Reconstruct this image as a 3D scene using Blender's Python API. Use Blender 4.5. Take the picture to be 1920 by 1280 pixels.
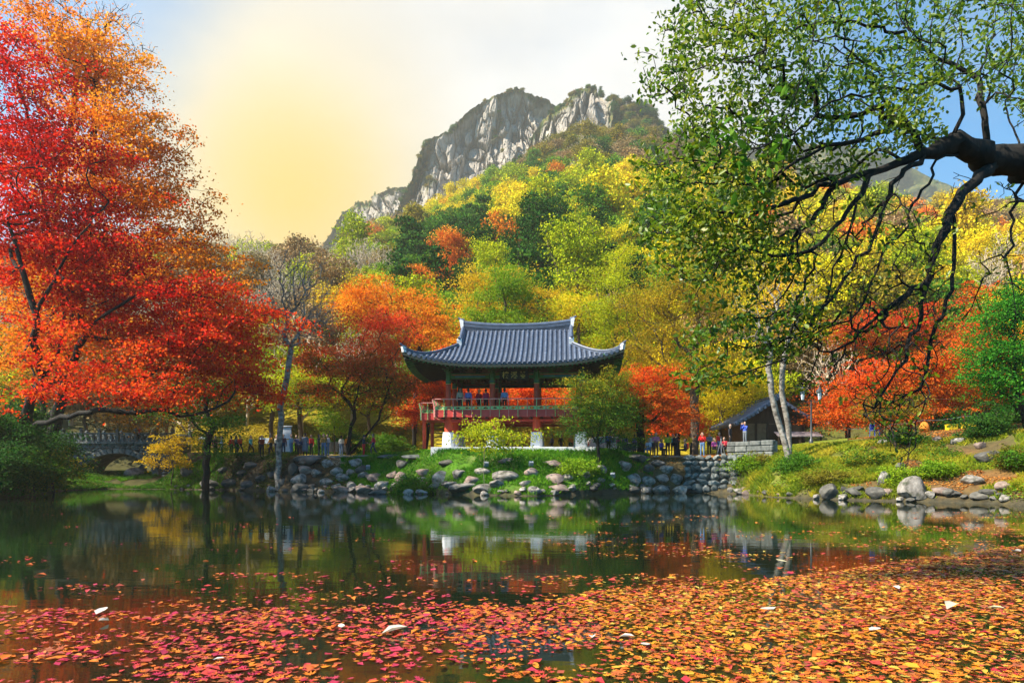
import bpy, bmesh, math, random
import numpy as np
from mathutils import Vector, Matrix

sc = bpy.context.scene
for o in list(bpy.data.objects):
    bpy.data.objects.remove(o)

# ------------------------------------------------------------------ camera, sky, sun, exposure
FPX, HZN, CAMZ = 1280.0, 880.0, 1.6          # focal length and horizon row in photograph pixels, eye height over the water
cam_d = bpy.data.cameras.new("camera")
cam = bpy.data.objects.new("camera", cam_d)
sc.collection.objects.link(cam)
cam.location = (0, 0, CAMZ)
cam.rotation_euler = (math.radians(90), 0, 0)
cam_d.sensor_width = 36.0
cam_d.lens = 24.0
cam_d.shift_y = 240.0 / 1920.0
cam_d.clip_start = 0.1
cam_d.clip_end = 12000
sc.camera = cam

SUN_AZ, SUN_EL = math.radians(-110), math.radians(46)      # azimuth from +Y, negative = left
sun_dir = Vector((math.sin(SUN_AZ) * math.cos(SUN_EL), math.cos(SUN_AZ) * math.cos(SUN_EL), math.sin(SUN_EL)))
sun_d = bpy.data.lights.new("sun", 'SUN')
sun_d.energy = 5.0
sun_d.angle = math.radians(0.6)
sun_d.color = (1.0, 0.90, 0.74)
sun = bpy.data.objects.new("sun", sun_d)
sc.collection.objects.link(sun)
sun.rotation_euler = sun_dir.to_track_quat('Z', 'Y').to_euler()
sun.location = sun_dir * 200

sc.view_settings.view_transform = 'Standard'
sc.view_settings.look = 'None'
sc.view_settings.gamma = 1.0
sc.view_settings.exposure = 1.5
sc.view_settings.use_curve_mapping = False

def build_world():
    w = bpy.data.worlds.new("World")
    sc.world = w
    w.use_nodes = True
    nt = w.node_tree
    nt.nodes.clear()
    N = nt.nodes.new
    L = nt.links.new
    out = N('ShaderNodeOutputWorld')
    bg = N('ShaderNodeBackground')
    bg.inputs['Strength'].default_value = 0.0455
    L(bg.outputs[0], out.inputs[0])
    sky = N('ShaderNodeTexSky')
    sky.sky_type = 'NISHITA'
    sky.sun_disc = False
    sky.sun_elevation = SUN_EL
    sky.sun_rotation = SUN_AZ
    sky.dust_density = 0.6
    sky.ozone_density = 3.0
    tc = N('ShaderNodeTexCoord')

    def dirdot(px, py):
        v = Vector(((px - 960) / FPX, 1.0, (HZN - py) / FPX)).normalized()
        d = N('ShaderNodeVectorMath'); d.operation = 'DOT_PRODUCT'
        d.inputs[1].default_value = v
        L(tc.outputs['Generated'], d.inputs[0])
        ac = N('ShaderNodeMath'); ac.operation = 'ARCCOSINE'
        L(d.outputs['Value'], ac.inputs[0])
        return ac.outputs[0]

    def mrange(sock, a, b, c, e):
        m = N('ShaderNodeMapRange'); m.interpolation_type = 'SMOOTHSTEP'
        L(sock, m.inputs['Value'])
        for i, v in zip((1, 2, 3, 4), (a, b, c, e)):
            m.inputs[i].default_value = v
        return m.outputs[0]

    def math2(op, a, b):
        m = N('ShaderNodeMath'); m.operation = op
        for i, v in enumerate((a, b)):
            if isinstance(v, (int, float)):
                m.inputs[i].default_value = v
            else:
                L(v, m.inputs[i])
        return m.outputs[0]

    # cloud sheet: noise over the sky plane
    sep = N('ShaderNodeSeparateXYZ'); L(tc.outputs['Generated'], sep.inputs[0])
    zz = math2('ADD', math2('MAXIMUM', sep.outputs[2], 0.0), 0.22)
    cx = math2('DIVIDE', sep.outputs[0], zz)
    cy = math2('DIVIDE', sep.outputs[1], zz)
    cmb = N('ShaderNodeCombineXYZ'); L(cx, cmb.inputs[0]); L(cy, cmb.inputs[1]); cmb.inputs[2].default_value = 3.7
    nz = N('ShaderNodeTexNoise'); nz.inputs['Scale'].default_value = 1.15; nz.inputs['Detail'].default_value = 7; nz.inputs['Roughness'].default_value = 0.52
    L(cmb.outputs[0], nz.inputs['Vector'])
    veil_a = dirdot(950, 240)
    # thin bright veil of cloud ahead of the camera, thinning out with angle, broken up by the noise
    veil = mrange(veil_a, 0.18, 0.44, 0.27, -0.12)
    cov = math2('ADD', nz.outputs['Fac'], veil)
    cloud = mrange(cov, 0.40, 0.78, 0.0, 1.0)
    cbri = mrange(veil_a, 0.3, 1.6, 1.0, 0.8)
    ccol = N('ShaderNodeVectorMath'); ccol.operation = 'SCALE'
    ccol.inputs[0].default_value = (7.3, 7.25, 7.1)
    n2 = N('ShaderNodeTexNoise'); n2.inputs['Scale'].default_value = 2.6; n2.inputs['Detail'].default_value = 6
    L(cmb.outputs[0], n2.inputs['Vector'])
    L(math2('MULTIPLY', cbri, mrange(n2.outputs['Fac'], 0.32, 0.68, 0.92, 1.12)), ccol.inputs['Scale'])
    skyb = N('ShaderNodeVectorMath'); skyb.operation = 'MULTIPLY'
    L(sky.outputs[0], skyb.inputs[0]); skyb.inputs[1].default_value = (0.45, 1.6, 2.0)
    mx = N('ShaderNodeMix'); mx.data_type = 'RGBA'
    L(cloud, mx.inputs['Factor']); L(skyb.outputs[0], mx.inputs['A']); L(ccol.outputs[0], mx.inputs['B'])
    # warm glow painted into the sky colour, apart from the sun's direction
    ga = dirdot(545, 385)
    g1 = mrange(ga, 0.06, 0.32, 0.88, 0.0)
    mg = N('ShaderNodeMix'); mg.data_type = 'RGBA'
    mg.inputs['B'].default_value = (8.0, 6.3, 2.9, 1)
    L(g1, mg.inputs['Factor']); L(mx.outputs['Result'], mg.inputs['A'])
    g2 = mrange(ga, 0.0, 0.19, 1.0, 0.0)
    mg2 = N('ShaderNodeMix'); mg2.data_type = 'RGBA'
    mg2.inputs['B'].default_value = (8.4, 5.35, 0.5, 1)
    L(g2, mg2.inputs['Factor']); L(mg.outputs['Result'], mg2.inputs['A'])
    L(mg2.outputs['Result'], bg.inputs['Color'])
build_world()

cy = sc.cycles
cy.max_bounces = 6
cy.diffuse_bounces = 3
cy.glossy_bounces = 3
cy.transmission_bounces = 3
cy.transparent_max_bounces = 4
cy.volume_bounces = 0
cy.caustics_reflective = False
cy.caustics_refractive = False
cy.sample_clamp_indirect = 6
cy.use_adaptive_sampling = True
cy.adaptive_threshold = 0.02
cy.use_denoising = True

# ------------------------------------------------------------------ helpers
rng = np.random.default_rng(20)
rnd = random.Random(5)

def P(px, py, Y):
    """world point at depth Y on the sight line of a photograph pixel"""
    return Vector(((px - 960) / FPX * Y, Y, CAMZ + (HZN - py) / FPX * Y))

def PX(x, y):
    return 960 + FPX * x / np.maximum(y, 0.5)

def link(o, parent=None):
    sc.collection.objects.link(o)
    if parent is not None:
        o.parent = parent
    return o

def tag(o, label, cat, group=None):
    o["label"] = label
    o["category"] = cat
    if group:
        o["group"] = group
    return o

def empty(name, loc=(0, 0, 0), rz=0.0):
    o = bpy.data.objects.new(name, None)
    o.empty_display_size = 0.3
    link(o)
    o.location = loc
    o.rotation_euler = (0, 0, rz)
    return o

def np_mesh(name, V, faces, attrs=None, smooth=False):
    """mesh from numpy vertex array and a list of (M,k) index arrays"""
    me = bpy.data.meshes.new(name)
    V = np.asarray(V, dtype=np.float32)
    me.vertices.add(len(V))
    me.vertices.foreach_set("co", V.ravel())
    faces = [np.asarray(f, dtype=np.int32) for f in faces if len(f)]
    idx = np.concatenate([f.ravel() for f in faces])
    tot = np.concatenate([np.full(len(f), f.shape[1], dtype=np.int32) for f in faces])
    start = np.concatenate([[0], np.cumsum(tot)[:-1]]).astype(np.int32)
    me.loops.add(len(idx))
    me.loops.foreach_set("vertex_index", idx)
    me.polygons.add(len(tot))
    me.polygons.foreach_set("loop_start", start)
    if smooth:
        me.polygons.foreach_set("use_smooth", np.ones(len(tot), dtype=bool))
    for k, a in (attrs or {}).items():
        a = np.asarray(a, dtype=np.float32)
        if a.ndim == 1:
            at = me.attributes.new(k, 'FLOAT', 'POINT')
            at.data.foreach_set("value", a)
        else:
            at = me.attributes.new(k, 'FLOAT_COLOR', 'POINT')
            at.data.foreach_set("color", np.concatenate([a, np.ones((len(a), 1), np.float32)], 1).ravel())
    me.update(calc_edges=True)
    return me

def obj(name, me, mat=None, parent=None, loc=None):
    o = bpy.data.objects.new(name, me)
    if mat is not None and len(me.materials) == 0:
        me.materials.append(mat)
    link(o, parent)
    if loc is not None:
        o.location = loc
    return o

class MB:
    """collects simple shapes and builds ONE mesh object"""
    def __init__(s):
        s.v, s.f, s.m = [], [], []
    def add(s, vs, fs, m=0):
        b = len(s.v)
        s.v.extend([tuple(v) for v in vs])
        for f in fs:
            s.f.append(tuple(i + b for i in f)); s.m.append(m)
        return s
    def box(s, lo, hi, m=0, rot=None, bev=0.0):
        (x0, y0, z0), (x1, y1, z1) = lo, hi
        vs = [Vector(v) for v in ((x0, y0, z0), (x1, y0, z0), (x1, y1, z0), (x0, y1, z0), (x0, y0, z1), (x1, y0, z1), (x1, y1, z1), (x0, y1, z1))]
        if rot is not None:
            c = (Vector(lo) + Vector(hi)) / 2
            vs = [c + rot @ (v - c) for v in vs]
        return s.add(vs, [(0, 3, 2, 1), (4, 5, 6, 7), (0, 1, 5, 4), (1, 2, 6, 5), (2, 3, 7, 6), (3, 0, 4, 7)], m)
    def tube(s, pts, rad, n=8, m=0, caps=True, flat=None):
        pts = [Vector(p) for p in pts]
        if not hasattr(rad, '__len__'):
            rad = [rad] * len(pts)
        b = len(s.v)
        t0 = (pts[1] - pts[0]).normalized()
        up = Vector((0, 0, 1)) if abs(t0.z) < 0.9 else Vector((0, 1, 0))
        u = t0.cross(up).normalized()
        for i, p in enumerate(pts):
            t = (pts[min(i + 1, len(pts) - 1)] - pts[max(i - 1, 0)]).normalized()
            u = (u - t * u.dot(t)).normalized()
            w = t.cross(u)
            for k in range(n):
                a = 2 * math.pi * k / n
                s.v.append(tuple(p + (u * math.cos(a) + w * math.sin(a)) * rad[i]))
        for i in range(len(pts) - 1):
            for k in range(n):
                k2 = (k + 1) % n
                s.f.append((b + i * n + k, b + i * n + k2, b + (i + 1) * n + k2, b + (i + 1) * n + k)); s.m.append(m)
        if caps:
            s.f.append(tuple(b + k for k in reversed(range(n)))); s.m.append(m)
            e = b + (len(pts) - 1) * n
            s.f.append(tuple(e + k for k in range(n))); s.m.append(m)
        return s
    def lathe(s, c, prof, n=16, m=0):
        """prof: (radius, z) from bottom to top"""
        c = Vector(c); b = len(s.v)
        for r, z in prof:
            for k in range(n):
                a = 2 * math.pi * k / n
                s.v.append((c.x + r * math.cos(a), c.y + r * math.sin(a), c.z + z))
        for i in range(len(prof) - 1):
            for k in range(n):
                k2 = (k + 1) % n
                s.f.append((b + i * n + k, b + i * n + k2, b + (i + 1) * n + k2, b + (i + 1) * n + k)); s.m.append(m)
        s.f.append(tuple(b + k for k in reversed(range(n)))); s.m.append(m)
        e = b + (len(prof) - 1) * n
        s.f.append(tuple(e + k for k in range(n))); s.m.append(m)
        return s
    def prism(s, poly, axis, a, b_, m=0):
        """2D polygon extruded along axis (0 x, 1 y, 2 z)"""
        n = len(poly); vs = []
        for t in (a, b_):
            for p in poly:
                v = [p[0], p[1]]; v.insert(axis, t); vs.append(v)
        fs = [tuple(range(n)), tuple(range(2 * n - 1, n - 1, -1))]
        for i in range(n):
            j = (i + 1) % n
            fs.append((i, i + n, j + n, j))
        return s.add(vs, fs, m)
    def mesh(s, name, smooth=False, bevel=0.0, mats=None, fix=True):
        me = bpy.data.meshes.new(name)
        me.from_pydata(s.v, [], s.f)
        if bevel or fix:
            bm = bmesh.new(); bm.from_mesh(me)
            bm.faces.ensure_lookup_table()
            for i, f in enumerate(bm.faces):
                f.material_index = s.m[i]
            bmesh.ops.recalc_face_normals(bm, faces=bm.faces)
            if bevel:
                ed = [e for e in bm.edges if len(e.link_faces) == 2 and e.calc_face_angle(0) > 0.6]
                bmesh.ops.bevel(bm, geom=ed, offset=bevel, segments=1, affect='EDGES', profile=0.6)
            bm.to_mesh(me); bm.free()
        if smooth:
            me.polygons.foreach_set("use_smooth", [True] * len(me.polygons))
            me.set_sharp_from_angle(angle=math.radians(40))
        for mt in (mats or []):
            me.materials.append(mt)
        return me
    def build(s, name, mat, parent=None, smooth=False, bevel=0.0, loc=None):
        mats = mat if isinstance(mat, (list, tuple)) else [mat]
        return obj(name, s.mesh(name, smooth, bevel, mats), None, parent, loc)

def worley(x, y, seed=0):
    """nearest cell: its random values r1, r2, r3, offset to its centre, and F2-F1"""
    x = np.asarray(x, float); y = np.asarray(y, float)
    ix, iy = np.floor(x), np.floor(y)
    f1 = np.full(x.shape, 9.0); f2 = np.full(x.shape, 9.0)
    bx = np.zeros_like(x); by = np.zeros_like(x); r = [np.zeros_like(x) for _ in range(3)]
    for dx in (-1, 0, 1):
        for dy in (-1, 0, 1):
            cx, cy_ = ix + dx, iy + dy
            sx = cx + _hash(cx, cy_, np.full_like(cx, seed)); sy = cy_ + _hash(cx, cy_, np.full_like(cx, seed + 7))
            d = np.hypot(x - sx, y - sy)
            m = d < f1
            f2 = np.where(m, f1, np.minimum(f2, d)); f1 = np.where(m, d, f1)
            bx = np.where(m, x - sx, bx); by = np.where(m, y - sy, by)
            for k in range(3):
                r[k] = np.where(m, _hash(cx, cy_, np.full_like(cx, seed + 11 + k)) * 2 - 1, r[k])
    return r, bx, by, f2 - f1

# value noise in numpy
def _hash(ix, iy, iz):
    h = (ix.astype(np.int64) * 374761393 + iy.astype(np.int64) * 668265263 + iz.astype(np.int64) * 2147483647) & 0xFFFFFFFF
    h = ((h ^ (h >> 13)) * 1274126177) & 0xFFFFFFFF
    h = (h ^ (h >> 16)) & 0xFFFFFFFF
    return h.astype(np.float64) / 4294967295.0
def vnoise(x, y, z=None):
    x = np.asarray(x, float); y = np.asarray(y, float)
    z = np.zeros_like(x) if z is None else np.asarray(z, float)
    ix, iy, iz = np.floor(x), np.floor(y), np.floor(z)
    fx, fy, fz = x - ix, y - iy, z - iz
    fx, fy, fz = [f * f * (3 - 2 * f) for f in (fx, fy, fz)]
    r = 0
    for dx in (0, 1):
        for dy in (0, 1):
            for dz in (0, 1):
                w = (fx if dx else 1 - fx) * (fy if dy else 1 - fy) * (fz if dz else 1 - fz)
                r = r + w * _hash(ix + dx, iy + dy, iz + dz)
    return r * 2 - 1
def fbm(x, y, z=None, o=4, g=0.5):
    a, s, t = 1.0, 0.0, 0.0
    z = np.zeros_like(np.asarray(x, float)) if z is None else z
    for i in range(o):
        s = s + a * vnoise(np.asarray(x) * 2 ** i + 17.3 * i, np.asarray(y) * 2 ** i + 5.1 * i, np.asarray(z) * 2 ** i + 9.7 * i)
        t += a; a *= g
    return s / t

# ------------------------------------------------------------------ materials
def srgb(r, g, b):
    f = lambda c: ((c / 255 + 0.055) / 1.055) ** 2.4 if c > 10 else c / 255 / 12.92
    return (f(r), f(g), f(b), 1)

def new_mat(name):
    m = bpy.data.materials.new(name)
    m.use_nodes = True
    nt = m.node_tree
    b = nt.nodes['Principled BSDF']
    return m, nt, b

def ramp_node(nt, cols, pos=None):
    r = nt.nodes.new('ShaderNodeValToRGB')
    n = len(cols)
    while len(r.color_ramp.elements) < n:
        r.color_ramp.elements.new(0.5)
    for i, c in enumerate(cols):
        r.color_ramp.elements[i].position = pos[i] if pos else (i / (n - 1) if n > 1 else 0)
        r.color_ramp.elements[i].color = tuple(c)[:3] + (1,)
    return r

def surf(name, cols, scale=3.0, rough=0.8, bump=0.3, bscale=None, spec=0.3, coord='Object', detail=6, metal=0.0, stretch=None, wear=None, objvar=0.0):
    """noise-mottled surface; cols = ramp of real colours"""
    m, nt, b = new_mat(name)
    tc = nt.nodes.new('ShaderNodeTexCoord')
    mp = nt.nodes.new('ShaderNodeMapping')
    if stretch:
        mp.inputs['Scale'].default_value = stretch
    nt.links.new(tc.outputs[coord], mp.inputs[0])
    nz = nt.nodes.new('ShaderNodeTexNoise')
    nz.inputs['Scale'].default_value = scale
    nz.inputs['Detail'].default_value = detail
    nz.inputs['Roughness'].default_value = 0.6
    nt.links.new(mp.outputs[0], nz.inputs['Vector'])
    k = len(cols)
    r = ramp_node(nt, cols, [0.28 + 0.44 * i / max(1, k - 1) for i in range(k)])
    nt.links.new(nz.outputs['Fac'], r.inputs[0])
    last = r.outputs[0]
    if objvar:
        oi = nt.nodes.new('ShaderNodeObjectInfo')
        hs = nt.nodes.new('ShaderNodeHueSaturation')
        mr = nt.nodes.new('ShaderNodeMapRange')
        mr.inputs[3].default_value = 1 - objvar; mr.inputs[4].default_value = 1 + objvar
        nt.links.new(oi.outputs['Random'], mr.inputs[0])
        nt.links.new(mr.outputs[0], hs.inputs['Value'])
        nt.links.new(last, hs.inputs['Color'])
        last = hs.outputs[0]
    nt.links.new(last, b.inputs['Base Color'])
    b.inputs['Roughness'].default_value = rough
    b.inputs['Specular IOR Level'].default_value = spec
    b.inputs['Metallic'].default_value = metal
    if bump:
        n2 = nt.nodes.new('ShaderNodeTexNoise')
        n2.inputs['Scale'].default_value = bscale or scale * 4
        n2.inputs['Detail'].default_value = 5
        nt.links.new(mp.outputs[0], n2.inputs['Vector'])
        bp = nt.nodes.new('ShaderNodeBump')
        bp.inputs['Strength'].default_value = bump
        bp.inputs['Distance'].default_value = 0.03
        nt.links.new(n2.outputs['Fac'], bp.inputs['Height'])
        nt.links.new(bp.outputs[0], b.inputs['Normal'])
    return m

def foliage(name, cols, trans=0.4, objvar=0.0, rough=0.6, spec=0.08, hue=0.0):
    """leaf material: colour by each leaf's own random value, light passes through"""
    m, nt, b = new_mat(name)
    at = nt.nodes.new('ShaderNodeAttribute'); at.attribute_name = 'rnd'
    r = ramp_node(nt, cols)
    nt.links.new(at.outputs['Fac'], r.inputs[0])
    last = r.outputs[0]
    if objvar or hue:
        oi = nt.nodes.new('ShaderNodeObjectInfo')
        hs = nt.nodes.new('ShaderNodeHueSaturation')
        mr = nt.nodes.new('ShaderNodeMapRange')
        mr.inputs[3].default_value = 1 - objvar; mr.inputs[4].default_value = 1 + objvar
        nt.links.new(oi.outputs['Random'], mr.inputs[0])
        nt.links.new(mr.outputs[0], hs.inputs['Value'])
        if hue:
            mh = nt.nodes.new('ShaderNodeMapRange')
            mh.inputs[3].default_value = 0.5 + hue; mh.inputs[4].default_value = 0.5 - hue
            nt.links.new(oi.outputs['Random'], mh.inputs[0])
            nt.links.new(mh.outputs[0], hs.inputs['Hue'])
        nt.links.new(last, hs.inputs['Color'])
        last = hs.outputs[0]
    nt.links.new(last, b.inputs['Base Color'])
    b.inputs['Roughness'].default_value = rough
    b.inputs['Specular IOR Level'].default_value = spec
    tr = nt.nodes.new('ShaderNodeBsdfTranslucent')
    nt.links.new(last, tr.inputs['Color'])
    mx = nt.nodes.new('ShaderNodeMixShader')
    mx.inputs[0].default_value = trans
    nt.links.new(b.outputs[0], mx.inputs[1]); nt.links.new(tr.outputs[0], mx.inputs[2])
    out = nt.nodes['Material Output']
    nt.links.new(mx.outputs[0], out.inputs[0])
    return m

RED = [(0.42, 0.006, 0.012), (0.66, 0.018, 0.012), (0.72, 0.07, 0.012)]
REDO = [(0.62, 0.02, 0.012), (0.78, 0.10, 0.012), (0.80, 0.22, 0.02)]
ORANGE = [(0.66, 0.13, 0.012), (0.76, 0.24, 0.016), (0.70, 0.34, 0.03)]
GOLD = [(0.54, 0.32, 0.010), (0.66, 0.44, 0.012), (0.66, 0.50, 0.03)]
YELLOW = [(0.56, 0.43, 0.008), (0.74, 0.58, 0.010), (0.66, 0.60, 0.02)]
YGREEN = [(0.24, 0.32, 0.008), (0.40, 0.45, 0.010), (0.54, 0.52, 0.012)]
LGREEN = [(0.10, 0.22, 0.012), (0.20, 0.34, 0.012), (0.34, 0.42, 0.02)]
GREEN = [(0.035, 0.11, 0.010), (0.07, 0.19, 0.012), (0.13, 0.25, 0.016)]
DGREEN = [(0.014, 0.06, 0.010), (0.03, 0.10, 0.012), (0.06, 0.14, 0.014)]
OLIVE = [(0.12, 0.12, 0.012), (0.22, 0.19, 0.016), (0.32, 0.24, 0.02)]
BROWN = [(0.24, 0.14, 0.05), (0.34, 0.22, 0.09), (0.40, 0.28, 0.14)]

MAT = {}
for k, c in dict(red=RED, redorange=REDO, orange=ORANGE, gold=GOLD, yellow=YELLOW, ygreen=YGREEN, lgreen=LGREEN, green=GREEN, dgreen=DGREEN, olive=OLIVE, brown=BROWN).items():
    MAT['f_' + k] = foliage('leaf_' + k, c)
    MAT['h_' + k] = foliage('hill_leaf_' + k, c, trans=0.16, objvar=0.2, hue=0.012, rough=0.8, spec=0.04)
MAT['bark_dark'] = surf('bark_dark', [(0.004, 0.0035, 0.003), (0.011, 0.009, 0.007), (0.026, 0.021, 0.016)], 4, 0.9, 0.6, 14, stretch=(1, 1, 0.3))
MAT['bark'] = surf('bark', [(0.04, 0.028, 0.018), (0.085, 0.06, 0.04), (0.14, 0.10, 0.07)], 4, 0.9, 0.6, 14, stretch=(1, 1, 0.3))
MAT['bark_pale'] = surf('bark_pale', [(0.035, 0.03, 0.024), (0.14, 0.12, 0.10), (0.26, 0.235, 0.20), (0.38, 0.35, 0.31)], 3.2, 0.9, 0.8, 9, stretch=(1, 1, 1.6))
MAT['bark_grey'] = surf('bark_grey', [(0.05, 0.042, 0.034), (0.13, 0.11, 0.09), (0.24, 0.21, 0.17)], 5, 0.9, 0.6, 14, stretch=(1, 1, 0.3))
MAT['twig_tan'] = surf('twig_tan', [(0.36, 0.28, 0.19), (0.52, 0.42, 0.30)], 5, 0.9, 0.2)
MAT['rock'] = surf('rock', [(0.035, 0.05, 0.02), (0.10, 0.095, 0.075), (0.20, 0.18, 0.16), (0.27, 0.245, 0.22), (0.35, 0.32, 0.285)], 3.4, 0.9, 1.0, 8, objvar=0.28)
MAT['rock_brown'] = surf('rock_brown', [(0.09, 0.06, 0.05), (0.22, 0.16, 0.13), (0.34, 0.26, 0.22)], 2.6, 0.9, 0.7, 9, objvar=0.25)
MAT['rock_dark'] = surf('rock_dark', [(0.03, 0.028, 0.025), (0.08, 0.075, 0.065), (0.14, 0.13, 0.11)], 2.6, 0.9, 0.7, 9, objvar=0.25)
MAT['wallstone'] = surf('wallstone', [(0.05, 0.06, 0.05), (0.12, 0.13, 0.125), (0.20, 0.20, 0.185)], 3, 0.9, 0.6, 10, objvar=0.3)
MAT['granite'] = surf('granite', [(0.44, 0.45, 0.46), (0.56, 0.57, 0.58), (0.66, 0.66, 0.65)], 9, 0.8, 0.25, 30, objvar=0.08)
MAT['granite_old'] = surf('granite_old', [(0.10, 0.12, 0.115), (0.18, 0.20, 0.195), (0.28, 0.29, 0.28)], 5, 0.85, 0.4, 20, objvar=0.2)
MAT['bridge_stone'] = surf('bridge_stone', [(0.045, 0.052, 0.052), (0.10, 0.112, 0.112), (0.18, 0.19, 0.185)], 5, 0.85, 0.5, 20, objvar=0.25)
MAT['whitestone'] = surf('whitestone', [(0.56, 0.57, 0.60), (0.70, 0.71, 0.73), (0.78, 0.78, 0.78)], 4, 0.75, 0.2, 20)
MAT['redpaint'] = surf('redpaint', [(0.46, 0.045, 0.02), (0.58, 0.07, 0.03), (0.62, 0.09, 0.04)], 3, 0.55, 0.1)
MAT['redpaint2'] = surf('redpaint2', [(0.42, 0.035, 0.03), (0.52, 0.055, 0.045), (0.56, 0.07, 0.055)], 2.5, 0.55, 0.1)
MAT['railpaint'] = surf('railpaint', [(0.58, 0.20, 0.17), (0.68, 0.30, 0.26)], 3, 0.6, 0.1)
MAT['greenpaint'] = surf('greenpaint', [(0.02, 0.10, 0.03), (0.04, 0.17, 0.05), (0.07, 0.22, 0.07)], 3, 0.6, 0.1)
MAT['greenlight'] = surf('greenlight', [(0.22, 0.52, 0.16), (0.34, 0.60, 0.28)], 3, 0.6, 0.1)
MAT['bluepaint'] = surf('bluepaint', [(0.03, 0.10, 0.20), (0.06, 0.16, 0.28)], 3, 0.6, 0.1)
MAT['darkgreen_wood'] = surf('darkgreen_wood', [(0.008, 0.014, 0.010), (0.018, 0.030, 0.020)], 3, 0.7, 0.1)
MAT['darkwood'] = surf('darkwood', [(0.022, 0.012, 0.008), (0.045, 0.025, 0.016), (0.07, 0.04, 0.026)], 3, 0.75, 0.2, stretch=(1, 1, 0.2))
MAT['midwood'] = surf('midwood', [(0.10, 0.06, 0.035), (0.17, 0.11, 0.065)], 3, 0.75, 0.2)
MAT['tile'] = surf('tile', [(0.045, 0.060, 0.095), (0.075, 0.098, 0.15), (0.115, 0.145, 0.21)], 2.2, 0.42, 0.15, 18, spec=0.5, objvar=0.10)
MAT['tile_base'] = surf('tile_base', [(0.03, 0.038, 0.058), (0.055, 0.068, 0.10)], 3, 0.5, 0.2, 14)
MAT['plaster'] = surf('plaster', [(0.62, 0.62, 0.62), (0.76, 0.76, 0.75)], 4, 0.8, 0.15)
MAT['gold'] = surf('goldpaint', [(0.62, 0.42, 0.09), (0.75, 0.55, 0.16)], 6, 0.4, 0.0, spec=0.5)
MAT['black'] = surf('blackpaint', [(0.008, 0.008, 0.009), (0.02, 0.02, 0.022)], 4, 0.5, 0.05)
MAT['metal_dark'] = surf('metal_dark', [(0.02, 0.022, 0.026), (0.05, 0.054, 0.06)], 8, 0.4, 0.05, spec=0.6)
MAT['greymetal'] = surf('greymetal', [(0.16, 0.19, 0.22), (0.26, 0.29, 0.32)], 8, 0.4, 0.05, spec=0.5)
MAT['boardwhite'] = surf('boardwhite', [(0.58, 0.66, 0.74), (0.68, 0.74, 0.80)], 3, 0.5, 0.0)
MAT['printgrey'] = surf('printgrey', [(0.20, 0.25, 0.32), (0.30, 0.36, 0.44)], 8, 0.6, 0.0)
# ------------------------------------------------------------------ terrain
_shp = np.array([-6000, -4000, -1500, -600, -200, 0, 60, 110, 200, 320, 420, 540, 700, 800, 880, 1000, 1080, 1200, 1300, 1380, 1450, 1550, 1700, 1850, 1930, 2010, 2080, 2400, 6000, 9000], float)
_shy = np.array([3, 6, 14, 24, 30, 36, 41, 51, 56.5, 55.5, 53.5, 49.5, 48.2, 45.6, 42.8, 41.2, 42.8, 46.0, 47.0, 44.8, 39.5, 36.5, 34, 32, 30, 19, 9, 5, 3, 3], float)
def shore(px):
    return np.interp(px, _shp, _shy)
_dg = np.array([0, .3, .6, 1, 1.5, 2.5, 4, 6, 8, 12, 16, 30], float)
_prof = [
    (-6000, [0, .1, .3, .5, .7, 1.0, 1.5, 2.0, 2.3, 2.8, 3.0, 3.0]),
    (60,    [0, .1, .3, .5, .7, 1.0, 1.5, 2.0, 2.3, 2.8, 3.0, 3.0]),
    (120,   [0, .1, .2, .3, .5, .8, 1.0, 1.2, 1.8, 2.8, 3.0, 3.0]),
    (310,   [0, .05, .1, .2, .35, .7, 1.0, 1.1, 1.3, 1.7, 2.2, 3.0]),
    (350,   [0, .1, .3, .6, 1.0, 1.8, 2.7, 2.9, 2.9, 2.9, 2.9, 3.0]),
    (420,   [0, .2, .5, 1.0, 1.6, 2.5, 2.75, 2.8, 2.85, 2.9, 2.9, 3.0]),
    (560,   [0, .2, .5, 1.0, 1.5, 2.3, 2.7, 2.78, 2.8, 2.85, 2.9, 3.0]),
    (640,   [0, .2, .4, .7, 1.0, 1.6, 2.3, 2.72, 2.78, 2.8, 2.9, 3.0]),
    (780,   [0, .2, .4, .7, 1.0, 1.6, 2.4, 2.80, 2.85, 2.85, 2.9, 3.0]),
    (1000,  [0, .2, .4, .7, 1.0, 1.6, 2.4, 2.86, 2.88, 2.88, 2.9, 3.0]),
    (1180,  [0, .2, .4, .7, 1.0, 1.7, 2.5, 2.75, 2.8, 2.8, 2.85, 3.0]),
    (1215,  [0, .2, .5, .9, 1.5, 2.35, 2.55, 2.65, 2.7, 2.8, 2.9, 3.0]),
    (1300,  [0, .2, .5, 1.2, 2.35, 2.5, 2.6, 2.7, 2.75, 2.8, 2.9, 3.0]),
    (1385,  [0, .2, .5, 1.0, 2.0, 2.4, 2.6, 2.75, 2.9, 3.1, 3.2, 3.3]),
    (1430,  [0, .15, .3, .5, .7, 1.2, 1.8, 2.5, 2.9, 3.2, 3.4, 3.6]),
    (1560,  [0, .35, .7, .9, 1.05, 1.3, 1.75, 2.4, 3.0, 3.6, 3.9, 4.2]),
    (1750,  [0, .3, .6, .8, .95, 1.25, 1.75, 2.5, 3.2, 4.1, 4.4, 4.8]),
    (1900,  [0, .3, .6, .9, 1.1, 1.5, 2.1, 2.9, 3.6, 4.4, 4.8, 5.2]),
    (2100,  [0, .2, .4, .6, .8, 1.2, 1.7, 2.4, 3.0, 3.8, 4.4, 5.2]),
    (9000,  [0, .1, .2, .3, .4, .6, .9, 1.2, 1.6, 2.2, 2.8, 4.0]),
]
_ppx = np.array([p[0] for p in _prof], float)
_ptb = np.array([p[1] for p in _prof], float)
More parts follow.
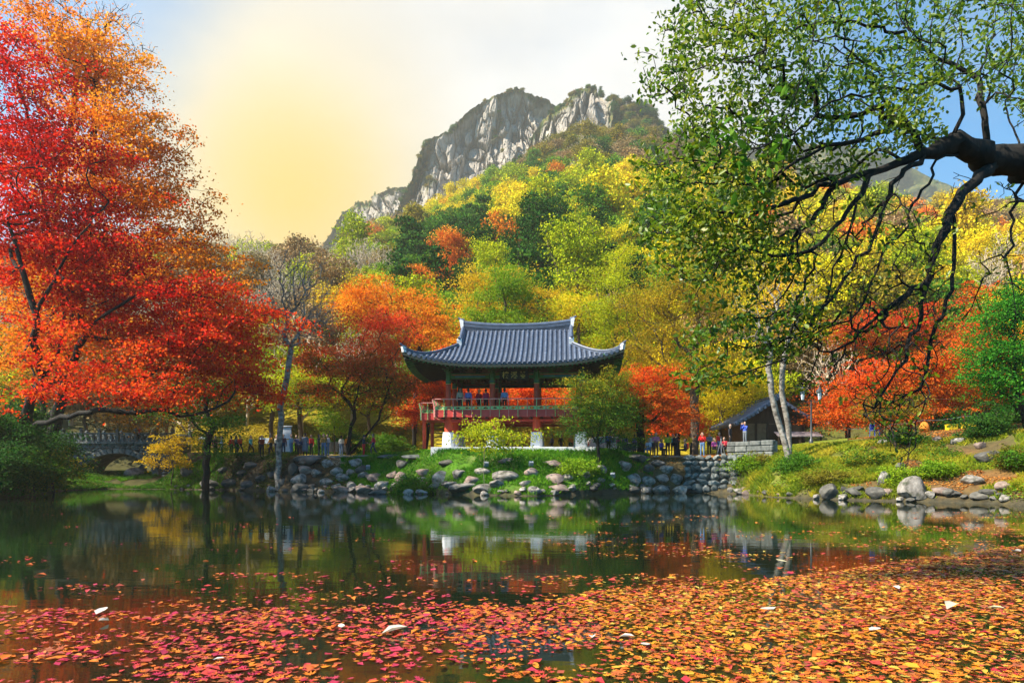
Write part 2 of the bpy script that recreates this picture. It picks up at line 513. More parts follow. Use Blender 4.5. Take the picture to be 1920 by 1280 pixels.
_cpx = np.array([-3000, -600, 0, 450, 560, 640, 760, 860, 980, 1100, 1200, 1320, 1500, 1700, 1920, 2600, 5000], float)
_cpy = np.array([640, 560, 530, 518, 505, 498, 442, 392, 330, 282, 278, 318, 372, 412, 440, 520, 640], float)
_cY = np.array([200, 200, 210, 230, 245, 260, 290, 310, 330, 350, 360, 360, 345, 325, 305, 300, 260], float)
HILL0 = 67.0
def crest(px):
    Yc = np.interp(px, _cpx, _cY)
    return Yc, CAMZ + (HZN - np.interp(px, _cpx, _cpy)) / FPX * Yc
def ground_z(x, y):
    x = np.asarray(x, float); y = np.asarray(y, float)
    px = np.clip(PX(x, y), -6000, 9000)
    d = y - shore(px)
    # profile lookup: bilinear in (px, d)
    i = np.clip(np.searchsorted(_ppx, px) - 1, 0, len(_ppx) - 2)
    t = np.clip((px - _ppx[i]) / (_ppx[i + 1] - _ppx[i]), 0, 1)
    dd = np.clip(d, 0, 30)
    j = np.clip(np.searchsorted(_dg, dd, side='right') - 1, 0, len(_dg) - 2)
    s = (dd - _dg[j]) / (_dg[j + 1] - _dg[j])
    a = _ptb[i, j] * (1 - s) + _ptb[i, j + 1] * s
    b = _ptb[i + 1, j] * (1 - s) + _ptb[i + 1, j + 1] * s
    z = a * (1 - t) + b * t
    z = np.where(d < 0, np.maximum(-1.4, d * 0.6), z)
    rough = np.clip(d / 1.5, 0, 1) * np.clip(1 - (d - 3) / 3, 0.25, 1)
    z = z + rough * 0.14 * fbm(x * 0.9, y * 0.9, o=3)
    # hill
    Yc, zc = crest(px)
    th = (y - HILL0) / (Yc - HILL0)
    up = np.where(th < 1, np.clip(th, 0, 1) ** 0.96, 1 - 0.35 * np.clip((th - 1) / 1.2, 0, 1.5))
    hz = (zc - 3.2) * up + np.clip(th * 4, 0, 1) * 6.0 * fbm(x * 0.022, y * 0.022, o=3)
    fade = np.clip(1 - (y - 700) / 2500, 0.05, 1)
    z = z + np.where(th > 0, hz * fade, 0)
    # made ground under and before the pavilion
    wnd = np.clip((px - 680) / 110, 0, 1) * np.clip((1225 - px) / 70, 0, 1) * (y < 60)
    tgt = np.minimum(2.86 - 0.60 * np.maximum(0, 46.9 - y), 0.25 + 1.0 * d)
    z = np.where((d > 0) & (wnd > 0), np.maximum(z, z * (1 - wnd) + tgt * wnd), z)
    # near bank under the camera
    near = y < 2.6
    z = np.where(near, np.where(y < 1.8, 0.12, 0.12 - (y - 1.8) * 1.4), z)
    return z
def hit(px, py, y0=28.0, y1=120.0):
    """first point of the ground sheet on a pixel's sight line"""
    Y = np.arange(y0, y1, 0.05)
    z = CAMZ + (HZN - py) / FPX * Y
    x = (px - 960) / FPX * Y
    g = np.maximum(ground_z(x, Y), 0.0)
    k = np.argmax(g >= z)
    if g[k] < z[k]:
        k = len(Y) - 1
    return Vector((x[k], Y[k], g[k]))
def gz(x, y):
    return float(ground_z(np.array([x]), np.array([y]))[0])

def axis(dense0, dense1, step, far0, far1, growth=1.16):
    a = list(np.arange(dense0, dense1 + 1e-6, step))
    s = step
    while a[-1] < far1:
        s *= growth; a.append(a[-1] + s)
    s = step
    while a[0] > far0:
        s *= growth; a.insert(0, a[0] - s)
    return np.array(a)

def build_ground():
    xs = axis(-44, 40, 0.42, -4200, 4200, 1.10)
    ys = axis(27, 72, 0.36, -3500, 6000, 1.06)
    gx, gy = np.meshgrid(xs, ys)
    gx = gx.ravel(); gy = gy.ravel()
    z = ground_z(gx, gy)
    px = np.clip(PX(gx, gy), -6000, 9000)
    d = gy - shore(px)
    n1 = fbm(gx * 0.5, gy * 0.5, o=4); n2 = fbm(gx * 0.13 + 9, gy * 0.13, o=3)
    col = np.zeros((len(gx), 3)); col[:] = (0.085, 0.065, 0.03)          # leaf-strewn earth
    def blend(mask, c):
        m = np.clip(mask, 0, 1)[:, None]
        col[:] = col * (1 - m) + np.array(c) * m
    win = lambda v, a, b, s: np.clip((v - a) / s, 0, 1) * np.clip((b - v) / s, 0, 1)
    # golden leaf and grass slope behind the path
    blend(win(gy, 60, 110, 4) * win(px, 300, 1500, 80), (0.30, 0.24, 0.02))
    blend(win(gy, 60, 110, 4) * np.clip(n1 * 2, 0, 1) * 0.6, (0.10, 0.13, 0.012))
    blend(np.clip((gy - 95) / 25, 0, 1), (0.10, 0.09, 0.025))
    # sandy path and court
    blend(win(d, 2.6, 30, 0.8) * win(gy, 44, 63.5, 1.0) * win(px, 300, 1400, 40), (0.36, 0.27, 0.17))
    blend(win(d, -.2, 3.0, 0.5) * win(px, 320, 620, 30), (0.055, 0.042, 0.026))  # earth bank by the bridge, darkened with its shade put into the colour
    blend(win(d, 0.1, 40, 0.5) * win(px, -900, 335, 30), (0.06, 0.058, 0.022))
    # grass bank
    blend(win(d, 0.1, 6.2, 0.6) * win(px, 640, 1215, 50) * np.clip(0.9 + n1, 0, 1), (0.06, 0.15, 0.012))
    blend(win(d, 0.2, 30, 0.8) * win(px, 1390, 1640, 50) * np.clip(0.9 + n1, 0, 1), (0.15, 0.19, 0.016))
    blend(win(d, 0.2, 9, 0.8) * win(px, 1600, 2300, 60) * np.clip(0.2 + n1 * 2.2, 0, 1) * 0.8, (0.10, 0.15, 0.014))
    blend(win(d, 0.2, 30, 0.8) * win(px, 1600, 2300, 60) * np.clip(0.1 - n2 * 2.5, 0, 1) * 0.8, (0.30, 0.12, 0.03))
    blend(win(d, 0.2, 9, 0.8) * win(px, -500, 330, 40) * np.clip(0.4 + n1 * 2, 0, 1) * 0.7, (0.08, 0.10, 0.012))
    blend(win(d, -0.6, 0.35, 0.2), (0.05, 0.045, 0.03))
    blend((d < -0.5) * 1.0, (0.02, 0.022, 0.012))
    nx, ny = len(xs), len(ys)
    i, j = np.meshgrid(np.arange(nx - 1), np.arange(ny - 1))
    a = (j * nx + i).ravel()
    F = np.stack([a, a + 1, a + nx + 1, a + nx], 1)
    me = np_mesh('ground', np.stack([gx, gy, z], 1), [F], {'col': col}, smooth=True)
    m, nt, b = new_mat('ground_earth')
    at = nt.nodes.new('ShaderNodeAttribute'); at.attribute_name = 'col'
    tc = nt.nodes.new('ShaderNodeTexCoord')
    nz = nt.nodes.new('ShaderNodeTexNoise'); nz.inputs['Scale'].default_value = 2.2; nz.inputs['Detail'].default_value = 8; nz.inputs['Roughness'].default_value = 0.7
    nt.links.new(tc.outputs['Object'], nz.inputs['Vector'])
    r = ramp_node(nt, [(0.45, 0.42, 0.38), (1.0, 1.0, 1.0), (1.5, 1.35, 1.1)], [0.3, 0.5, 0.72])
    nt.links.new(nz.outputs['Fac'], r.inputs[0])
    mu = nt.nodes.new('ShaderNodeMix'); mu.data_type = 'RGBA'; mu.blend_type = 'MULTIPLY'; mu.inputs['Factor'].default_value = 1
    nt.links.new(at.outputs['Color'], mu.inputs['A']); nt.links.new(r.outputs[0], mu.inputs['B'])
    nt.links.new(mu.outputs['Result'], b.inputs['Base Color'])
    b.inputs['Roughness'].default_value = 0.95; b.inputs['Specular IOR Level'].default_value = 0.1
    bp = nt.nodes.new('ShaderNodeBump'); bp.inputs['Strength'].default_value = 0.8; bp.inputs['Distance'].default_value = 0.08
    n2 = nt.nodes.new('ShaderNodeTexNoise'); n2.inputs['Scale'].default_value = 7; n2.inputs['Detail'].default_value = 6
    nt.links.new(tc.outputs['Object'], n2.inputs['Vector']); nt.links.new(n2.outputs['Fac'], bp.inputs['Height'])
    nt.links.new(bp.outputs[0], b.inputs['Normal'])
    o = obj('ground', me, m)
    o['kind'] = 'structure'
build_ground()

def build_water():
    # one sheet a little wider than the pond; the bed and banks rise through it
    bm = bmesh.new()
    vs = [bm.verts.new(v) for v in ((-75, 2.2, 0), (60, 2.2, 0), (60, 64, 0), (-75, 64, 0))]
    bm.faces.new(vs)
    me = bpy.data.meshes.new('pond_water'); bm.to_mesh(me); bm.free()
    m, nt, b = new_mat('pond_water')
    b.inputs['Base Color'].default_value = (0.006, 0.011, 0.005, 1)
    b.inputs['Roughness'].default_value = 0.035
    b.inputs['IOR'].default_value = 1.33
    b.inputs['Specular IOR Level'].default_value = 0.5
    tc = nt.nodes.new('ShaderNodeTexCoord')
    mp = nt.nodes.new('ShaderNodeMapping'); mp.inputs['Scale'].default_value = (0.55, 1.6, 1)
    nt.links.new(tc.outputs['Object'], mp.inputs[0])
    n1 = nt.nodes.new('ShaderNodeTexNoise'); n1.inputs['Scale'].default_value = 1.1; n1.inputs['Detail'].default_value = 3
    nt.links.new(mp.outputs[0], n1.inputs['Vector'])
    n2 = nt.nodes.new('ShaderNodeTexNoise'); n2.inputs['Scale'].default_value = 6; n2.inputs['Detail'].default_value = 2
    nt.links.new(mp.outputs[0], n2.inputs['Vector'])
    ad = nt.nodes.new('ShaderNodeMath'); ad.operation = 'MULTIPLY_ADD'
    nt.links.new(n2.outputs['Fac'], ad.inputs[0]); ad.inputs[1].default_value = 0.12
    nt.links.new(n1.outputs['Fac'], ad.inputs[2])
    bp = nt.nodes.new('ShaderNodeBump'); bp.inputs['Strength'].default_value = 0.10; bp.inputs['Distance'].default_value = 0.03
    nt.links.new(ad.outputs[0], bp.inputs['Height']); nt.links.new(bp.outputs[0], b.inputs['Normal'])
    o = obj('pond_water', me, m)
    o['kind'] = 'structure'
build_water()

# ------------------------------------------------------------------ rock mountain
def rock_face_mat():
    m, nt, b = new_mat('cliff_rock')
    tc = nt.nodes.new('ShaderNodeTexCoord')
    mp = nt.nodes.new('ShaderNodeMapping'); mp.inputs['Scale'].default_value = (0.10, 0.10, 0.05)
    nt.links.new(tc.outputs['Object'], mp.inputs[0])
    nz = nt.nodes.new('ShaderNodeTexNoise'); nz.inputs['Scale'].default_value = 1.0; nz.inputs['Detail'].default_value = 9; nz.inputs['Roughness'].default_value = 0.68
    nt.links.new(mp.outputs[0], nz.inputs['Vector'])
    r = ramp_node(nt, [(0.12, 0.11, 0.10), (0.23, 0.205, 0.18), (0.34, 0.30, 0.255), (0.46, 0.40, 0.33)], [0.3, 0.42, 0.56, 0.72])
    nt.links.new(nz.outputs['Fac'], r.inputs[0])
    at = nt.nodes.new('ShaderNodeAttribute'); at.attribute_name = 'veg'
    nv = nt.nodes.new('ShaderNodeTexNoise'); nv.inputs['Scale'].default_value = 0.22; nv.inputs['Detail'].default_value = 6
    nt.links.new(tc.outputs['Object'], nv.inputs['Vector'])
    rv = ramp_node(nt, [(0.02, 0.04, 0.012), (0.06, 0.075, 0.02), (0.16, 0.12, 0.04)], [0.35, 0.5, 0.68])
    nt.links.new(nv.outputs['Fac'], rv.inputs[0])
    mx = nt.nodes.new('ShaderNodeMix'); mx.data_type = 'RGBA'
    nt.links.new(at.outputs['Fac'], mx.inputs['Factor']); nt.links.new(r.outputs[0], mx.inputs['A']); nt.links.new(rv.outputs[0], mx.inputs['B'])
    nt.links.new(mx.outputs['Result'], b.inputs['Base Color'])
    b.inputs['Roughness'].default_value = 0.95; b.inputs['Specular IOR Level'].default_value = 0.1
    bp = nt.nodes.new('ShaderNodeBump'); bp.inputs['Strength'].default_value = 0.7; bp.inputs['Distance'].default_value = 2.0
    nt.links.new(nz.outputs['Fac'], bp.inputs['Height']); nt.links.new(bp.outputs[0], b.inputs['Normal'])
    return m
MAT['cliff'] = rock_face_mat()
CLIFF_PTS = []          # where bushes grow on ledges and tops (x, y, z, size)

def massif(name, ridge, foot, back, nu=400, nv=190, amp=14.0, seed=0, vegtop=0.10, rock=1.0, skyn=2.2, vegpx=None):
    """ridge / foot: (px, py, Y) lists; sheet from a far-side foot over the ridge down the front face"""
    def resample(pl, n):
        q = np.array([P(*p) for p in pl]); t = np.array([p[0] for p in pl], float)
        u = np.linspace(t[0], t[-1], n)
        return np.stack([np.interp(u, t, q[:, k]) for k in range(3)], 1), u
    A, u = resample(ridge, nu)
    B, _ = resample(foot, nu)
    # rough skyline
    A[:, 2] += skyn * fbm(u * 0.045 + seed, u * 0 + seed, o=4) + 0.9 * fbm(u * 0.3 + seed, u * 0 + 3, o=2)
    v = np.linspace(0, 1, nv)
    V = []; veg = []
    nb = 14
    for k in range(nb):                        # far side rising to the ridge
        t = k / nb
        q = A.copy(); q[:, 1] += back * (1 - t); q[:, 2] -= (1 - t) ** 1.3 * 0.8 * back
        V.append(q); veg.append(np.ones(nu))
    L = np.linalg.norm(A - B, axis=1)
    for t in v:
        q = A * (1 - t) + B * t
        H = t * L
        # steep upper face, talus lower: pull the face back near the top
        q[:, 1] += -(B[:, 1] - A[:, 1]) * (t - t ** 1.6) * 0.9
        # jointed rock: big buttress cells, smaller blocks, cracks between, each block its own tilt
        s1 = fbm(u * 0.022 + seed * 3.1, H * 0.004 + seed, o=3)
        wob = 0.5 * fbm(u * .06 + seed, H * .03, o=3)
        led = np.abs(fbm(u * 0.02 + seed, H * 0.045 + seed * 2, o=3))
        e = min(1, t * 12)
        (ra, rb, rc), bx, by, ck = worley(u / 34.0 + wob + seed, H / 42.0 + wob * .6, seed)
        big = 0.85 * ra + 0.9 * rb * bx + 0.7 * (rc - .25) * by - 0.8 * np.clip(1 - ck / .10, 0, 1)
        (ra, rb, rc), bx, by, ck = worley(u / 12.0 + wob * 2 + seed, H / 17.0 + wob, seed + 3)
        mid = 0.7 * ra + 0.9 * rb * bx + 0.6 * rc * by - 0.8 * np.clip(1 - ck / .12, 0, 1)
        (ra, rb, rc), bx, by, ck = worley(u / 4.2 + wob * 3 + seed, H / 8.0 + wob, seed + 5)
        fin = 0.6 * ra + 0.7 * rb * bx - 0.6 * np.clip(1 - ck / .14, 0, 1)
        push = (amp * 2.0 * s1 + amp * 1.0 * big + amp * .45 * mid + amp * .15 * fin) * e
        q[:, 1] -= push
        q[:, 0] += 0.35 * amp * s1 * e
        V.append(q)
        vv = np.clip((vegtop - t) / max(vegtop, 1e-3) * 1.6 + 0.7 * fbm(u * 0.05 + 4, u * 0 + seed, o=3), 0, 1)
        lv = np.clip((fbm(u * 0.03 + seed * 7, H * 0.02 + 3, o=3) - 0.36) * 7, 0, 1) * 0.9
        lv = np.maximum(lv, np.clip((0.022 - led) * 40, 0, 1) * 0.7)
        if rock < 1:
            lv = np.maximum(lv, np.clip((fbm(u * 0.02 + seed, H * 0.012, o=3) + 0.5 - rock) * 5, 0, 1))
        vg = np.maximum(vv, lv)
        if vegpx is not None:
            vg = np.maximum(vg, np.clip((u - vegpx) / 14 + .6 * fbm(u * .08, H * .05, o=3), 0, 1))
        veg.append(vg)
    V = np.concatenate(V); veg = np.concatenate(veg)
    nr = nb + nv
    i, j = np.meshgrid(np.arange(nu - 1), np.arange(nr - 1))
    a = (j * nu + i).ravel()
    F = np.stack([a, a + 1, a + nu + 1, a + nu], 1)
    me = np_mesh(name, V, [F], {'veg': veg}, smooth=False)
    o = obj(name, me, MAT['cliff'])
    o['kind'] = 'structure'
    front = np.arange(len(V)) >= (nb - 1) * nu
    pick = np.where(front & (veg > 0.55))[0]
    r2 = np.random.default_rng(seed + 5)
    pick = r2.choice(pick, size=min(len(pick), int(len(pick) * 0.014) + 10), replace=False)
    CLIFF_PTS.extend(V[pick].tolist())
    top = np.arange((nb - 1) * nu, (nb + 2) * nu)
    tw = np.clip(fbm(V[top][:, 0] * .05 + seed, V[top][:, 0] * 0, o=3) + .15, 0.01, 1); tw /= tw.sum()
    top = r2.choice(top, size=int(nu * 0.22), replace=False, p=tw)
    CLIFF_PTS.extend(V[top].tolist())
    return o

massif('cliff', [(742, 404, 470), (756, 372, 470), (772, 335, 472), (783, 300, 476), (796, 270, 480), (815, 256, 484), (842, 246, 488), (868, 216, 494), (905, 194, 500), (940, 174, 506), (968, 163, 510), (1000, 176, 512), (1030, 190, 514), (1050, 206, 516), (1062, 226, 518)],
       [(716, 480, 425), (760, 470, 425), (800, 450, 422), (860, 430, 420), (920, 400, 420), (980, 370, 420), (1062, 340, 425)], 120, seed=1, amp=9, vegtop=0.045)
massif('cliff', [(970, 330, 455), (984, 292, 455), (1000, 250, 458), (1018, 224, 460), (1040, 208, 460), (1060, 192, 462), (1078, 173, 462), (1096, 163, 462), (1110, 165, 462), (1122, 178, 464), (1134, 192, 465), (1155, 203, 466), (1190, 217, 470), (1230, 238, 480), (1300, 270, 490), (1380, 300, 500)],
       [(985, 400, 395), (1030, 380, 398), (1080, 340, 400), (1130, 320, 405), (1200, 310, 410), (1300, 350, 420), (1380, 380, 430)], 140, seed=4, amp=9, vegtop=0.10, rock=0.85, vegpx=1128)
massif('cliff', [(560, 500, 640), (600, 470, 640), (624, 430, 640), (640, 400, 640), (662, 384, 640), (690, 382, 636), (706, 366, 630), (736, 352, 622), (764, 348, 616), (800, 352, 612)],
       [(556, 540, 560), (620, 520, 560), (700, 500, 555), (800, 470, 550)], 140, seed=8, amp=11, vegtop=0.16, rock=0.72)
massif('far_hill', [(1080, 300, 900), (1250, 262, 900), (1400, 275, 950), (1560, 270, 1000), (1660, 288, 1050), (1740, 330, 1050), (1830, 372, 1000), (1920, 392, 1000), (2100, 430, 950), (2400, 500, 900)],
       [(1080, 420, 760), (1500, 420, 760), (1920, 480, 740), (2400, 560, 700)], 70, nu=160, nv=50, seed=12, amp=22, vegtop=2.0, rock=0.0)
# ------------------------------------------------------------------ leaves and trees
def leaves_np(C, size, up=0.6, spread=1.0, seed=0, kind='rhomb', droop=0.0):
    """N leaves at centres C: returns V, F(list), per-vertex rnd"""
    g = np.random.default_rng(seed)
    N = len(C)
    C = np.asarray(C, float)
    n = g.normal(size=(N, 3)) * spread; n[:, 2] += up * 2
    n /= np.linalg.norm(n, axis=1)[:, None] + 1e-9
    a = g.normal(size=(N, 3)); a[:, 2] -= droop
    u = a - n * (a * n).sum(1)[:, None]; u /= np.linalg.norm(u, axis=1)[:, None] + 1e-9
    w = np.cross(n, u)
    s = (np.asarray(size) * g.uniform(0.65, 1.3, N))[:, None] if np.ndim(size) == 0 else np.asarray(size)[:, None]
    if kind == 'rhomb':
        prof = [(-0.5, 0, 0), (0.0, 0.36, 0.10), (0.5, 0, -0.05), (0.0, -0.36, 0.10)]
        faces = [(0, 2, 1), (0, 3, 2)]
    elif kind == 'oval':
        prof = [(-0.5, 0, 0), (-0.22, 0.2, 0.06), (0.16, 0.24, 0.06), (0.5, 0, -0.10), (0.16, -0.24, 0.06), (-0.22, -0.2, 0.06)]
        faces = [(0, 3, 2, 1), (0, 5, 4, 3)]
    elif kind == 'tri':
        prof = [(-0.5, 0.30, 0), (0.5, 0.0, 0.0), (-0.3, -0.45, 0.05)]
        faces = [(0, 2, 1)]
    elif kind == 'maple':
        prof = [(0, 0, 0)]
        tips = [(-150, .42), (-118, .20), (-95, .50), (-68, .22), (-48, .56), (-22, .25), (0, .64), (22, .25), (48, .56), (68, .22), (95, .50), (118, .20), (150, .42), (180, .14)]
        for k, (d, r) in enumerate(tips):
            d = math.radians(d)
            prof.append((math.cos(d) * r * 0.9, math.sin(d) * r * 0.9, (0.06 if r > 0.3 else -0.03)))
        K = len(tips)
        faces = [(0, 1 + k, 1 + (k + 1) % K) for k in range(K)]
    k = len(prof)
    V = np.zeros((N, k, 3))
    cv = g.uniform(-0.3, 1.6, N)[:, None]
    for i, (p, q, h) in enumerate(prof):
        V[:, i] = C + s * (u * p + w * q + n * h * cv)
    base = (np.arange(N) * k)[:, None]
    ft = [f for f in faces if len(f) == 3]; fq = [f for f in faces if len(f) == 4]
    F = []
    if ft: F.append((base[:, None] + np.array(ft)[None]).reshape(-1, 3))
    if fq: F.append((base[:, None] + np.array(fq)[None]).reshape(-1, 4))
    return V.reshape(-1, 3), F, k

def leaf_mesh(name, C, size, tone=None, seed=0, **kw):
    g = np.random.default_rng(seed + 77)
    V, F, k = leaves_np(C, size, seed=seed, **kw)
    r = g.uniform(0, 1, len(C))
    if tone is not None:
        r = np.clip(0.55 * r + tone * 0.9 - 0.22, 0, 1)
    return np_mesh(name, V, F, {'rnd': np.repeat(r, k)})

def skeleton(trunk, tips, bf=0.25, tip_r=0.012, expo=2.3, trunk_r=None, up_pen=0.0, limbs=(), wpow=0.7):
    """grow a tree from trunk polyline (and extra limb polylines) to all tips; returns pts, parent, radius"""
    pts = [np.array(p, float) for p in trunk]
    par = [-1] + list(range(len(trunk) - 1))
    for lb in limbs:            # limb: polyline whose first point joins the nearest existing node
        lb = [np.array(p, float) for p in lb]
        d = [np.linalg.norm(q - lb[0]) for q in pts]
        pr = int(np.argmin(d))
        for q in lb[(1 if d[pr] < 0.05 else 0):]:
            pts.append(q); par.append(pr); pr = len(pts) - 1
    plen = [0.0] * len(pts)
    for i in range(1, len(pts)):
        plen[i] = plen[par[i]] + np.linalg.norm(pts[i] - pts[par[i]])
    nt0 = max(1, int(len(trunk) * 0.45)) if not limbs else max(1, len(trunk) - 1)
    T = np.array(tips, float)
    best = np.full(len(T), 1e9); bp = np.zeros(len(T), int)
    def relax(i):
        dv = T - pts[i]
        d = np.linalg.norm(dv, axis=1)
        c = d + bf * plen[i] + up_pen * np.maximum(0, -dv[:, 2])
        m = c < best
        best[m] = c[m]; bp[m] = i
    for i in range(nt0, len(pts)):
        relax(i)
    done = np.zeros(len(T), bool)
    n0 = len(pts)
    for _ in range(len(T)):
        j = int(np.argmin(np.where(done, 1e12, best)))
        done[j] = True
        i = len(pts)
        pts.append(T[j]); par.append(int(bp[j])); plen.append(plen[bp[j]] + np.linalg.norm(T[j] - pts[bp[j]]))
        best[j] = 1e12
        relax(i)
    n = len(pts)
    ch = [[] for _ in range(n)]
    for i in range(1, n):
        ch[par[i]].append(i)
    order = sorted(range(n), key=lambda i: -plen[i])
    acc = np.zeros(n)
    for i in order:
        if not ch[i]:
            acc[i] = tip_r ** expo
        if par[i] >= 0:
            acc[par[i]] += acc[i]
    rad = acc ** (1 / expo)
    if trunk_r:
        f = trunk_r / rad[0]
        # scale thick parts to the wanted trunk, keep thin twigs thin
        w = np.clip((rad - tip_r) / (rad[0] - tip_r + 1e-9), 0, 1) ** wpow
        rad = rad * (1 + (f - 1) * w)
    return np.array(pts), par, rad, ch, n0

def branch_mesh(name, sk, seed=0, jit=0.12, sides=(9, 6, 4, 3), thick=(0.12, 0.05, 0.02), maxseg=0.9, gnarl=0.07):
    pts, par, rad, ch, n0 = sk
    g = np.random.default_rng(seed)
    VV, FF = [], []
    base = 0
    started = [0]
    stack = [0]
    while stack:
        s0 = stack.pop()
        path = [s0]
        cur = s0
        while ch[cur]:
            nx = max(ch[cur], key=lambda i: rad[i])
            for c in ch[cur]:
                if c != nx:
                    stack.append(c)
            path.append(nx); cur = nx
        if par[s0] >= 0:
            path = [par[s0]] + path
        if len(path) < 2:
            continue
        p = pts[path]; r = rad[path].copy()
        if par[s0] >= 0:
            r[0] = min(r[0], r[1] * 1.25)
        # catmull-rom resample with kinks
        q, rr = [p[0]], [r[0]]
        for i in range(len(p) - 1):
            a = p[max(i - 1, 0)]; b = p[i]; c = p[i + 1]; d = p[min(i + 2, len(p) - 1)]
            ln = np.linalg.norm(c - b)
            k = int(np.clip(math.ceil(ln / maxseg), 1, 6))
            if r[i + 1] < thick[2]:
                k = min(k, 2)
            for t in np.linspace(0, 1, k + 1)[1:]:
                x = 0.5 * ((2 * b) + (-a + c) * t + (2 * a - 5 * b + 4 * c - d) * t * t + (-a + 3 * b - 3 * c + d) * t ** 3)
                if t < 1:
                    x = x + g.normal(size=3) * jit * ln / k * 0.6
                q.append(x); rr.append(r[i] * (1 - t) + r[i + 1] * t)
        q = np.array(q); rr = np.array(rr)
        mr = rr[:max(2, len(rr) // 3)].mean()
        ns = sides[0] if mr > thick[0] else sides[1] if mr > thick[1] else sides[2] if mr > thick[2] else sides[3]
        t = np.gradient(q, axis=0); t /= np.linalg.norm(t, axis=1)[:, None] + 1e-9
        ref = np.array([0.0, 0, 1]) if abs(t[0, 2]) < 0.9 else np.array([0.0, 1, 0])
        u = np.cross(t[0], ref); u /= np.linalg.norm(u)
        m = len(q)
        rings = np.zeros((m, ns, 3))
        ang = np.arange(ns) * 2 * math.pi / ns
        for i in range(m):
            u = u - t[i] * np.dot(u, t[i]); u /= np.linalg.norm(u) + 1e-9
            w = np.cross(t[i], u)
            lump = 1 + gnarl * g.normal(size=(ns, 1)) if rr[i] > thick[1] else 1
            rings[i] = q[i] + (np.cos(ang)[:, None] * u + np.sin(ang)[:, None] * w) * rr[i] * lump
        VV.append(rings.reshape(-1, 3))
        ii, kk = np.meshgrid(np.arange(m - 1), np.arange(ns), indexing='ij')
        a0 = base + ii * ns + kk; a1 = base + ii * ns + (kk + 1) % ns
        FF.append(np.stack([a0, a1, a1 + ns, a0 + ns], -1).reshape(-1, 4))
        base += m * ns
    return np_mesh(name, np.concatenate(VV), [np.concatenate(FF)], smooth=True)

def in_ellipsoids(ells, n, g, shell=0.45):
    """ells: (centre, radii, weight)"""
    w = np.array([e[2] for e in ells], float); w /= w.sum()
    k = g.choice(len(ells), n, p=w)
    d = g.normal(size=(n, 3)); d /= np.linalg.norm(d, axis=1)[:, None]
    r = g.uniform(0, 1, n) ** shell
    c = np.array([np.array(ells[i][0], float) for i in k]); a = np.array([np.array(ells[i][1], float) for i in k])
    return c + d * a * r[:, None], k

def tree_meshes(trunk, ells, n_spray, per, spray, leaf, seed=0, tip_r=0.014, trunk_r=0.2, bf=0.25, up=0.6, kind='rhomb', shell=0.45, jit=0.12, tonefn=None, droop=0.0, flat=0.45, limbs=(), spread=1.0, clump=0, csize=2.2):
    g = np.random.default_rng(seed)
    if clump:
        # boughs: sprays gather round fewer bough ends, in flat layers with gaps between
        nb = max(4, int(n_spray / clump))
        bt, bk = in_ellipsoids(ells, nb, g, shell)
        wch = g.integers(nb, size=n_spray)
        tips = bt[wch] + g.normal(size=(n_spray, 3)) * np.array([1, 1, 0.30]) * spray * csize * 0.5
        k = bk[wch]
    else:
        tips, k = in_ellipsoids(ells, n_spray, g, shell)
    sk = skeleton(trunk, tips, bf=bf, tip_r=tip_r, trunk_r=trunk_r, up_pen=0.3, limbs=limbs)
    bm = branch_mesh('trunk', sk, seed, jit)
    if per == 0:
        return bm, None
    cnt = g.poisson(per, n_spray) + 1
    ctr = np.repeat(tips, cnt, axis=0)
    ssz = np.repeat(g.uniform(0.6, 1.35, n_spray), cnt)[:, None]
    off = g.normal(size=ctr.shape) * np.array([1, 1, flat]) * spray * 0.5 * ssz
    # sprays sag outward like layered boughs
    off[:, 2] -= 0.25 * (off[:, 0] ** 2 + off[:, 1] ** 2) / max(spray, 0.1)
    C = ctr + off
    tone = np.repeat(g.uniform(0, 1, n_spray), cnt)
    if tonefn is not None:
        tone = 0.35 * tone + 0.65 * np.repeat(tonefn(tips, k), cnt)
    lm = leaf_mesh('crown', C, leaf, tone, seed, up=up, kind=kind, droop=droop, spread=spread)
    return bm, lm

def put_tree(name, label, cat, base, bm, lm, barkmat, leafmat, group=None, rz=0, sc_=1.0):
    e = empty(name, base, rz)
    e.scale = (sc_,) * 3
    t = obj('trunk', bm, None, e)
    if len(bm.materials) == 0:
        bm.materials.append(barkmat)
    if lm is not None:
        if len(lm.materials) == 0:
            lm.materials.append(leafmat)
        obj('crown', lm, None, e)
    tag(e, label, cat, group)
    return e

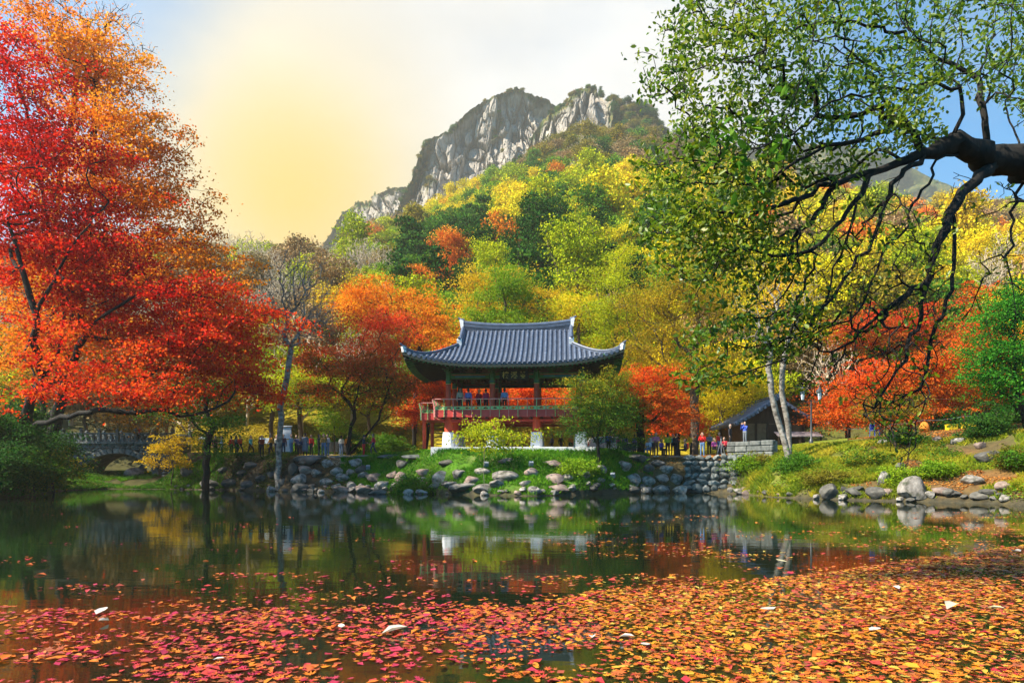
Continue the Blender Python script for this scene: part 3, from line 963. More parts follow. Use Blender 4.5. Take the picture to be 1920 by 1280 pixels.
# ------------------------------------------------------------------ hillside trees
def hill_protos():
    pr = []
    shapes = [
        ('round', [((0, 0, 6.2), (3.6, 3.6, 3.3), 3), ((1.4, 0.5, 7.6), (2.2, 2.2, 2.0), 1), ((-1.5, -0.6, 5.6), (2.4, 2.4, 1.8), 1)], 7.0),
        ('broad', [((0, 0, 5.4), (4.4, 4.2, 2.6), 3), ((-2.0, 0.6, 6.0), (2.4, 2.4, 1.9), 1), ((2.2, -0.4, 6.4), (2.2, 2.3, 2.0), 1), ((0.2, 0, 7.6), (2.2, 2.2, 1.5), 1)], 5.0),
        ('tall', [((0, 0, 7.0), (2.7, 2.7, 4.6), 3), ((0.6, 0.4, 10.0), (1.6, 1.6, 2.2), 1), ((-0.8, 0, 5.0), (2.6, 2.6, 2.0), 1)], 9.0),
        ('clumped', [((1.6, 0, 5.0), (2.4, 2.4, 2.0), 1), ((-1.9, 0.4, 5.8), (2.3, 2.3, 2.1), 1), ((0.2, -1.0, 7.4), (2.4, 2.4, 2.0), 1.2), ((0, 1.8, 6.2), (2.3, 2.3, 2.0), 1)], 6.4),
    ]
    for i, (nm, el, th) in enumerate(shapes):
        for v in range(2):
            trunk = [(0, 0, -1.0), (0.1, 0, 1.5), (-0.1, 0.1, 3.2), (0.05, 0, th * 0.62)]
            bm, lm = tree_meshes(trunk, el, 120, 34, 1.25, 0.40, seed=100 + i * 7 + v, tip_r=0.025, trunk_r=0.17, shell=0.33, flat=0.6, up=0.5)
            bm.materials.append(MAT['bark'])
            pr.append((nm, bm, lm))
    # bare, twiggy tree
    for v in range(2):
        bm, _ = tree_meshes([(0, 0, -1), (0.1, 0, 2), (0, 0.1, 3.6)], [((0, 0, 6), (3.4, 3.4, 3.4), 1)], 620, 0, 1, 1, seed=150 + v, tip_r=0.026, trunk_r=0.2, shell=0.6, bf=0.35)
        bm.materials.append(MAT['twig_tan'])
        pr.append(('bare', bm, None))
    # conifer / bamboo-like evergreen: drooping tiers
    for v in range(2):
        el = []
        for k in range(7):
            z = 2.4 + k * 1.35; r = 2.7 * (1 - k / 8.0) + 0.4
            el.append(((0, 0, z), (r, r, 0.55), r * r))
        bm, lm = tree_meshes([(0, 0, -1), (0, 0, 3), (0, 0, 7), (0, 0, 11.2)], el, 150, 26, 1.0, 0.42, seed=160 + v, tip_r=0.022, trunk_r=0.16, shell=0.5, flat=0.35, up=0.3, droop=0.8)
        bm.materials.append(MAT['bark'])
        pr.append(('conifer', bm, lm))
    return pr
def fine_protos():
    out = {}
    shapes = {
        'round': [((0, 0, 6.2), (3.4, 3.4, 3.2), 3), ((1.6, 0.5, 7.8), (2.0, 2.0, 1.8), 1), ((-1.7, -0.6, 5.4), (2.2, 2.2, 1.7), 1)],
        'broad': [((0, 0, 5.4), (4.2, 4.0, 2.4), 3), ((-2.2, 0.6, 6.2), (2.2, 2.2, 1.7), 1), ((2.4, -0.4, 6.6), (2.0, 2.1, 1.8), 1), ((0.2, 0, 7.8), (2.0, 2.0, 1.3), 1)],
        'tall': [((0, 0, 7.0), (2.5, 2.5, 4.4), 3), ((0.6, 0.4, 10.2), (1.4, 1.4, 2.0), 1), ((-0.9, 0, 4.8), (2.4, 2.4, 1.8), 1)],
        'clumped': [((1.8, 0, 4.9), (2.2, 2.2, 1.8), 1), ((-2.0, 0.4, 5.8), (2.1, 2.1, 1.9), 1), ((0.2, -1.0, 7.5), (2.2, 2.2, 1.8), 1.2), ((0, 1.9, 6.2), (2.1, 2.1, 1.8), 1)],
    }
    for i, (nm, el) in enumerate(shapes.items()):
        bm, lm = tree_meshes([(0, 0, -1.0), (0.1, 0, 1.5), (-0.1, 0.1, 3.2), (0.05, 0, 4.6)], el, 260, 46, 0.85, 0.22, seed=200 + i, tip_r=0.02, trunk_r=0.17, shell=0.36, flat=0.55, up=0.5, clump=5, csize=1.7)
        bm.materials.append(MAT['bark'])
        out[nm] = (nm, bm, lm)
    return out
FP = fine_protos()
HP = hill_protos()
HP_BY = {}
for i, (nm, bm, lm) in enumerate(HP):
    HP_BY.setdefault(nm, []).append(i)

COLNAME = dict(red='deep red', redorange='red-orange', orange='orange', gold='golden', yellow='yellow', ygreen='yellow-green', lgreen='light green', green='green', dgreen='dark green', olive='olive', brown='russet brown')

def hill_choice(px, py, g):
    """kind of tree by place on the slope: evergreen band, yellow shoulder, brown upper edge, pale end below the sky glow"""
    def pick(opts):
        w = np.array([o[1] for o in opts], float); w /= w.sum()
        return opts[g.choice(len(opts), p=w)][0]
    dens = vnoise(np.array([px * 0.012]), np.array([py * 0.016]))[0]
    if py < 318 and px < 1300:
        col = pick([('olive', 4), ('brown', 3), ('green', 1.2), ('bare', 1.6), ('gold', 0.8), ('dgreen', 1)])
    elif px < 640:
        col = pick([('bare', 5), ('brown', 2), ('ygreen', 1)])
    elif px < 760:
        col = pick([('ygreen', 3), ('bare', 2.6), ('olive', .8), ('lgreen', 1.5), ('gold', .4), ('brown', 1.2), ('orange', .3)])
    elif px < 1260 and 425 + 25 * dens < py < 590:
        col = pick([('dgreen', 3), ('green', 3.2), ('dgreen_c', 3), ('ygreen', 1.2), ('yellow', 0.8), ('orange', .5), ('lgreen', 1), ('bare', .4)])
    elif px < 1300:
        col = pick([('yellow', 4.4), ('ygreen', 4.6), ('gold', .9), ('lgreen', 1.6), ('green', 1.0), ('olive', .5), ('orange', .18)])
    else:
        col = pick([('gold', 2.2), ('yellow', 3.4), ('ygreen', 2.4), ('brown', 1.6), ('orange', .4), ('olive', 1), ('bare', 1), ('green', .6)])
    if col == 'bare':
        return 'bare', 'bare'
    if col == 'dgreen_c':
        return 'dgreen', 'conifer'
    return col, pick([('round', 3), ('broad', 3), ('tall', 1.6), ('clumped', 2.5)])

def zone_name(px):
    for lim, nm in ((520, 'above the bridge side'), (640, 'behind the bare grey tree'), (760, 'behind the red maple'), (860, 'over the roof corner'), (950, 'behind the roof ridge'), (1040, 'above the middle of the pavilion roof'), (1130, 'behind the roof end'), (1240, 'behind the golden tree'), (1360, 'above the golden tree crown'), (1500, 'behind the pale twin trunks'), (1640, 'behind the drooping bare boughs'), (1780, 'beyond the scarlet maples')):
        if px < lim:
            return nm
    return 'over the bright green tree'
ORD = ['first', 'second', 'third', 'fourth', 'fifth', 'sixth', 'seventh', 'eighth', 'ninth', 'tenth', 'eleventh', 'twelfth', 'thirteenth', 'fourteenth', 'fifteenth', 'sixteenth', 'seventeenth', 'eighteenth', 'nineteenth', 'twentieth']

def build_hill():
    g = np.random.default_rng(33)
    pts = []
    y = HILL0 + 3
    while y < 365:
        s = 5.5 + y * 0.004
        x0 = (-300 - 960) / FPX * y; x1 = (2050 - 960) / FPX * y
        x = x0 + g.uniform(0, s)
        while x < x1:
            xx, yy = x + g.uniform(-1.7, 1.7), y + g.uniform(-1.7, 1.7)
            px = float(PX(xx, yy)); Yc, zc = crest(px)
            if yy < Yc + 12:
                pts.append((xx, yy, px))
            x += s
        y += s * 0.92
    A = np.array(pts)
    z = ground_z(A[:, 0], A[:, 1])
    trees = []
    for (x, yy, px), zz in zip(pts, z):
        size = float(np.clip(g.normal(1.0, 0.20), 0.62, 1.6))
        py = HZN - (zz + 6 * size - CAMZ) / yy * FPX
        col, shp = hill_choice(px, py, g)
        trees.append((x, yy, float(zz), px, py, size, col, shp))
    # the ones that show largest become things, the rest one forest
    vis = [t for t in trees if 430 < t[3] < 1905 and t[4] < 770]
    vis.sort(key=lambda t: t[1] / t[5])
    near = vis[:250]
    nset = set(id(t) for t in near)
    far = [t for t in trees if id(t) not in nset]
    seen = {}
    for (x, yy, zz, px, py, size, col, shp) in near:
        i = int(g.choice(HP_BY[shp]))
        nm, bm, lm = FP[shp] if (yy < 125 and shp in FP) else HP[i]
        h = 'low on the slope' if yy < 92 else 'midway up the slope' if yy < 122 else 'higher up the slope'
        adj = {'round': 'rounded', 'broad': 'broad-crowned', 'tall': 'tall', 'clumped': 'many-lobed', 'conifer': 'evergreen', 'bare': 'leafless twiggy'}[shp]
        cn = 'greyish tan' if shp == 'bare' else COLNAME[col]
        key = (cn, adj, h, zone_name(px))
        k = seen.get(key, 0); seen[key] = k + 1
        lab = f"{cn} {adj} tree {h} {zone_name(px)}"
        if k:
            lab = f"{ORD[min(k, 19)]} {lab}"
        e = empty('hillside_tree', (x, yy, zz - 0.4), g.uniform(0, 6.28))
        e.scale = (size * g.uniform(0.9, 1.15), size * g.uniform(0.9, 1.15), size * g.uniform(0.9, 1.2))
        obj('trunk', bm, None, e)
        if lm is not None:
            if len(lm.materials) == 0:
                lm.materials.append(MAT['h_green'])
            c = obj('crown', lm, None, e)
            c.material_slots[0].link = 'OBJECT'
            c.material_slots[0].material = MAT['h_' + col]
        tag(e, lab, 'tree', 'trees on the hillside')
    # ---- the forest: instanced on points
    coll = bpy.data.collections.new('forest_kinds')
    kinds = {}
    def kind(i, col):
        if (i, col) not in kinds:
            nm, bm, lm = HP[i]
            # one mesh: crown + trunk joined so one instance is one tree
            b2 = bmesh.new(); b2.from_mesh(bm)
            nf = len(b2.faces)
            if lm is not None:
                b2.from_mesh(lm)
            b2.faces.ensure_lookup_table()
            for f in b2.faces[nf:]:
                f.material_index = 1
            me = bpy.data.meshes.new('forest_tree')
            b2.to_mesh(me); b2.free()
            me.materials.append(bm.materials[0]); me.materials.append(MAT['h_' + col] if col != 'bare' else bm.materials[0])
            kinds[(i, col)] = (len(kinds), me)
            o = bpy.data.objects.new('forest_kind_%03d' % (len(kinds) - 1), me)
            coll.objects.link(o)
        return kinds[(i, col)][0]
    V, idx, rot, scl = [], [], [], []
    for (x, yy, zz, px, py, size, col, shp) in far:
        i = int(HP_BY[shp][0])
        V.append((x, yy, zz - 0.4)); idx.append(kind(i, col)); rot.append(g.uniform(0, 6.28)); scl.append(size * 1.04)
    for (x, yy, zz) in CLIFF_PTS:
        px = float(PX(x, yy))
        c = ['dgreen', 'olive', 'green', 'brown'][int(g.choice(4, p=[.4, .3, .2, .1]))]
        shp = ['round', 'broad', 'conifer'][int(g.choice(3, p=[.45, .35, .2]))]
        V.append((x, yy + 0.6, zz - 1.0 - (.6 if px < 1128 else 0))); idx.append(kind(int(HP_BY[shp][0]), c)); rot.append(g.uniform(0, 6.28)); scl.append(g.uniform(0.2, 0.5) if px < 1125 else g.uniform(.45, .9))
    me = bpy.data.meshes.new('hillside_forest')
    me.from_pydata(V, [], [])
    for k, a, ty in (('idx', idx, 'INT'), ('rot', rot, 'FLOAT'), ('scl', scl, 'FLOAT')):
        at = me.attributes.new(k, ty, 'POINT'); at.data.foreach_set('value', np.array(a, dtype=np.int32 if ty == 'INT' else np.float32))
    o = obj('hillside_forest', me)
    o['kind'] = 'stuff'
    tag(o, 'dense autumn forest covering the upper hillside and cliff ledges', 'forest')
    ng = bpy.data.node_groups.new('forest', 'GeometryNodeTree')
    ng.interface.new_socket('Geometry', in_out='INPUT', socket_type='NodeSocketGeometry')
    ng.interface.new_socket('Geometry', in_out='OUTPUT', socket_type='NodeSocketGeometry')
    n = ng.nodes.new; l = ng.links.new
    gi, go = n('NodeGroupInput'), n('NodeGroupOutput')
    ci = n('GeometryNodeCollectionInfo'); ci.inputs['Collection'].default_value = coll
    ci.inputs['Separate Children'].default_value = True; ci.inputs['Reset Children'].default_value = True
    iop = n('GeometryNodeInstanceOnPoints'); iop.inputs['Pick Instance'].default_value = True
    def na(nm, ty):
        a = n('GeometryNodeInputNamedAttribute'); a.data_type = ty; a.inputs['Name'].default_value = nm
        return a.outputs['Attribute']
    l(gi.outputs[0], iop.inputs['Points']); l(ci.outputs[0], iop.inputs['Instance'])
    l(na('idx', 'INT'), iop.inputs['Instance Index'])
    cb = n('ShaderNodeCombineXYZ'); l(na('rot', 'FLOAT'), cb.inputs[2])
    er = n('FunctionNodeEulerToRotation'); l(cb.outputs[0], er.inputs[0])
    l(er.outputs[0], iop.inputs['Rotation'])
    l(na('scl', 'FLOAT'), iop.inputs['Scale'])
    l(iop.outputs[0], go.inputs[0])
    md = o.modifiers.new('forest', 'NODES'); md.node_group = ng
    print('hill trees', len(trees), 'far', len(V), 'kinds', len(kinds))
build_hill()
# ------------------------------------------------------------------ pavilion
def build_pavilion():
    root = empty('pavilion', (0.17, 49.0, 0), math.radians(-4))
    tag(root, 'two-storey wooden pavilion with curved blue-grey tiled roof on red columns', 'pavilion')
    KX = 3.18; XS = [-1.5 * KX, -0.5 * KX, 0.5 * KX, 1.5 * KX]
    YS = [0.0, 2.9, 5.8]
    ZP, ZB, ZD0, ZD1, ZL0, ZL1 = 3.17, 4.28, 5.31, 5.80, 8.12, 8.52
    # plinth of long stone blocks
    pl = MB().box((-5.7, -1.7, 2.2), (5.7, 7.6, ZP - 0.03)).build('plinth', MAT['granite'], root)
    xs = np.linspace(-5.74, 5.74, 9)
    for k in range(8):
        MB().box((xs[k] + 0.008, -1.76, 2.3), (xs[k + 1] - 0.008, -0.9, ZP + rnd.uniform(-.006, .006))).build('stone_block', MAT['granite'], pl, bevel=0.02)
    ys = np.linspace(-0.9, 7.6, 6)
    for sx in (-1, 1):
        for k in range(5):
            x0, x1 = (-5.74, -4.9) if sx < 0 else (4.9, 5.74)
            MB().box((x0, ys[k] + 0.008, 2.3), (x1, ys[k + 1] - 0.008, ZP + rnd.uniform(-.006, .006))).build('stone_block', MAT['granite'], pl, bevel=0.02)
    # columns with white stone footings
    for iy, y in enumerate(YS):
        for ix, x in enumerate(XS):
            mb = MB()
            w0, w1 = 0.43, 0.36
            n = 8
            ring = lambda w, z: [(x + sx * w, y + sy * w * q, z) for sx, sy, q in ()]
            vs = []
            for w, z in ((w0, ZP - 0.02), (w0 * 0.985, ZP + 0.3), (w1 + 0.02, ZB - 0.12), (w1, ZB)):
                c = w * 0.45
                vs += [(x - w, y - w + c, z), (x - w + c, y - w, z), (x + w - c, y - w, z), (x + w, y - w + c, z), (x + w, y + w - c, z), (x + w - c, y + w, z), (x - w + c, y + w, z), (x - w, y + w - c, z)]
            fs = [tuple(reversed(range(8))), tuple(range(24, 32))]
            for i in range(3):
                for k in range(8):
                    fs.append((i * 8 + k, i * 8 + (k + 1) % 8, i * 8 + 8 + (k + 1) % 8, i * 8 + 8 + k))
            mb.add(vs, fs).build('column_footing', MAT['whitestone'], root)
            MB().lathe((x, y, 0), [(0.285, ZB + .003), (0.29, ZB + 0.3), (0.28, ZD0 + 0.1)], 18).build('lower_column', MAT['redpaint'], root, smooth=True)
            col = MB().lathe((x, y, 0), [(0.205, ZD1 + .002), (0.205, ZD1 + 0.8), (0.19, ZL0 - 0.35)], 18).build('column', MAT['redpaint'], root, smooth=True)
            MB().lathe((x, y, 0), [(0.192, ZL0 - 0.35), (0.20, ZL0 - 0.30), (0.20, ZL0 - 0.05), (0.192, ZL0), (0.19, ZL1 + 0.2)], 18).build('painted_head', MAT['greenpaint'], col, smooth=True)
            for zz in (ZL0 - 0.37, ZL0 - 0.2):
                MB().lathe((x, y, 0), [(0.206, zz), (0.206, zz + 0.035)], 18).build('painted_ring', MAT['gold'] if zz < ZL0 - .3 else MAT['bluepaint'], col, smooth=True)
    # deck
    DX, DY0, DY1 = 5.55, -1.05, 6.85
    MB().box((-DX + .06, DY0 + .06, ZD0 + .12), (DX - .06, DY1 - .06, ZD1 - .02)).build('deck', MAT['redpaint2'], root)
    for k, x in enumerate(np.linspace(-DX + 0.5, DX - 0.5, 14)):
        MB().box((x - .08, DY0 + .2, ZD0 - .10), (x + .08, DY1 - .2, ZD0 + .115)).build('joist', MAT['darkwood'], root)
    for y in YS:
        MB().box((-DX + .2, y - .16, ZD0 - .26), (DX - .2, y + .16, ZD0 - .105)).build('girder', MAT['redpaint2'], root)
    # floor boards
    fb = np.linspace(-DX + .02, DX - .02, 23)
    for k in range(22):
        MB().box((fb[k] + .006, DY0 + .02, ZD1 - .018), (fb[k + 1] - .006, DY1 - .02, ZD1 + .012)).build('floor_board', MAT['midwood'], root)

    def eye_panel(a, b, z0, z1, d):
        """green board from point a to b (2D) with a lens-shaped opening"""
        a = Vector(a); b = Vector(b); t = (b - a); L = t.length; t.normalize()
        nn = Vector((t.y, -t.x))
        N = 16; outer, inner = [], []
        for k in range(N):
            an = 2 * math.pi * k / N
            cx, cz = math.cos(an), math.sin(an)
            m = max(abs(cx), abs(cz))
            outer.append((L / 2 + cx / m * (L / 2 - .01), (z0 + z1) / 2 + cz / m * (z1 - z0) / 2))
            inner.append((L / 2 + 0.34 * L * cx, (z0 + z1) / 2 + (z1 - z0) * 0.30 * cz * (1 - 0.55 * abs(cx))))
        vs, fs = [], []
        for off in (-d, d):
            for q in outer + inner:
                p = a + t * q[0] + nn * off
                vs.append((p.x, p.y, q[1]))
        for k in range(N):
            j = (k + 1) % N
            fs.append((k, j, N + j, N + k))
            fs.append((2 * N + k, 2 * N + N + k, 2 * N + N + j, 2 * N + j))
            fs.append((N + k, N + j, 3 * N + j, 3 * N + k))
            fs.append((k, 2 * N + k, 2 * N + j, j))
        return MB().add(vs, fs)

    def balustrade(p0, p1, n):
        """fascia, panels, brackets and rail of one run; outward is to the right of travel"""
        a, b = Vector(p0), Vector(p1)
        t = (b - a).normalized(); nn = Vector((t.y, -t.x))
        ball = empty_part('balustrade')
        L = (b - a).length
        st = L / n
        rot = math.atan2(t.y, t.x)
        def seg(x0, x1, o0, o1, z0, z1):
            mb = MB()
            c = [a + t * x0 + nn * o0, a + t * x1 + nn * o0, a + t * x1 + nn * o1, a + t * x0 + nn * o1]
            mb.add([(q.x, q.y, z0) for q in c] + [(q.x, q.y, z1) for q in c], [(0, 3, 2, 1), (4, 5, 6, 7), (0, 1, 5, 4), (1, 2, 6, 5), (2, 3, 7, 6), (3, 0, 4, 7)])
            return mb
        for k in range(n):
            x0, x1 = k * st, (k + 1) * st
            seg(x0 + .012, x1 - .012, -0.03, 0.035, ZD0, ZD1 - .012).build('fascia_panel', MAT['redpaint2'], ball)
            q0, q1 = a + t * (x0 + .03), a + t * (x1 - .03)
            eye_panel((q0.x, q0.y), (q1.x, q1.y), ZD1 + .03, ZD1 + .26, .018).build('cutout_panel', MAT['greenlight'], ball)
        seg(0, L, -0.045, 0.045, ZD1 - .01, ZD1 + .028).build('sill_rail', MAT['redpaint'], ball)
        seg(0, L, -0.04, 0.04, ZD1 + .262, ZD1 + .30).build('middle_rail', MAT['redpaint'], ball)
        MB().tube([(*(a + nn * .16), 6.56), (*(b + nn * .16), 6.56)], .038, 8).build('top_rail', MAT['railpaint'], ball, smooth=True)
        for k in range(n + 1):
            c = a + t * (k * st)
            # carved bracket: rises outside the fascia and curls out under the rail
            prof = [(0.03, ZD0 - .02), (0.10, ZD0 + .02), (0.075, ZD0 + .12), (0.10, ZD0 + .22), (0.075, ZD0 + .34), (0.10, ZD1 - .04), (0.07, ZD1 + .06), (0.10, ZD1 + .18), (0.09, ZD1 + .32), (0.15, ZD1 + .52), (0.20, ZD1 + .74), (0.14, ZD1 + .745), (0.07, ZD1 + .50), (0.02, ZD1 + .30), (0.0, ZD1), (0.0, ZD0)]
            vs = []
            for w in (-.017, .017):
                for (o_, z_) in prof:
                    q = c + t * w + nn * (o_ + .036)
                    vs.append((q.x, q.y, z_))
            m = len(prof)
            fs = [tuple(range(m)), tuple(range(2 * m - 1, m - 1, -1))] + [(i, i + m, (i + 1) % m + m, (i + 1) % m) for i in range(m)]
            MB().add(vs, fs).build('rail_bracket', MAT['greenlight'] if k % 2 else MAT['railpaint'], ball)
    def empty_part(nm):
        e = bpy.data.objects.new(nm, None); link(e, root)
        return e
    balustrade((-DX, DY0), (DX, DY0), 17)
    balustrade((DX, DY0), (DX, DY1), 12)
    balustrade((DX, DY1), (-DX, DY1), 17)
    balustrade((-DX, 1.55), (-DX, DY0), 4)
    # side landing on the far-from-bank end with its own rail
    MB().box((-7.05, 1.6, ZD0 + .03), (-DX - .04, 5.2, ZD1 - .03)).build('landing', MAT['redpaint2'], root)
    balustrade((-7.05, 1.6), (-DX - .08, 1.6), 3)
    balustrade((-7.05, 5.2), (-7.05, 1.6), 5)
    for (x, y) in ((-6.9, 1.8), (-6.9, 5.0)):
        MB().lathe((x, y, 0), [(0.14, 2.7), (0.14, ZD0 + .04)], 12).build('landing_post', MAT['redpaint'], root, smooth=True)
    for k in range(9):     # stair down behind
        MB().box((-7.0, 5.2 + k * .3, ZD1 - .08 - k * .29), (-5.7, 5.56 + k * .3, ZD1 - .02 - k * .29)).build('stair_tread', MAT['midwood'], root)
    # upper frame: lintels, brackets, ceiling, inner beams
    for y in YS:
        for k in range(3):
            if y == YS[1]:
                continue
            MB().box((XS[k] + .19, y - .13, ZL0 + .02), (XS[k + 1] - .19, y + .13, ZL1)).build('lintel', MAT['greenpaint'], root, bevel=.015)
            MB().box((XS[k] + .5, y - .137, ZL0 + .12), (XS[k + 1] - .5, y + .137, ZL0 + .2)).build('painted_stripe', MAT['bluepaint'], root)
            MB().box((XS[k] + .25, y - .14, ZL0 + .26), (XS[k + 1] - .25, y + .14, ZL0 + .31)).build('painted_stripe', MAT['redpaint'], root)
    for x in XS:
        for k in range(2):
            MB().box((x - .12, YS[k] + .19, ZL0 + .04), (x + .12, YS[k + 1] - .19, ZL1 - .02)).build('cross_beam', MAT['darkgreen_wood'], root)
    MB().box((-5.3, -0.5, ZL1 + .42), (5.3, 6.3, ZL1 + .48)).build('ceiling', MAT['darkwood'], root)
    def bracket_set(x, y, dx, dy):
        mb = MB()
        for k in range(3):
            w = .16 + .16 * k; z = ZL1 + .02 + k * .15
            mb.box((x - (w if dx == 0 else .09), y - (w if dy == 0 else .09), z), (x + (w if dx == 0 else .09), y + (w if dy == 0 else .09), z + .09))
            mb.box((x + dx * .1 - .07, y + dy * .1 - .07, z + .03), (x + dx * (.4 + .2 * k) + .07, y + dy * (.4 + .2 * k) + .07, z + .12))
        return mb
    for y, dy in ((YS[0], -1), (YS[2], 1)):
        for x in list(np.linspace(XS[0], XS[3], 10)):
            bracket_set(x, y, 0, dy).build('bracket_set', MAT['greenpaint'] if rnd.random() < .6 else MAT['darkgreen_wood'], root)
        MB().box((XS[0] - .4, y - .1 + dy * .05, ZL1 + .46), (XS[3] + .4, y + .1 + dy * .05, ZL1 + .62)).build('purlin', MAT['redpaint2'], root)
    for x, dx in ((XS[0], -1), (XS[3], 1)):
        for y in np.linspace(YS[0], YS[2], 6)[1:-1]:
            bracket_set(x, y, dx, 0).build('bracket_set', MAT['darkgreen_wood'], root)
        MB().box((x - .1 + dx * .05, YS[0] - .4, ZL1 + .46), (x + .1 + dx * .05, YS[2] + .4, ZL1 + .62)).build('purlin', MAT['redpaint2'], root)
    # ---------------- roof (local centre at y = 2.9)
    L, W, XG, YC, Z0, RH = 7.55, 5.45, 4.12, 2.9, 8.82, 3.42
    def prof(d):
        t = d / W
        return RH * (0.60 * t + 0.40 * t * t)
    def lift(x, y):
        return 0.92 * (min(1, abs(x) / L) ** 3.2) * (min(1, abs(y) / W) ** 3.2)
    def rz_front(x, y):
        return Z0 + prof(W - abs(y)) + lift(x, y)
    def rz_side(x, y):
        return Z0 + prof(L - abs(x)) + lift(x, y)
    roof = empty_part('roof')
    def sheet(name, off, mat, parent):
        mb = MB()
        nx, ny = 48, 20
        for s in (-1, 1):            # front and back slopes
            g = []
            for j in range(ny + 1):
                d = W * j / ny
                for i in range(nx + 1):
                    half = max(L - d, XG) if d < L - XG else XG
                    x = (2 * i / nx - 1) * half
                    y = s * (W - d)
                    g.append((x, YC + y, rz_front(x, y) + off))
            fs = [(j * (nx + 1) + i, j * (nx + 1) + i + 1, (j + 1) * (nx + 1) + i + 1, (j + 1) * (nx + 1) + i) for j in range(ny) for i in range(nx)]
            mb.add(g, fs)
        for s in (-1, 1):            # side slopes
            g = []
            for j in range(13):
                d = (L - XG) * j / 12
                for i in range(33):
                    y = (2 * i / 32 - 1) * (W - d)
                    x = s * (L - d)
                    g.append((x, YC + y, rz_side(x, y) + off))
            mb.add(g, [(j * 33 + i, j * 33 + i + 1, (j + 1) * 33 + i + 1, (j + 1) * 33 + i) for j in range(12) for i in range(32)])
        return mb.build(name, mat, parent, smooth=True)
    sheet('roof_bed', 0.0, MAT['tile_base'], roof)
    sheet('soffit', -0.24, MAT['darkgreen_wood'], roof)
    # eave boards closing bed and soffit
    for s in (-1, 1):
        mb = MB(); v, f = [], []
        for i in range(41):
            x = (2 * i / 40 - 1) * L; y = s * W
            v += [(x, YC + y, rz_front(x, y) - .0), (x, YC + y, rz_front(x, y) - .24)]
        f = [(2 * i, 2 * i + 2, 2 * i + 3, 2 * i + 1) for i in range(40)]
        mb.add(v, f).build('eave_board', MAT['darkgreen_wood'], roof)
        mb = MB(); v = []
        for i in range(31):
            y = (2 * i / 30 - 1) * W; x = s * L
            v += [(x, YC + y, rz_side(x, y)), (x, YC + y, rz_side(x, y) - .24)]
        mb.add(v, [(2 * i, 2 * i + 2, 2 * i + 3, 2 * i + 1) for i in range(30)]).build('eave_board', MAT['darkgreen_wood'], roof)
    # tile rows: half-round cover tiles, each with its laps and a round end
    def tile_row(path, side):
        """path: points from the eave up; side: unit vector across the row"""
        pts = [Vector(p) for p in path]
        mb = MB(); side = Vector(side); n = 6
        # resample at tile length
        out = []
        for i in range(len(pts) - 1):
            ln = (pts[i + 1] - pts[i]).length
            k = max(1, round(ln / 0.36))
            for t in range(k):
                out.append((pts[i].lerp(pts[i + 1], t / k), (pts[i + 1] - pts[i]).normalized()))
                out.append((pts[i].lerp(pts[i + 1], (t + .94) / k), (pts[i + 1] - pts[i]).normalized()))
        vs, fs = [], []
        for i, (p, t) in enumerate(out):
            up = side.cross(t); up = up if up.z > 0 else -up
            r = 0.112 if i % 2 == 0 else 0.094
            for k in range(n + 1):
                a = math.pi * k / n
                vs.append(p + side * math.cos(a) * r + up * (math.sin(a) * r * 1.15 + .005))
        for i in range(len(out) - 1):
            for k in range(n):
                fs.append((i * (n + 1) + k, i * (n + 1) + k + 1, (i + 1) * (n + 1) + k + 1, (i + 1) * (n + 1) + k))
        mb.add(vs, fs)
        # round end tile
        p, t = out[0]
        up = side.cross(t); up = up if up.z > 0 else -up
        c = p - t * .03 + up * .02
        ring = [c + side * math.cos(2 * math.pi * k / 10) * .125 + up * math.sin(2 * math.pi * k / 10) * .125 for k in range(10)]
        ring2 = [q + t * .06 for q in ring]
        mb.add(ring + ring2, [tuple(range(10)), tuple(range(19, 9, -1))] + [(k, k + 10, (k + 1) % 10 + 10, (k + 1) % 10) for k in range(10)])
        mb.build('tile_row', MAT['tile'], roof, smooth=True)
    SP = 0.345
    nrow = int(2 * L / SP)
    for s in (-1, 1):
        for i in range(nrow + 1):
            x = -L + .12 + i * (2 * L - .24) / nrow
            ymin = 0.18 if abs(x) < XG - .1 else W - (L - abs(x))
            if W - ymin < 0.25:
                continue
            ny = max(2, int((W - ymin) / .5))
            tile_row([(x, YC + s * y, rz_front(x, y)) for y in np.linspace(W, ymin, ny)], (1, 0, 0))
        nside = int(2 * W / SP)
        for i in range(nside + 1):
            y = -W + .12 + i * (2 * W - .24) / nside
            xmin = max(XG, L - (W - abs(y)))
            if L - xmin < .25:
                continue
            nx = max(2, int((L - xmin) / .5))
            tile_row([(s * x, YC + y, rz_side(x, y)) for x in np.linspace(L, xmin, nx)], (0, 1, 0))
    # gable walls
    for s in (-1, 1):
        yb = W - (L - XG)
        poly = [(YC - yb, rz_side(XG, 0) - .1)]
        for y in np.linspace(yb, 0, 7):
            poly.append((YC - y, rz_front(0, y) - .05))
        for y in np.linspace(0, yb, 7)[1:]:
            poly.append((YC + y, rz_front(0, y) - .05))
        poly.append((YC + yb, rz_side(XG, 0) - .1))
        x = s * (XG - .28)
        MB().prism(poly, 0, min(x, x + s * .1), max(x, x + s * .1)).build('gable_wall', MAT['redpaint2'], roof)
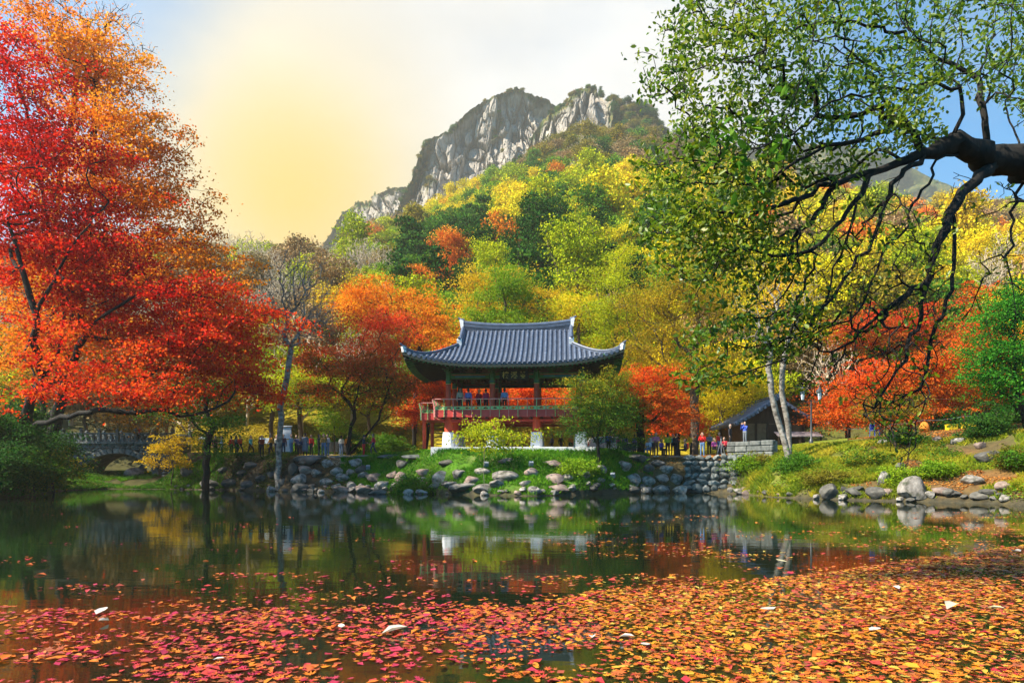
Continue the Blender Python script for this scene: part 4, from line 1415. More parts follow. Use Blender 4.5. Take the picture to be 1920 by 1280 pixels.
    # ridges: stacked courses of tile with pale mortar ends
    def ridge(path, h, w, name):
        pts = [Vector(p) for p in path]
        prt = empty2(name)
        ncr = max(3, int(h / .085))
        for c in range(ncr):
            mb = MB(); vs = []
            z0, z1 = c * h / ncr + .006, (c + 1) * h / ncr - .006
            ww = w * (1.0 - .12 * c / ncr) * (1 if c % 2 else .9)
            m = len(pts)
            for i, p in enumerate(pts):
                t = (pts[min(i + 1, m - 1)] - pts[max(i - 1, 0)]); sd = Vector((t.y, -t.x, 0)).normalized()
                for (o_, z_) in ((-ww, z0), (ww, z0), (ww, z1), (-ww, z1)):
                    vs.append(p + sd * o_ + Vector((0, 0, z_)))
            fs = [(i * 4 + k, i * 4 + (k + 1) % 4, i * 4 + 4 + (k + 1) % 4, i * 4 + 4 + k) for i in range(m - 1) for k in range(4)]
            fs += [(0, 1, 2, 3), ((m - 1) * 4 + 3, (m - 1) * 4 + 2, (m - 1) * 4 + 1, (m - 1) * 4)]
            mb.add(vs, fs).build('ridge_course', MAT['tile'] if c % 2 else MAT['tile_base'], prt)
        top = [p + Vector((0, 0, h)) for p in pts]
        MB().tube(top, w * .62, 8).build('ridge_cap', MAT['tile'], prt, smooth=True)
        return prt
    def empty2(nm):
        e = bpy.data.objects.new(nm, None); link(e, root)
        return e
    def mortar(c, r, d, parent, h):
        """white plastered ridge end with an upturned dark tile"""
        c = Vector(c); d = Vector(d).normalized()
        sd = Vector((d.y, -d.x, 0)).normalized()
        vs = []
        prof_ = [(-.15, -.10), (.06, -.10), (.10, h * .5), (.16, h + .10), (.05, h + .16), (-.15, h + .05)]
        for w in (-r, r):
            for (o_, z_) in prof_:
                vs.append(c + d * o_ + sd * w + Vector((0, 0, z_)))
        m = len(prof_)
        fs = [tuple(range(m)), tuple(range(2 * m - 1, m - 1, -1))] + [(i, i + m, (i + 1) % m + m, (i + 1) % m) for i in range(m)]
        MB().add(vs, fs).build('mortar_end', MAT['plaster'], parent)
        top = c + Vector((0, 0, h + .1))
        MB().tube([top - d * .2, top + d * .05 + Vector((0, 0, .05)), top + d * .28 + Vector((0, 0, .20))], [.11, .11, .05], 8).build('end_tile', MAT['tile'], parent, smooth=True)
    main = [(x, YC, rz_front(0, 0) + .28 * (abs(x) / XG) ** 2.2 - .06) for x in np.linspace(-XG - .1, XG + .1, 15)]
    pr = ridge(main, .42, .17, 'main_ridge')
    fv = []
    for (x, y, z) in main:
        fv += [(x, y - .13, z + .03), (x, y + .13, z + .03), (x, y + .13, rz_front(0, 0) - .35), (x, y - .13, rz_front(0, 0) - .35)]
    MB().add(fv, [(4 * i + k, 4 * i + (k + 1) % 4, 4 * i + 4 + (k + 1) % 4, 4 * i + 4 + k) for i in range(len(main) - 1) for k in range(4)]).build('ridge_bed', MAT['tile_base'], pr)
    mortar(main[0], .19, (-1, 0, 0), pr, .42); mortar(main[-1], .19, (1, 0, 0), pr, .42)
    yb = W - (L - XG)
    for sx in (-1, 1):
        for sy in (-1, 1):
            x = sx * (XG - .02)
            pth = [(x, YC + sy * y, rz_front(0, y) - .04 + .10 * (y / yb)) for y in np.linspace(.1, yb + .05, 8)]
            pr = ridge(pth, .34, .15, 'slope_ridge')
            mortar(pth[-1], .17, (0, sy, -.2), pr, .34)
            hp = []
            for t in np.linspace(0, 1, 12):
                d = (L - XG) * (1 - t) + .06
                xx, yy = L - d, W - d
                hp.append((sx * xx, YC + sy * yy, rz_front(xx, yy) - .05 + .12 * t ** 3))
            pr = ridge(hp, .26, .13, 'hip_ridge')
            mortar(hp[-1], .12, (sx, sy, .1), pr, .16)
            # corner beam under the hip
            c0 = Vector((sx * (XS[3] - .2), YC + sy * (2.9 - .2), ZL1 + .5)); c1 = Vector((sx * (L - .12), YC + sy * (W - .12), rz_front(L - .1, W - .1) - .42))
            MB().tube([c0, c1], [.2, .13], 4).build('corner_beam', MAT['darkgreen_wood'], root)
    # rafters: round lower rafters and square flying rafters
    def rafters():
        lo, fl = MB(), MB()
        for s in (-1, 1):
            for x in np.arange(-L + .5, L - .4, .31):
                fx = x * 0.80 if abs(x) > XS[3] - .6 else x
                fx = max(-XS[3], min(XS[3], x)) if abs(x) > XS[3] else x
                z1 = rz_front(x, W - .55) - .36
                lo.tube([(fx, YC + s * 2.85, ZL1 + .66), (x, YC + s * (W - .55), z1)], .062, 6)
                fl.box((x - .045, YC + s * (W - 1.2) - .02, 0), (x + .045, YC + s * (W - .06), 0.1)) if False else None
                a = Vector((x, YC + s * (W - 1.35), rz_front(x, W - 1.35) - .34)); b = Vector((x, YC + s * (W - .05), rz_front(x, W - .05) - .30))
                fl.tube([a, b], .055, 4)
            for y in np.arange(-W + .5, W - .4, .31):
                fy = max(-2.9, min(2.9, y))
                z1 = rz_side(L - .55, y) - .36
                lo.tube([(s * XS[3], YC + fy, ZL1 + .66), (s * (L - .55), YC + y, z1)], .062, 6)
                a = Vector((s * (L - 1.35), YC + y, rz_side(L - 1.35, y) - .34)); b = Vector((s * (L - .05), YC + y, rz_side(L - .05, y) - .30))
                fl.tube([a, b], .055, 4)
        o = lo.build('rafters', MAT['darkgreen_wood'], root, smooth=True); o['kind'] = 'stuff'
        o = fl.build('flying_rafters', MAT['greenpaint'], root); o['kind'] = 'stuff'
    rafters()
    # name board
    rot = Matrix.Rotation(math.radians(12), 3, 'X')
    c = Vector((0.02, -0.42, 8.34))
    nb = MB(); nb.box((c.x - .98, c.y - .03, c.z - .30), (c.x + .98, c.y + .03, c.z + .30), rot=rot)
    board = nb.build('name_board', MAT['black'], root)
    for lo, hi in (((-1.04, -.05, .30), (1.04, .04, .36)), ((-1.04, -.05, -.36), (1.04, .04, -.30)), ((-1.04, -.05, -.30), (-.98, .04, .30)), ((.98, -.05, -.30), (1.04, .04, .30))):
        f = MB(); f.box(lo, hi)
        f.v = [tuple(c + rot @ Vector(v)) for v in f.v]
        f.build('board_frame', MAT['darkwood'], board)
    for k, chx in enumerate(('\u6a13', '\u6eaa', '\u96d9')):
        cu = bpy.data.curves.new('glyph', 'FONT'); cu.body = chx; cu.size = .50; cu.align_x = 'CENTER'; cu.align_y = 'CENTER'; cu.extrude = .008; cu.offset = .006
        to = bpy.data.objects.new('glyph', cu); link(to)
        bpy.context.view_layer.update()
        me = bpy.data.meshes.new_from_object(to.evaluated_get(bpy.context.evaluated_depsgraph_get()))
        bpy.data.objects.remove(to)
        mid = Vector((-.62 + .62 * k, -.042, 0))
        co = np.zeros(len(me.vertices) * 3); me.vertices.foreach_get('co', co); co = co.reshape(-1, 3)
        ctr = (co.max(0) + co.min(0)) / 2
        for v in me.vertices:
            q = Vector((v.co.x - ctr[0], -v.co.z, v.co.y - ctr[1])) + mid
            v.co = c + rot @ q
        me.materials.clear()
        obj('gilt_character', me, MAT['gold'], board)
    return root
pavilion = build_pavilion()
# ------------------------------------------------------------------ trees and shrubs round the pond
def mixmat(name, cols, **k):
    MAT[name] = foliage(name, cols, **k)
mixmat('maple_red', [(0.26, 0.005, 0.006), (0.46, 0.006, 0.007), (0.64, 0.012, 0.008), (0.76, 0.05, 0.008), (0.80, 0.15, 0.010)], trans=0.5)
mixmat('maple_orange', [(0.50, 0.13, 0.012), (0.70, 0.17, 0.010), (0.80, 0.24, 0.010), (0.80, 0.33, 0.014), (0.78, 0.42, 0.03)], trans=0.5)
mixmat('maple_gold', [(0.07, 0.09, 0.010), (0.28, 0.17, 0.012), (0.60, 0.20, 0.012), (0.72, 0.26, 0.014)], trans=0.45)
mixmat('maple_turning', [(0.05, 0.09, 0.010), (0.18, 0.12, 0.012), (0.55, 0.12, 0.012), (0.72, 0.08, 0.014), (0.74, 0.03, 0.016)], trans=0.42)
mixmat('maple_scarlet', [(0.14, 0.12, 0.012), (0.58, 0.14, 0.012), (0.78, 0.12, 0.010), (0.78, 0.05, 0.012)], trans=0.42)
mixmat('green_turning', [(0.02, 0.075, 0.010), (0.05, 0.14, 0.012), (0.12, 0.20, 0.012), (0.34, 0.24, 0.012)], trans=0.38)
mixmat('gold_feather', [(0.22, 0.22, 0.012), (0.40, 0.30, 0.012), (0.52, 0.32, 0.012), (0.58, 0.30, 0.014)], trans=0.42)
mixmat('leaf_oak', [(0.03, 0.10, 0.008), (0.09, 0.18, 0.010), (0.20, 0.26, 0.012), (0.38, 0.34, 0.016)], trans=0.5, rough=0.42, spec=0.4)
mixmat('vivid_green', [(0.02, 0.12, 0.010), (0.05, 0.24, 0.016), (0.12, 0.34, 0.02)], trans=0.4)

def ptree(name, label, Y, trunk, ells, n, per, spray, leaf, mat, seed, bark='bark', base=None, cat='tree', group=None, tone=None, limbs=(), by_ground=True, **kw):
    if per and 'clump' not in kw:
        kw['clump'] = 6
    """trunk / ells / limbs given as photograph pixels at depth Y (+ own offsets); built at real size where it stands"""
    t0 = trunk[0]
    b = Vector(P(t0[0], t0[1], Y + (t0[2] if len(t0) > 2 else 0)))
    if by_ground:
        b.z = gz(b.x, b.y) - 0.15
    W = lambda q: np.array(P(q[0], q[1], Y + (q[2] if len(q) > 2 else 0))) - np.array(b)
    tr = [np.zeros(3)] + [W(q) for q in trunk[1:]]
    k = Y / FPX
    el = [(W((e[0], e[1], e[5] if len(e) > 5 else 0)), (e[2] * k, e[2] * k * (e[6] if len(e) > 6 else 0.8), e[3] * k), e[4] if len(e) > 4 else e[2] * e[3]) for e in ells]
    lb = [[W(q) for q in l] for l in limbs]
    fn = None
    if tone == 'height':
        zs = [e[0][2] for e in el]; z0 = min(zs) - 20 * k; z1 = max(zs) + 20 * k
        fn = lambda tips, kk: np.clip((tips[:, 2] - z0) / (z1 - z0) + 0.35 * fbm(tips[:, 0] * .4, tips[:, 1] * .4, tips[:, 2] * .4, o=2), 0, 1)
    elif tone == 'patch':
        fn = lambda tips, kk: np.clip(0.5 + 0.9 * fbm(tips[:, 0] * .22 + seed, tips[:, 1] * .22, tips[:, 2] * .30, o=3), 0, 1)
    elif callable(tone):
        bb = np.array(b)
        fn = lambda tips, kk: tone(tips + bb)
    bm, lm = tree_meshes(tr, el, n, per, spray, leaf, seed=seed, tonefn=fn, limbs=lb, **kw)
    return put_tree(name, label, cat, b, bm, lm, MAT[bark], MAT[mat] if mat else None, group)

# --- the great maples on the bridge side
def tone_red(w):
    px = PX(w[:, 0], w[:, 1]); py = HZN - (w[:, 2] - CAMZ) / w[:, 1] * FPX
    t = 0.42 + 0.5 * fbm(w[:, 0] * .25, w[:, 1] * .25, w[:, 2] * .3, o=3)
    t += np.clip((py - 430) / 500, 0, .5) + np.clip((px - 300) / 600, 0, .2)
    t += 0.5 * np.clip((330 - px) / 100, 0, 1) * np.clip((py - 600) / 80, 0, 1)
    return np.clip(t, 0, 1)
ptree('maple_tree', 'huge scarlet maple leaning over the pond beside the stone bridge', 37,
      [(30, 900, 3), (48, 800, 3), (58, 745, 2), (85, 705, 1), (110, 660, 0), (120, 600, 0), (110, 520, 0), (90, 430, 0), (70, 300, 0), (40, 180, 0)],
      [(15, 85, 60, 70, 7000), (45, 210, 95, 75, 9000), (10, 330, 70, 90, 6000), (95, 300, 105, 75), (140, 390, 115, 75), (185, 480, 120, 75), (240, 560, 120, 62), (40, 450, 80, 110), (330, 590, 105, 60, 6500, 1), (415, 575, 80, 55, 5200, 2), (455, 650, 55, 60, 4600, 2), (480, 730, 34, 42, 2600, 2), (395, 690, 90, 45, 4600, 2), (270, 650, 110, 45, 4000), (380, 640, 100, 55, 5000, 1), (50, 640, 80, 50, 4200, -3), (170, 690, 90, 36, 3600, -3), (90, 730, 80, 28, 2400, -3), (270, 735, 80, 22, 2000, -2), (480, 600, 40, 45, 2600, 2)],
      1300, 56, 1.0, 0.165, 'maple_red', 1, bark='bark_dark', trunk_r=0.31, tip_r=0.013, bf=0.18, tone=tone_red, flat=0.30, up=0.5, shell=0.5,
      limbs=[[(48, 800, 3), (130, 782, 1), (181, 768, 0), (253, 774, 0), (312, 769, 0), (338, 781, 0), (405, 764, 0), (440, 735, 0)],
             [(312, 769, 0), (330, 725, 0), (352, 700, 0)],
             [(58, 745, 2), (110, 705, 1), (165, 615, -1), (230, 570, -1), (300, 540, 0), (400, 560, 1)],
             [(85, 705, 1), (60, 640, -2), (68, 590, -2), (40, 500, -2), (15, 420, -2)],
             [(68, 590, -2), (100, 530, -2), (130, 470, -2), (170, 420, -2)]])
ptree('maple_tree', 'tall orange maple with twiggy bare top behind the scarlet maple', 47,
      [(90, 880, 4), (105, 790, 3), (130, 680, 2), (150, 560, 1), (165, 430, 0), (175, 300, 0), (180, 160, 0), (190, 60, 0)],
      [(95, 75, 110, 70), (180, 150, 105, 85), (240, 240, 100, 85), (285, 340, 105, 85), (330, 430, 85, 65), (385, 500, 70, 55), (430, 545, 55, 40), (160, 330, 130, 130), (240, 500, 140, 90), (100, 560, 140, 110), (360, 600, 110, 60, 5000), (120, 650, 120, 60)],
      1500, 48, 1.05, 0.19, 'maple_orange', 2, bark='bark_dark', trunk_r=0.40, tip_r=0.015, bf=0.2, tone='patch', flat=0.34, up=0.5, shell=0.55)
ptree('maple_tree', 'thin leafless treetop rising above the orange maple', 50,
      [(70, 880, 3), (80, 700, 2), (100, 450, 1), (130, 250, 0), (150, 120, 0), (165, 70, 0)],
      [(190, 40, 45, 45), (110, 20, 55, 30), (220, 30, 25, 45), (260, 110, 14, 45), (160, 90, 60, 40)], 420, 2, 0.6, 0.12, 'maple_orange', 3, bark='bark_dark', trunk_r=0.2, tip_r=0.014, bf=0.3, shell=0.7)
ptree('maple_tree', 'low amber and olive maple arching behind the stone bridge', 58,
      [(60, 850, 2), (80, 800, 1), (110, 760, 0), (150, 720, 0)],
      [(110, 690, 110, 50), (230, 700, 120, 48), (340, 715, 85, 48), (60, 640, 80, 60), (180, 640, 140, 50), (270, 770, 120, 26), (400, 730, 50, 40)],
      620, 60, 1.1, 0.17, 'maple_gold', 4, bark='bark_dark', trunk_r=0.3, tip_r=0.016, bf=0.2, tone='patch', flat=0.32)
ptree('maple_tree', 'small green and gold maple growing at the bridge end', 56,
      [(322, 893, 0), (324, 868, 0), (328, 845, 0)], [(325, 838, 36, 22), (352, 822, 34, 12), (308, 855, 18, 20), (335, 868, 20, 14)], 90, 45, 0.55, 0.13, 'f_gold', 5, trunk_r=0.05, tip_r=0.008, flat=0.3, tone='height')
ptree('waterside_tree', 'dark crooked tree with green crown on the shore beside the bridge', 53.5,
      [(383, 912, -0.5), (386, 870, -0.5), (392, 820, 0), (399, 795, 0), (385, 770, 0)], [(375, 742, 42, 36), (412, 795, 34, 18), (345, 765, 30, 24), (395, 720, 34, 24), (405, 838, 18, 12, 150)], 230, 42, 0.8, 0.15, 'f_green', 6, bark='bark_dark', trunk_r=0.26, tip_r=0.014, tone='patch', jit=0.2)
for i, (px, py, rx, ry, Y, lab) in enumerate([
        (20, 800, 62, 55, 40, 'dark green shrub under the scarlet maple at the water'),
        (62, 868, 52, 42, 39.5, 'low green shrub hanging to the water before the bridge'),
        (-20, 880, 50, 50, 37, 'shaded evergreen shrub at the frame edge by the pond'),
        (100, 845, 26, 46, 47, 'slim green shrub against the bridge wall end')]):
    ptree('shrub', lab, Y, [(px, 900, 1.5), (px, 880, 1), (px + 3, 850, 0)], [(px, py, rx, ry), (px + rx * .4, py + ry * .3, rx * .6, ry * .6), (px - rx * .3, py - ry * .4, rx * .6, ry * .5)], 200, 60, 0.7, 0.13, 'f_dgreen' if i != 1 else 'green_turning', 20 + i, bark='bark_dark', cat='shrub', trunk_r=0.08, tip_r=0.01, tone='patch', shell=0.4)

# --- trees by the path
ptree('bare_tree', 'leafless grey-tan tree standing at the path edge by the boulders', 51,
      [(521, 874, -0.6), (524, 830, 0), (528, 780, 0), (535, 720, 0), (541, 685, 0), (546, 650, 0)],
      [(555, 560, 88, 90), (600, 590, 45, 50), (510, 570, 45, 70), (560, 500, 60, 40)], 1900, 0, 1, 1, None, 7, bark='bark_pale', trunk_r=0.21, tip_r=0.012, bf=0.30, shell=0.6, jit=0.18)
ptree('maple_tree', 'spreading red maple turning green below beside the pavilion', 56,
      [(655, 852, 0), (656, 815, 0), (664, 770, 0), (672, 725, 0), (690, 680, 0)],
      [(610, 675, 55, 30), (695, 640, 65, 45), (728, 605, 50, 36), (660, 690, 85, 36), (640, 725, 85, 28), (720, 700, 75, 50), (750, 660, 45, 40), (600, 735, 40, 18), (700, 745, 70, 30)],
      420, 80, 0.95, 0.15, 'maple_turning', 8, bark='bark_dark', trunk_r=0.19, tip_r=0.013, tone='height', flat=0.34,
      limbs=[[(655, 852, 0), (700, 800, 1), (718, 760, 1), (735, 710, 1)], [(664, 770, 0), (640, 740, 0), (610, 720, 0)]])
ptree('maple_tree', 'orange-brown maple rising behind the roof corner and red maple', 64,
      [(775, 838, 0), (778, 760, 0), (784, 680, 0), (788, 630, 0)], [(785, 588, 52, 34), (825, 605, 34, 26), (745, 580, 40, 30), (800, 640, 55, 30), (690, 555, 45, 26), (660, 580, 30, 20)], 300, 55, 1.0, 0.18, 'maple_orange', 9, bark='bark_dark', trunk_r=0.2, tip_r=0.014, tone='patch', flat=0.4)
ptree('maple_tree', 'bright orange maple tucked under the pavilion eave beside the landing', 60,
      [(800, 840, 0), (803, 800, 0), (806, 760, 0)], [(812, 715, 40, 30), (790, 755, 34, 26), (835, 735, 26, 26), (775, 775, 24, 20), (850, 770, 30, 14)], 240, 60, 0.8, 0.15, 'f_redorange', 10, bark='bark_dark', trunk_r=0.12, tip_r=0.012, tone='patch', flat=0.35)
ptree('maple_tree', 'orange maple glowing through the open upper storey of the pavilion', 62,
      [(930, 838, 0), (932, 800, 0), (930, 765, 0)], [(900, 740, 60, 30), (960, 745, 60, 26), (1020, 740, 50, 28), (940, 775, 90, 14), (1060, 770, 40, 20)], 330, 62, 0.8, 0.16, 'f_redorange', 11, bark='bark_dark', trunk_r=0.14, tip_r=0.012, tone='patch', flat=0.35)
ptree('larch_tree', 'light green feathery tree directly behind the pavilion roof', 66,
      [(948, 838, 0), (948, 740, 0), (947, 640, 0), (946, 560, 0)], [(946, 555, 38, 34), (940, 595, 58, 28), (975, 590, 40, 30), (915, 612, 40, 20), (950, 525, 22, 22)], 260, 60, 1.0, 0.17, 'f_lgreen', 12, trunk_r=0.2, tip_r=0.014, tone='patch', flat=0.45)
ptree('broadleaf_tree', 'orange and olive tree behind the light green feathery tree', 71,
      [(905, 838, 0), (908, 740, 0), (912, 640, 0), (918, 580, 0)], [(888, 560, 34, 32), (905, 525, 40, 24), (985, 530, 46, 24), (1015, 570, 26, 34), (900, 600, 36, 26)], 260, 55, 1.1, 0.2, 'f_gold', 13, trunk_r=0.22, tip_r=0.016, tone='patch', flat=0.45)
ptree('broadleaf_tree', 'pale yellow see-through tree above the roof end', 67,
      [(1088, 838, 0), (1088, 720, 0), (1086, 640, 0), (1085, 600, 0)], [(1085, 565, 34, 28), (1070, 590, 24, 20), (1105, 590, 24, 20)], 150, 38, 0.9, 0.16, 'f_yellow', 14, trunk_r=0.14, tip_r=0.014, tone='patch')
ptree('larch_tree', 'tall yellow-green tree beside the pavilion roof corner', 62,
      [(1152, 840, 0), (1152, 740, 0), (1153, 640, 0), (1155, 560, 0)], [(1155, 530, 32, 34), (1150, 590, 40, 44), (1145, 650, 38, 40), (1175, 620, 34, 50), (1160, 490, 22, 24), (1140, 700, 36, 30)], 330, 60, 0.95, 0.16, 'f_ygreen', 15, trunk_r=0.18, tip_r=0.014, tone='patch', flat=0.45)
ptree('zelkova_tree', 'large feathery golden tree with fanning branches behind the bank wall', 56,
      [(1302, 850, 0), (1303, 800, 0), (1302, 740, 0), (1300, 705, 0), (1294, 660, 0)],
      [(1235, 570, 68, 72), (1295, 545, 80, 62), (1195, 640, 42, 62), (1340, 610, 56, 60), (1250, 680, 70, 45), (1180, 560, 26, 40), (1320, 690, 56, 36)],
      900, 46, 0.8, 0.12, 'gold_feather', 16, trunk_r=0.34, tip_r=0.012, bf=0.34, tone='patch', flat=0.6, shell=0.55)
ptree('maple_tree', 'green tree with gold-tipped crown standing before the pavilion end', 45.4,
      [(1122, 858, 0), (1121, 835, 0), (1124, 800, 0), (1126, 760, 0)], [(1120, 765, 48, 42), (1092, 722, 24, 26), (1140, 722, 32, 26), (1156, 765, 32, 36), (1098, 765, 22, 28), (1165, 800, 26, 22), (1115, 805, 40, 20), (1135, 828, 46, 16)], 380, 60, 0.62, 0.105, 'green_turning', 17, bark='bark_dark', trunk_r=0.10, tip_r=0.009, tone='height', flat=0.45)
ptree('maple_tree', 'dark-trunked orange-red maple above the seated crowd', 52.5,
      [(1202, 850, 0), (1202, 820, 0), (1200, 790, 0), (1208, 750, 0)], [(1195, 712, 34, 22), (1240, 700, 44, 20), (1255, 738, 38, 18), (1212, 752, 50, 18), (1265, 775, 30, 16), (1190, 780, 40, 16), (1240, 795, 40, 12)], 300, 62, 0.75, 0.13, 'maple_scarlet', 18, bark='bark_dark', trunk_r=0.30, tip_r=0.012, tone='patch', flat=0.3)
ptree('maple_tree', 'small orange maple behind the red-shirted photographer', 59,
      [(1272, 840, 0), (1273, 815, 0), (1276, 790, 0)], [(1275, 765, 30, 26), (1290, 790, 24, 16), (1250, 790, 26, 16)], 130, 60, 0.8, 0.15, 'f_redorange', 19, bark='bark_dark', trunk_r=0.12, tip_r=0.012, tone='patch', flat=0.35)
ptree('broadleaf_tree', 'yellow tree between the golden tree and the tiled hut', 62,
      [(1352, 835, 0), (1353, 780, 0), (1355, 740, 0)], [(1355, 740, 50, 40), (1330, 780, 30, 26), (1390, 760, 36, 28), (1370, 700, 36, 30), (1400, 710, 40, 30)], 260, 55, 0.95, 0.16, 'f_yellow', 30, trunk_r=0.14, tip_r=0.013, tone='patch', flat=0.4)
ptree('young_tree', 'small light green tree beside the dark notice board', 57,
      [(628, 850, 0), (627, 825, 0), (627, 800, 0)], [(625, 785, 22, 20), (640, 800, 16, 12), (612, 800, 14, 12)], 70, 40, 0.6, 0.13, 'f_lgreen', 31, trunk_r=0.06, tip_r=0.008)
ptree('broadleaf_tree', 'straight-trunked yellow-green tree behind the strolling visitors', 61,
      [(563, 845, 0), (563, 800, 0), (561, 765, 0)], [(560, 735, 44, 26), (530, 750, 26, 18), (595, 745, 26, 18), (560, 705, 34, 24)], 170, 50, 0.9, 0.16, 'f_ygreen', 32, trunk_r=0.2, tip_r=0.012)
# --- the pale twin trunks and the right bank
ptree('birch_tree', 'pale leaning trunk, nearer one of the twin pale trees', 42.5,
      [(1482, 850, -0.4), (1466, 812, 0), (1455, 775, 0), (1446, 735, 0), (1440, 690, 0), (1446, 650, 0), (1440, 610, 0)], [(1430, 560, 60, 60), (1400, 600, 40, 40), (1455, 520, 50, 40)], 260, 5, 0.5, 0.11, 'f_gold', 33, bark='bark_pale', trunk_r=0.18, tip_r=0.010, bf=0.3, shell=0.6)
ptree('birch_tree', 'pale straight trunk, farther one of the twin pale trees', 44,
      [(1480, 842, 0), (1478, 800, 0), (1470, 760, 0), (1466, 715, 0), (1470, 670, 0), (1484, 620, 0)], [(1490, 560, 60, 60), (1520, 600, 40, 40)], 260, 5, 0.5, 0.11, 'f_gold', 34, bark='bark_pale', trunk_r=0.17, tip_r=0.010, bf=0.3, shell=0.6)
K = [
    ('flame-orange maple beside the tiled hut and twin lantern lamp', 55, (1590, 815), [(1620, 735, 62, 26), (1575, 765, 52, 22), (1650, 700, 52, 24), (1560, 790, 36, 14), (1610, 785, 50, 12)], 'maple_scarlet', 40, 'patch'),
    ('broad scarlet maple in the middle of the slope beyond the grass bank', 52, (1705, 812), [(1715, 700, 66, 30), (1765, 665, 52, 28), (1700, 740, 66, 26), (1765, 725, 52, 24), (1660, 775, 56, 14), (1740, 770, 50, 12)], 'maple_scarlet', 41, 'patch'),
    ('crimson maple higher on the slope behind the drooping boughs', 62, (1650, 800), [(1640, 615, 80, 26), (1700, 600, 60, 30), (1590, 640, 52, 22), (1740, 640, 60, 24), (1670, 655, 60, 20)], 'maple_turning', 42, 'height'),
    ('red and orange maple beside the bright green bank tree', 56, (1830, 800), [(1825, 700, 46, 40), (1850, 640, 36, 40), (1800, 740, 46, 26), (1870, 740, 40, 24), (1840, 560, 22, 26)], 'maple_scarlet', 43, 'patch'),
]
for lab, Y, (bx, by), el, mt, sd, tn in K:
    ptree('maple_tree', lab, Y, [(bx, by, 0), (bx + 2, by - 25, 0), (bx - 2, by - 55, 0)], el, 420, 62, 0.95, 0.15, mt, sd, bark='bark_dark', trunk_r=0.2, tip_r=0.013, tone=tn, flat=0.28)
ptree('bank_tree', 'bright green leafy tree at the frame edge above the bank', 41,
      [(1925, 830, 0), (1920, 780, 0), (1905, 720, 0), (1900, 640, 0)], [(1872, 585, 46, 36), (1890, 650, 48, 36), (1858, 690, 34, 30), (1895, 730, 44, 36), (1930, 560, 40, 40), (1930, 680, 40, 60), (1840, 650, 20, 26)], 420, 62, 0.7, 0.13, 'vivid_green', 45, bark='bark_dark', trunk_r=0.16, tip_r=0.011, tone='patch', flat=0.4)
ptree('sapling', 'slender forked sapling on the leaf-strewn bank among boulders', 41,
      [(1683, 864, 0), (1680, 838, 0), (1674, 812, 0), (1668, 795, 0)], [(1672, 752, 66, 12), (1700, 765, 40, 12), (1640, 770, 36, 12)], 110, 34, 0.6, 0.10, 'f_olive', 46, trunk_r=0.07, tip_r=0.007, flat=0.3, limbs=[[(1680, 838, 0), (1660, 815, 0), (1648, 798, 0)]])

# --- shrubs on the bank
SH = [
    ('feathery bright green shrub at the pavilion plinth corner', 45.6, 785, 838, 44, 24, 'f_green', 0.12, 300),
    ('low green shrub beside the pavilion shrub with feathery leaves', 46.0, 745, 842, 26, 16, 'f_green', 0.12, 110),
    ('yellow-green shrub before the plinth end near the white car', 44.4, 1085, 850, 30, 18, 'f_lgreen', 0.11, 140),
    ('sprawling olive shrub growing against the grey stone wall', 45.6, 1425, 846, 24, 14, 'f_olive', 0.10, 110),
    ('pale green shrub at the foot of the grey wall by the dry stones', 45.0, 1402, 862, 26, 14, 'f_lgreen', 0.10, 110),
    ('dark clipped bush where the grass bank meets the grey wall', 41.5, 1490, 862, 26, 16, 'f_green', 0.10, 120),
    ('bushy green shrub beside the pale twin trunks', 41.8, 1500, 832, 26, 18, 'f_green', 0.11, 120),
    ('dark green bush on the sunny bank before the sapling', 39.5, 1625, 862, 34, 18, 'green_turning', 0.11, 170),
    ('deep green bush behind the sapling', 42.5, 1700, 842, 36, 18, 'f_green', 0.11, 160),
    ('leafy green bush beside the tallest waterside boulder', 35.5, 1758, 903, 24, 20, 'f_lgreen', 0.10, 150),
    ('bright fern clump between the two waterside boulders', 35.6, 1686, 912, 15, 16, 'f_lgreen', 0.09, 90),
    ('shaded dark bush over the leaf litter by the flat rock', 40, 1860, 822, 44, 34, 'f_dgreen', 0.11, 220),
    ('overhanging olive bush at the frame edge above the water', 34, 1905, 905, 30, 26, 'f_olive', 0.10, 150),
    ('green shrub low at the corner of the bank by the water', 33, 1935, 925, 36, 18, 'f_green', 0.10, 120),
    ('rusty low shrub overhanging the undercut bank', 37.6, 1555, 905, 40, 14, 'f_olive', 0.09, 150),
    ('dark evergreen bush under the bright green bank tree', 46, 1880, 775, 44, 30, 'f_dgreen', 0.13, 200),
    ('dark bush behind the rope barrier and blue chair', 50, 1790, 775, 50, 26, 'f_dgreen', 0.14, 200),
    ('dense dark hedge bush behind the notice board', 63, 660, 800, 50, 30, 'f_dgreen', 0.17, 200),
    ('dark bush behind the visitor with red coat', 61, 730, 815, 44, 26, 'f_green', 0.16, 180),
    ('mossy bush at the foot of the golden slope', 66, 480, 780, 50, 20, 'f_olive', 0.17, 150),
    ('dark green bush below the straight-trunked tree', 66, 590, 790, 46, 22, 'f_green', 0.17, 150),
]
for i, (lab, Y, px, py, rx, ry, mt, lf, n) in enumerate(SH):
    py = HZN - (gz((px - 960) / FPX * Y, Y) - CAMZ) / Y * FPX - ry * 0.72
    ptree('shrub', lab, Y, [(px, py + ry + 6, 0), (px + 1, py + ry * .5, 0), (px, py, 0)], [(px, py, rx * .8, ry * .8), (px - rx * .5, py + ry * .3, rx * .5, ry * .6), (px + rx * .5, py + ry * .25, rx * .5, ry * .6)], n, 34, 0.42 * Y / 44, lf, mt, 60 + i, cat='shrub', trunk_r=0.05, tip_r=0.006, tone='patch', shell=0.4)
